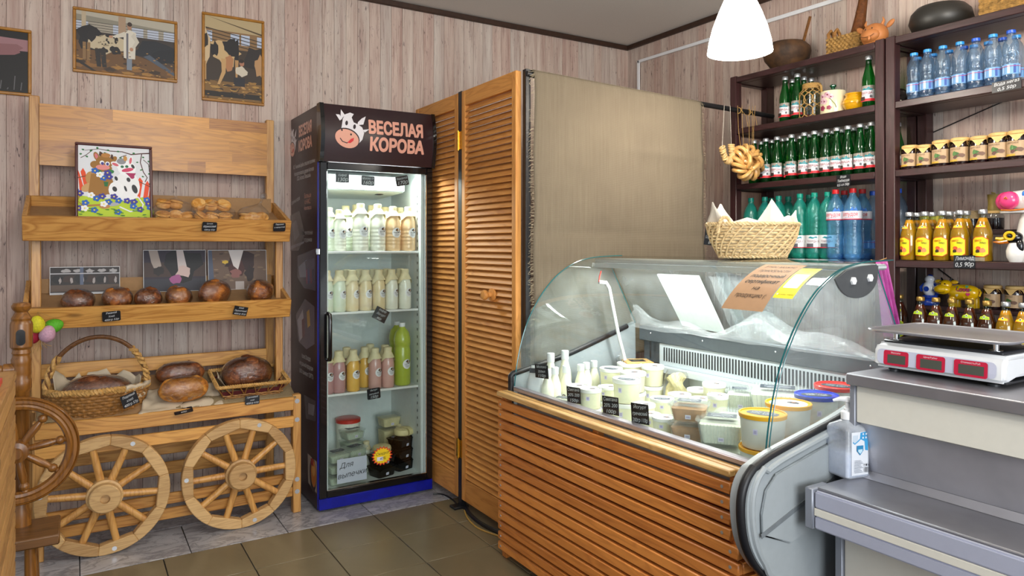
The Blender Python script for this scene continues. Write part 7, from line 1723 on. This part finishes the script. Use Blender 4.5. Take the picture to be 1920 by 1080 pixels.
for k in range(4): obj('rope_coil', M().tube([(R * .72 * cos(2 * pi * i / 22), R * .72 * sin(2 * pi * i / 22), H * (.85 + .035 * k)) for i in range(22)], .0042, 6, True), 'twine', t)
obj('rope_handle', M().tube([(-.01, -R * .74, H * .93), (-.01, -R * 1.05, H * .86), (-.01, -R * 1.12, H * .6), (-.01, -R * 1.0, H * .5)], .006, 8), 'twine', t)
plain('ceramic_cream', '#ded4b0', 0.2, var=0.03, coat=0.5); plain('ceramic_green', '#0c4a2c', 0.15, var=0.05, coat=0.5); plain('ceramic_yellow', '#d39a12', 0.15, var=0.12, coat=0.6)
t = thing('ceramic_jar', 'cream ceramic jar with purple orchids and a green lid', 'jar', (3.225, sy_(1562, 3.225), zA)); R = .060
obj('body', M().lathe([(0, 0), (R * .97, 0), (R, .006), (R, .108), (R * .96, .114), (0, .114)], 28), 'ceramic_cream', t); obj('lid', M().lathe([(R * .62, .1145), (R * .60, .120), (R * .25, .128), (.008, .130), (.008, .134), (.0155, .140), (.016, .146), (.008, .151), (0, .152)], 24), 'ceramic_green', t)
P = Paint(.0003)
for a, b, s in ((-.018, .085, 1), (.010, .092, 1.1), (.026, .080, .9), (-.006, .060, 1), (-.022, .062, .8), (-.016, .028, .9), (.018, .028, .7)):
    for k in range(5): P.oval(a + .009 * s * cos(k * 1.257), b + .009 * s * sin(k * 1.257), .008 * s, .0065 * s, ['#c9a3ae', '#d8b8c0', '#b98a98'][k % 3] if b > .05 else '#8c2f4a', 8, 1, up=(k == 0))
    P.oval(a, b, .0045 * s, .0045 * s, '#7a2440', 8)
P.line([(.02, .075), (.034, .055), (.046, .04), (.05, .025)], .003, '#5a6a2a'); P.build('painted_flowers', t, wrap(R * 1.012)); t.rotation_euler.z = FACE
t = thing('ceramic_pot', 'round glossy yellow ceramic pot beside the orchid jar', 'pot', (3.235, sy_(1603, 3.235), zA))
obj('pot', M().lathe([(0, 0), (.036, 0), (.040, .004), (.056, .030), (.057, .044), (.050, .062), (.042, .072), (.043, .078), (.047, .082), (.046, .086), (.038, .080), (0, .078)], 30), 'ceramic_yellow', t)
for z in (.036, .052): obj('rib', M().tube([(.0575 * cos(2 * pi * i / 28), .0575 * sin(2 * pi * i / 28), z) if z < .05 else (.0555 * cos(2 * pi * i / 28), .0555 * sin(2 * pi * i / 28), z) for i in range(28)], .0018, 5, True), 'ceramic_yellow', t)
t = thing('dark_plate', 'dark flowered plate leaning in the left corner of the water shelf', 'plate', (3.375, sy_(1685, 3.375), 1.9702)); m = M(); m.T = Matrix.Translation((0, 0, .052)) @ Matrix.Rotation(radians(-80), 4, 'Y'); m.lathe([(0, .002), (.036, .002), (.052, .010), (.051, .012), (.036, .005), (0, .005)], 26); obj('plate', m, 'gloss_black', t)
P = Paint(.0003)
for a, b in ((.0, .02), (-.02, .005), (.015, -.01), (-.01, -.02)): P.oval(a, b, .006, .006, '#b9c2b4', 8)
P.build('flowers', t, lambda u, v, h: (-.006 - h + v * -.02 - 0.004, -u, .052 + v))
# --- things on top of the units
plain('rust_pot', '#4a3018', 0.7, var=0.4, nscale=14, bumps=0.4); plain('black_clay', '#24221f', 0.45, var=0.08, nscale=12); plain('terracotta', '#b4713c', 0.55, var=0.08, nscale=18)
zT = 2.2622
plain('wicker_red', '#6e3214', 0.5, var=.2, nscale=80); plain('seagrass', '#a27c42', 0.65, var=.3, nscale=60)
t = thing('clay_pot', 'rusty brown round pot with a stick on top of the left unit', 'pot', (3.30, sy_(1475, 3.30), zT)); R = .125
obj('pot', M().lathe([(0, 0), (R * .45, 0), (R * .62, .02), (R * .92, .07), (R, .105), (R * .97, .128), (R * .80, .150), (R * .78, .154), (R * .72, .150), (R * .85, .120), (0, .03)], 30), 'rust_pot', t)
obj('stick', M().bar((.02, -.06, .06), (.0, -.145, .265), .012, .009), 'dark_plank', t)
t = thing('clay_pot', 'wide black clay pot on top of the right unit', 'pot', (3.305, sy_(1764, 3.305), zT)); R = .128
obj('pot', M().lathe([(0, 0), (R * .62, 0), (R * .88, .025), (R, .062), (R * .93, .10), (R * .76, .124), (R * .72, .126), (R * .69, .124), (R * .70, .118), (0, .112)], 34), 'black_clay', t)
def woven_block(m, w, d, h, rows, seed=0):
    for k in range(rows):
        z = h * (k + .5) / rows; P = rectring(w, d, z, 16, amp=.003, k=k); m.tube(P, h / rows * .58, 5, True)
t = thing('giraffe_basket', 'seagrass basket shaped as a giraffe with a long brown neck', 'basket', (3.30, sy_(1590, 3.30), zT), FACE)
m = M(); woven_block(m, .085, .045, .105, 9); o = obj('woven_body', m, 'seagrass', t); o['kind'] = 'stuff'; obj('inside', M().box((-.08, -.04, 0), (.08, .04, .095)), 'wicker_dark', t)
nk = [(.045, 0, .08), (.055, 0, .13), (.067, 0, .19), (.078, 0, .25), (.085, 0, .30), (.090, 0, .335)]
obj('neck', M().tube(nk, [.034, .030, .025, .021, .018, .016], 12), 'wicker_red', t)
m = M()
for k in range(70): 
    f = k / 69 * 4.999; i = int(f); c = Vector(nk[i]).lerp(Vector(nk[i + 1]), f - i); rr = [.034, .030, .025, .021, .018, .016]; rd = rr[i] + (rr[i + 1] - rr[i]) * (f - i)
    m.tube([c + Vector((rd * cos(2 * pi * j / 14), rd * sin(2 * pi * j / 14), 0)) for j in range(14)], .0017, 4, True)
o = obj('neck_wrapping', m, 'wicker_dark', t); o['kind'] = 'stuff'
m = M(); m.ball((.108, 0, .345), .020, 12, 8, 1.5, .9, .9); obj('head', m, 'lacquer', t); m = M()
for s in (-1, 1): m.tube([(.088, s * .008, .355), (.086, s * .010, .385)], .004, 6)
obj('horns', m, 'wicker_dark', t); 
for s in (-.95, -.6): obj('loop_handle', M().tube([(s * .09, -.02, .08), (s * .10, -.02, .135), (s * .10, .0, .155), (s * .10, .02, .135), (s * .09, .02, .08)], .009, 7), 'wicker_brown', t)
obj('tail', M().tube([(-.085, 0, .09), (-.105, 0, .06), (-.11, 0, .0)], .007, 6), 'wicker_dark', t)
t = thing('clay_cow_head', 'round terracotta cow head with ears and a tongue on the shelf top', 'figurine', (3.245, sy_(1640, 3.245), zT), FACE)
m = M(); m.ball((0, 0, .058), .062, 20, 12, 1.0, .9, .92); obj('head', m, 'terracotta', t)
m = M(); m.ball((0, -.035, .052), .044, 18, 10, 1.05, .7, .75); obj('muzzle', m, 'terracotta', t)
for s in (-1, 1):
    e = M(); e.T = Matrix.Translation((s * .066, .005, .092)) @ Matrix.Rotation(s * .9, 4, 'Y'); e.ball((0, 0, .010), .020, 12, 8, .65, .4, 1.2); obj('ear', e, 'terracotta', t)
    obj('horn', M().tube([(s * .036, 0, .100), (s * .046, 0, .120), (s * .040, 0, .136)], [.008, .006, .002], 8), 'terracotta', t)
e = M(); e.ball((.012, -.066, .034), .009, 10, 6, .8, .5, 1.3); obj('tongue', e, 'terracotta', t)
obj('smile', M().tube([(.036 * sin(a), -.058 - .008 * cos(a), .056 - .016 * cos(a)) for a in [-1.2 + .24 * i for i in range(11)]], .0018, 5), 'wicker_dark', t)
for s in (-1, 1): e = M(); e.ball((s * .016, -.048, .082), .0035, 8, 5); obj('eye', e, 'gloss_black', t)
t = thing('seagrass_basket', 'seagrass basket on top of the right unit at the picture corner', 'basket', (3.30, sy_(1893, 3.30) - .03, zT), FACE)
m = M(); woven_block(m, .115, .060, .115, 9); o = obj('woven_body', m, 'seagrass', t); o['kind'] = 'stuff'; obj('inside', M().box((-.11, -.055, 0), (.11, .055, .105)), 'wicker_dark', t)
obj('loop_handle', M().tube([(-.116, -.02, .085), (-.125, -.02, .125), (-.125, .02, .125), (-.116, .02, .085)], .008, 7), 'wicker_brown', t)
# --- figurines
plain('gzhel_white', '#d9dde6', 0.15, var=0.02, coat=0.5); plain('gzhel_blue', '#1f3fa0', 0.15, var=0.2, nscale=50, coat=0.5); plain('yellow_glaze', '#e3b410', 0.18, var=0.03, coat=0.6); plain('magenta', '#b81f5a', 0.3); plain('toy_white', '#e9e6e2', 0.25, var=0.02, coat=0.4); plain('toy_pink', '#e4447e', 0.2, var=0.06, nscale=20, coat=0.5); plain('toy_orange', '#c9701a', 0.3, var=0.1, coat=0.3); plain('toy_yellow', '#e6b81a', 0.35, var=0.1, nscale=90, bumps=.5); plain('eye_blue', '#2f7fd8', 0.2)
def ball(c, r, sx=1, sy=1, sz=1, n=16): return M().ball(c, r, n, 10, sx, sy, sz)
t = thing('blue_figurine', 'blue and white ceramic seated figure left of the yellow cow', 'figurine', (3.35, sy_(1744, 3.35), 1.0482), FACE)
obj('coil_base', M().lathe([(0, 0), (.036, 0), (.040, .012), (.036, .022), (.030, .026), (.034, .036), (.030, .046), (0, .046)], 22), 'gzhel_blue', t); obj('belly', ball((0, -.004, .075), .030, 1, .9, 1.25), 'gzhel_white', t)
obj('coil', M().tube([((.033) * cos(a), .030 * sin(a) - .002, .055 + .009 * a / 1.2) for a in [-.2 + .25 * i for i in range(16)]], .009, 8), 'gzhel_blue', t)
obj('head', ball((0, -.004, .118), .021, 1, .95, .9), 'gzhel_white', t); obj('cap', ball((0, 0, .131), .013, 1, 1, .8), 'gzhel_blue', t); obj('flower', M().lathe([(0, 0), (.012, 0), (.012, .002), (0, .002)], 10), 'gzhel_blue', t, loc=(0, -.032, .075), rot=(pi / 2, 0, 0))
for s in (-1, 1): obj('arm', M().tube([(s * .022, -.006, .098), (s * .036, -.012, .080), (s * .026, -.022, .066)], .007, 8), 'gzhel_blue', t)
t = thing('yellow_cow', 'glossy yellow cow bank with hearts and the word Love', 'figurine', (3.345, sy_(1802, 3.345), 1.0482), FACE); 
m = M(); m.grid(lambda u, v: ((.012 + .062 * -cos(pi * v)), .038 * (sin(pi * v) ** .6) * cos(2 * pi * u) * (1 + .08 * cos(pi * v)), .066 + .036 * (sin(pi * v) ** .6) * sin(2 * pi * u)), 22, 16, True); obj('body', m, 'yellow_glaze', t, merge=True)
for x in (-.026, .052):
    for y in (-.02, .02): obj('leg', M().lathe([(0, 0), (.015, 0), (.0155, .01), (.014, .045), (0, .05)], 14, (x, y, 0)), 'yellow_glaze', t)
obj('head', ball((-.062, -.008, .094), .027, 1, .95, .95), 'yellow_glaze', t); obj('muzzle', ball((-.068, -.022, .076), .032, 1.15, .85, .72), 'yellow_glaze', t)
for s in (-1, 1):
    obj('ear', ball((-.062 + s * .034, .0, .110), .015, 1.1, .5, .6, 12), 'yellow_glaze', t); obj('horn', M().tube([(-.062 + s * .018, 0, .116), (-.062 + s * .022, 0, .128)], [.006, .003], 8), 'gloss_black', t); obj('eye', ball((-.062 + s * .010, -.033, .102), .0032, 1, 1, 1, 8), 'gloss_black', t)
obj('mouth', M().tube([(-.068 + .026 * sin(a), -.046 - .004 * cos(a), .072 - .008 * cos(a)) for a in [-1.1 + .22 * i for i in range(11)]], .0009, 4), 'gloss_black', t)
P = Paint(.0004); ymap = lambda u, v, h: (.022 + u, -.0385 - h * 1.5 + .9 * (u * u + v * v) * 5, .068 + v)
P.text('Love', .0, .004, .030, '#231018', .2, 'CENTER', .035); P.text('Love', .0, .004, .030, '#c8246a', .2, 'CENTER', .0)
for a, b, s, c in ((-.022, -.014, .9, '#e8d8b0'), (.024, -.008, 1, '#c8246a'), (.010, -.022, .6, '#e8a03a'), (.034, .012, .5, '#3a8f4a'), (.02, .026, .8, '#2f8f6a'), (-.018, .022, .5, '#3a8f4a')):
    P.poly([(a + s * x, b + s * y) for x, y in ((0, -.008), (.008, .001), (.007, .006), (.003, .007), (0, .004), (-.003, .007), (-.007, .006), (-.008, .001))], c)
P.build('painting', t, ymap); obj('tail', M().tube([(.074, .0, .082), (.083, -.004, .070), (.078, -.008, .052)], .004, 7), 'yellow_glaze', t)
cx_, cy_ = 3.19, sy_(1887, 3.19)
t = thing('cow_toy', 'large white toy cow with a bright pink nose at the right edge', 'toy', (3.22, cy_ - .075, 1.2552), FACE)
obj('body', M().lathe([(0, 0), (.05, 0), (.058, .02), (.052, .10), (.035, .19), (.03, .24), (0, .25)], 22), 'toy_white', t); obj('head', M().grid(lambda u, v: (.0 - .085 * v * 1.0 + .01, -.012 + .040 * (1 - .25 * v) * cos(2 * pi * u), .248 + .042 * (1 - .2 * v) * sin(2 * pi * u)), 20, 6, True).ball((.01, -.012, .252), .044, 18, 10), 'toy_white', t)
for k, (x, y, z, r_) in enumerate(((-.078, -.020, .243, .040), (-.058, -.046, .246, .036))): obj('nose', ball((x, y, z), r_, 1, .8, 1), 'toy_pink', t)
obj('lip', M().lathe([(0, -.008), (.046, -.004), (.048, .004), (0, .008)], 18, (-.045, -.02, .200), 1.2, .8), 'toy_white', t); obj('lip_line', M().tube([(-.085, -.05, .208), (-.045, -.062, .205), (.0, -.058, .208), (.03, -.04, .214)], .0035, 6), 'toy_orange', t)
obj('nostril', M().tube([(-.062, -.079, .250), (-.056, -.081, .258), (-.052, -.078, .250)], .003, 5), 'toy_orange', t); obj('eye', ball((-.004, -.046, .268), .012, .8, .5, 1.1), 'eye_blue', t); obj('horn', M().tube([(.012, -.01, .29), (.006, -.014, .33), (.014, -.012, .36)], [.014, .013, .006], 10), 'gloss_black', t)
t = thing('bird_toy', 'black and white toy bird with yellow eye ring and orange beak', 'toy', (3.175, sy_(1905, 3.175), 1.2552), FACE)
obj('body', M().lathe([(0, 0), (.022, 0), (.032, .02), (.034, .045), (.024, .075), (0, .085)], 20), 'toy_white', t); obj('head', ball((-.004, -.004, .096), .030, 1.1, .9, .85), 'gloss_black', t); obj('wing', ball((.018, -.012, .062), .022, .7, .6, 1.4), 'gloss_black', t)
obj('eye_ring', M().tube([(-.010 + .015 * cos(a), -.030 + .004 * cos(a), .104 + .014 * sin(a)) for a in [2 * pi * i / 18 for i in range(18)]], .0058, 7, True), 'toy_yellow', t); obj('eye', ball((-.010, -.031, .104), .008), 'gloss_black', t)
obj('beak_top', M().tube([(-.022, -.016, .096), (-.044, -.018, .090), (-.064, -.018, .094)], [.012, .009, .006], 8), 'toy_yellow', t); obj('beak', M().tube([(-.020, -.014, .084), (-.05, -.018, .078), (-.074, -.018, .080)], [.010, .008, .002], 8), 'toy_orange', t)
# --- chalk tags on the shelf edges
def xtag(label, px, py, w, h, lines, rounded=True, roll=0.0, col='#14161c'):
    q = on_x(px, py, 3.1485); price_tag(label, (3.1485, q.y, q.z), w, h, lines, (0, roll, FACE), rounded, col)
xtag('chalk tag 50р under the middle shelf of green bottles', 1581, 339, .072, .058, [('Вода', .8), ('Теберда', .9), ('0,5 сл 50р', .9)])
xtag('chalk tag Лимонад 0,5 90р on the lemonade shelf edge', 1808, 491, .084, .054, [('Лимонад', .9), ('0,5 90р', 1)], False, 0.0, '#232a33')
xtag('chalk tag on the edge of the small water bottle shelf', 1887, 160, .105, .042, [('Вода негаз', .9), ('0,5 50р', .9)], False, -.02)
t = thing('tape_piece', 'strip of clear sticky tape beside the lemonade chalk tag', 'tape', (3.1488, on_x(1832, 486, 3.15).y, on_x(1832, 486, 3.15).z)); obj('tape', M().grid(lambda u, v: (-.001 - .001 * sin(9 * u), .03 - .06 * u, -.008 + .016 * v), 6, 2), 'film_white', t)
# ------------------------------------------------------------------ bread basket on the display case
plain('willow', '#e3c694', 0.45, var=0.15, nscale=60, coat=0.15)
q0 = on_y(1410, 487, 2.0)
Yb = 1.93; wb_x = on_y(1412, 480, Yb).x
t = thing('willow_basket', 'pale willow bread basket with paper lining on top of the display case', 'basket', (2.16, on_x(1411, 480, 2.16).y, 1.2745), -YAW)
bw, bd, bw1, bd1, bh = .118, .070, .163, .100, .122
m = M()
def el(k, n, w, d, z, ph=0): return [((w + .0035 * (1 if (i + k) % 2 else -1)) * cos(2 * pi * i / n), (d + .0035 * (1 if (i + k) % 2 else -1)) * sin(2 * pi * i / n), z) for i in range(n)]
for k in range(12):
    f = k / 11; w = bw + (bw1 - bw) * sin(f * pi / 2) ; d = bd + (bd1 - bd) * sin(f * pi / 2); m.tube(el(k, 44, w, d, .006 + bh * f * .96), .0052, 6, True)
o = obj('woven_wall', m, 'willow', t); o['kind'] = 'stuff'
m = M()
for k in range(26):
    a = 2 * pi * k / 26; pts = []
    for i in range(8):
        f = i / 7; aa = a + .75 * f; w = bw + (bw1 - bw) * sin(f * pi / 2) + .006; d = bd + (bd1 - bd) * sin(f * pi / 2) + .006; pts.append((w * cos(aa), d * sin(aa), .006 + bh * f))
    m.tube(pts, .0036, 6)
o = obj('slanting_rods', m, 'willow', t); o['kind'] = 'stuff'
m = M(); braid(m, [((bw1 + .004) * cos(2 * pi * i / 120), (bd1 + .004) * sin(2 * pi * i / 120), bh + .003) for i in range(121)], .007, 26, 5, 3); braid(m, [((bw + .004) * cos(2 * pi * i / 120), (bd + .004) * sin(2 * pi * i / 120), .006) for i in range(121)], .006, 26, 5, 2); o = obj('rims', m, 'willow', t); o['kind'] = 'stuff'
obj('base', M().lathe([(0, 0), (bw, 0), (bw, .004), (0, .004)], 30, sy=bd / bw), 'willow', t)
for s in (-1, 1):
    hp2 = [(s * .125 + .026 * cos(a) , -.076 * (1 if s < 0 else -1) * 1.0 + (.0), bh - .03 + .058 * sin(a)) for a in [pi * i / 14 for i in range(15)]]
    m = M(); braid(m, hp2, .006, 4, 5, 3); o = obj('handle', m, 'willow', t); o['kind'] = 'stuff'
pl2 = thing('parchment_lining', 'cream baking paper with pointed tips standing in the willow basket', 'paper', (t.location.x, t.location.y, 1.2805), -YAW)
r = random.Random(2); tips = [(.9, .10), (.1, .055), (2.2, .085), (2.75, .02), (3.45, .085), (4.4, .02), (5.4, .03)]
def pap(u, v):
    a = 2 * pi * u; hgt = .118 + sum(hh * max(0, 1 - abs((a - aa + pi) % (2 * pi) - pi) / .42) for aa, hh in tips)
    k = 1 + .02 * sin(13 * a) * v
    return ((.118 + .046 * min(1, v * 1.05)) * cos(a) * k, (.068 + .030 * min(1, v * 1.05)) * sin(a) * k, .004 + hgt * v)
o = obj('paper_sheet', M().grid(pap, 90, 8, True), 'parchment_white', pl2, angle=15); sm = o.modifiers.new('thickness', 'SOLIDIFY'); sm.thickness = .0008
q = on_x(1336, 446, 2.06); price_tag('chalk tag tied to the left side of the willow basket', (2.045, on_x(1336, 446, 2.045).y, q.z + .002), .060, .062, [('Хлеб', .8), ('Бородинский', .8), ('80р', .9)], (0, .12, -1.05), False)
# ------------------------------------------------------------------ pink cellophane behind the case
plain('pink_film', '#b84a9a', 0.25, var=0.15, nscale=18, coat=0.6)
t = thing('pink_bag', 'crinkled pink cellophane bag hanging behind the display case corner', 'bag', (2.40, 1.36, .97))
c4 = [on_y(1640, 489, 1.36), on_y(1661, 487, 1.36), on_y(1684, 622, 1.36), on_y(1663, 632, 1.36)]
m = M(); m.grid(lambda u, v: (c4[0] * (1 - u) + c4[1] * u) * (1 - v) + (c4[3] * (1 - u) + c4[2] * u) * v + Vector((0, .012 * sin(3.2 * 2 * pi * u + 2 * v) * (.4 + v) - .004, 0)), 24, 14); o = obj('film', m, 'pink_film', t, W=True, angle=18); sm = o.modifiers.new('thickness', 'SOLIDIFY'); sm.thickness = .001
obj('wire_hook', M().tube([on_y(1633, 487, 1.36), on_y(1642, 491, 1.36), on_y(1650, 488, 1.36), on_y(1662, 484, 1.36)], .0016, 5), 'twine', t, W=True)
# ------------------------------------------------------------------ checkout counter
plain('cream_panel', '#dddacf', 0.5, var=0.01); plain('bumper_grey', '#a9adc0', 0.4, var=0.01); plain('profile_grey', '#8d919c', 0.4, 0.3, var=0.02)
ct = thing('checkout_counter', 'steel topped checkout counter with cream panels and a grey bumper shelf', 'counter', (1.95, .5, 0)); YE = 1.178
def kb(n, a, b, mt, bv=.002, seg=1): return obj(n, M().box(a, b), mt, ct, W=True, bevel=bv, seg=seg)
kb('upper_top', (1.785, -.6, .944), (2.42, YE - .012, .975), 'steel_dark', .003)
kb('upper_front_panel', (1.806, -.6, .842), (1.824, YE - .03, .9435), 'cream_panel'); kb('corner_post', (1.800, YE - .0295, .69), (1.83, YE - .014, .9435), 'profile_grey')
kb('upper_body', (1.86, -.6, .60), (2.38, YE - .02, .9435), 'profile_grey')
m = M(); m.add([(1.822, -.6, .8415), (1.822, YE - .03, .8415), (1.852, YE - .03, .706), (1.852, -.6, .706), (1.859, -.6, .8415), (1.859, YE - .03, .8415), (1.859, YE - .03, .706), (1.859, -.6, .706)], [(0, 1, 2, 3), (4, 5, 6, 7), (0, 1, 5, 4), (1, 2, 6, 5), (2, 3, 7, 6), (3, 0, 4, 7)]); obj('steel_back', m, 'steel', ct, W=True)
m = M(); m.add([(1.822, -.6, .692), (1.822, YE - .03, .692), (1.8515, YE - .03, .7055), (1.8515, -.6, .7055), (1.858, -.6, .6915), (1.858, YE - .03, .6915)], [(0, 1, 2, 3), (0, 1, 5, 4), (2, 3, 4, 5), (1, 2, 5), (0, 3, 4)]); obj('steel_lip', m, 'steel', ct, W=True)
kb('packing_shelf', (1.648, -.6, .668), (1.859, YE - .012, .6912), 'steel_dark', .003)
for z0, z1, mt in ((.642, .686, 'bumper_grey'), (.6225, .6415, 'cream_panel'), (.588, .622, 'bumper_grey')): kb('bumper_band', (1.632, -.6, z0), (1.6475, YE - .024, z1), mt, .004 if mt != 'cream_panel' else .001, 2)
kb('bumper_end_cap', (1.626, YE - .0235, .586), (1.70, YE - .0, .692), 'profile_grey', .003)
kb('shelf_underside', (1.649, -.6, .588), (1.858, YE - .013, .6675), 'profile_grey')
kb('base_panel', (1.745, -.6, .05), (1.76, YE - .035, .5875), 'cream_panel'); kb('base_post', (1.735, YE - .0345, .0), (1.775, YE - .014, .5875), 'profile_grey'); kb('base_body', (1.7605, -.6, 0.05), (2.36, YE - .02, .5875), 'profile_grey')
# ------------------------------------------------------------------ scale
glassy('tray_clear', '#e8eaea', 1.0, .02, rough=.04); plain('lcd', '#4d5048', 0.3, var=0.03); plain('panel_red', '#c4103c', 0.35, var=.02); plain('panel_grey', '#c9cce0', 0.4, var=.02)
sc_ = thing('shop_scale', 'white electronic shop scale with three red framed displays', 'scale', (2.02, 1.0, .975), FACE)
Wd, Dp, Hh = .165, .125, .078
bodypts = [(-.125, .012), (-.122, .060), (-.108, Hh), (.12, Hh), (.125, .07), (.125, .012), (.10, .012), (.06, .022), (-.05, .022), (-.10, .012)]
obj('body', M().prism(bodypts, -Wd, Wd, lambda y, z, x: (x, y, z)), 'white_plastic', sc_, bevel=.009, seg=3)
obj('dark_base', M().box((-Wd + .004, -.110, .010), (Wd - .004, .118, .0145)), 'dark_plastic', sc_)
for x in (-.125, .125):
    for y in (-.09, .09): obj('foot', M().lathe([(0, 0), (.014, 0), (.014, .006), (.008, .0105), (0, .0105)], 14, (x, y, 0)), 'dark_plastic', sc_); 
fmap = lambda u, v, h: (u, -.1255 - h + (.0 if v < .036 else (v - .036) * .10), v + .0)
P = Paint(.0004); P.rrect(-.152, .022, .146, .062, .012, '#c6c9de')
for x0, x1, tt in ((-.134, -.066, 'Масса/кг'), (-.045, .028, 'Цена/Руб/кг'), (.050, .128, 'Стоимость/Руб')):
    P.rrect(x0, .020, x1, .060, .006, '#c4103c'); P.rect(x0 + .011, .026, x1 - .008, .049, '#4a4d44'); P.text(tt, (x0 + x1) / 2, .0525, .0062, '#f0dfe4')
P.build('display_panel', sc_, fmap)
obj('deck', M().box((-.150, -.10, Hh - .001), (.150, .115, Hh + .008)), 'dark_plastic', sc_, bevel=.003)
for x in (-.125, .125):
    for y in (-.08, .09): obj('platter_stud', M().lathe([(.016, Hh + .0), (.016, Hh + .009), (.007, Hh + .010), (.007, Hh + .024), (.012, Hh + .025), (0, Hh + .028)], 14, (x, y, 0)), 'chrome', sc_)
obj('platter', loft(M(), [(.170, .128, .03, Hh + .0285), (.178, .135, .03, Hh + .0345), (.180, .137, .03, Hh + .036), (.176, .133, .03, Hh + .0355), (.165, .122, .028, Hh + .031)]), 'steel_dark', sc_, angle=30)
obj('platter_rim', M().tube([(x, y, Hh + .0355) for x, y in rrect_pts(.181, .138, .03)], .003, 6, True), 'steel', sc_)
sp_ = on_x(1638, 665, 1.895); sc_.location = (1.895 + .125, on_x(1638, 665, 1.895).y - Wd + .002, .975)
# ------------------------------------------------------------------ sanitiser bottle
glassy('hdpe', '#dfe7f4', 0.8, .42, (.90, .94, 1.0, 1), .15); plain('sanitiser', '#d3d9e6', 0.25, var=.02); plain('sanitiser_label', '#e6e9f0', 0.5)
b0 = on_z(1592, 893, .6915)
hs = thing('sanitiser_bottle', 'square translucent pump bottle of hand sanitiser on the packing shelf', 'bottle', (b0.x + .012, b0.y - .0 + .012, .6915), -1.785)
s2 = .0395
obj('body', loft(M(), [(s2 * .9, s2 * .9, .008, 0), (s2, s2, .009, .005), (s2, s2, .009, .128), (s2 * .93, s2 * .93, .012, .136), (.018, .018, .017, .150), (.0145, .0145, .0144, .152), (.0145, .0145, .0144, .158)]), 'hdpe', hs, angle=40)
obj('liquid', loft(M(), [(s2 * .88, s2 * .88, .008, .002), (s2 * .97, s2 * .97, .009, .006), (s2 * .97, s2 * .97, .009, .066)]), 'sanitiser', hs, angle=40)
obj('pump_collar', M().lathe([(.0165, .152), (.0175, .153), (.0175, .172), (.016, .174), (.010, .176), (.0095, .182), (0, .182)], 20), 'white_plastic', hs); obj('pump_stem', M().lathe([(.006, .18), (.006, .198), (.0085, .200), (.0085, .205), (0, .206)], 14), 'white_plastic', hs)
pm_ = obj('pump_head', M().tube([(.014, .014, .2055), (0, 0, .2065), (-.014, -.014, .206), (-.026, -.026, .200)], [.006, .0085, .006, .0035], 10), 'white_plastic', hs)
P = Paint(.0003); P.rect(-.026, .010, .030, .126, '#e4e8f0'); P.poly([(.004, .124), (.030, .126), (.030, .074), (.020, .076), (.018, .100), (.002, .108)], '#3fa0d8'); P.poly([(-.022, .118), (-.004, .118), (-.006, .098), (-.016, .094), (-.022, .100)], '#c9d6e4'); P.line([(-.022, .100), (-.016, .095), (-.004, .102), (.010, .112)], .003, '#3fa0d8')
for k in range(4): P.oval(.012 + .010 * (k % 2), .110 + .010 * (k // 2), .003, .003, '#d8e6f2', 8)
P.poly([(-.010, .090), (.012, .090), (.012, .076), (.001, .064), (-.010, .076)], '#2f86b8'); P.poly([(-.006, .080), (.009, .080), (.008, .074), (.001, .068), (-.006, .074)], '#bfe0f0')
for k in range(9): P.rect(-.020, .018 + .004 * k, .010 - .004 * (k % 3), .0192 + .004 * k, '#8d94a2')
for k in range(8): P.rect(.014 + .0017 * k, .018, .015 + .0017 * k, .032, '#2a2d36')
P.rect(.014, .036, .0195, .041, '#3a3d46'); P.rect(.022, .036, .0275, .041, '#3a3d46')
P.build('label', hs, lambda u, v, h: (s2 + h + .0004, u, v))
# ------------------------------------------------------------------ pendant lamp
m_, nt_, b_ = newmat('lamp_shade'); b_.inputs['Base Color'].default_value = (1, 1, 1, 1); b_.inputs['Emission Color'].default_value = (1.0, .95, .86, 1); b_.inputs['Emission Strength'].default_value = 15.0
pz = on_z(1387, 97, 2.13); pc = Vector((2.31, on_x(1387, 97, 2.31).y, on_x(1387, 97, 2.31).z - .004))
pd = thing('pendant_lamp', 'glowing white bell shaped pendant lamp hanging over the display case', 'lamp', pc)
obj('shade', M().lathe([(.128, 0), (.128, .004), (.122, .045), (.108, .10), (.086, .16), (.062, .215), (.045, .25), (.038, .262), (0, .268)], 36), 'lamp_shade', pd)
obj('socket', M().lathe([(.03, .262), (.03, .30), (.012, .31), (0, .31)], 18), 'white_plastic', pd); obj('cord', M().tube([(0, 0, .305), (0, 0, ZC - pc.z - .02)], .003, 6), 'white_plastic', pd); obj('ceiling_cup', M().lathe([(.05, ZC - pc.z - .025), (.05, ZC - pc.z - .001), (0, ZC - pc.z - .001)], 20), 'white_plastic', pd)
lamp('pendant_bulb', 'POINT', (pc.x, pc.y, pc.z - .03), 13, WARM, .09)
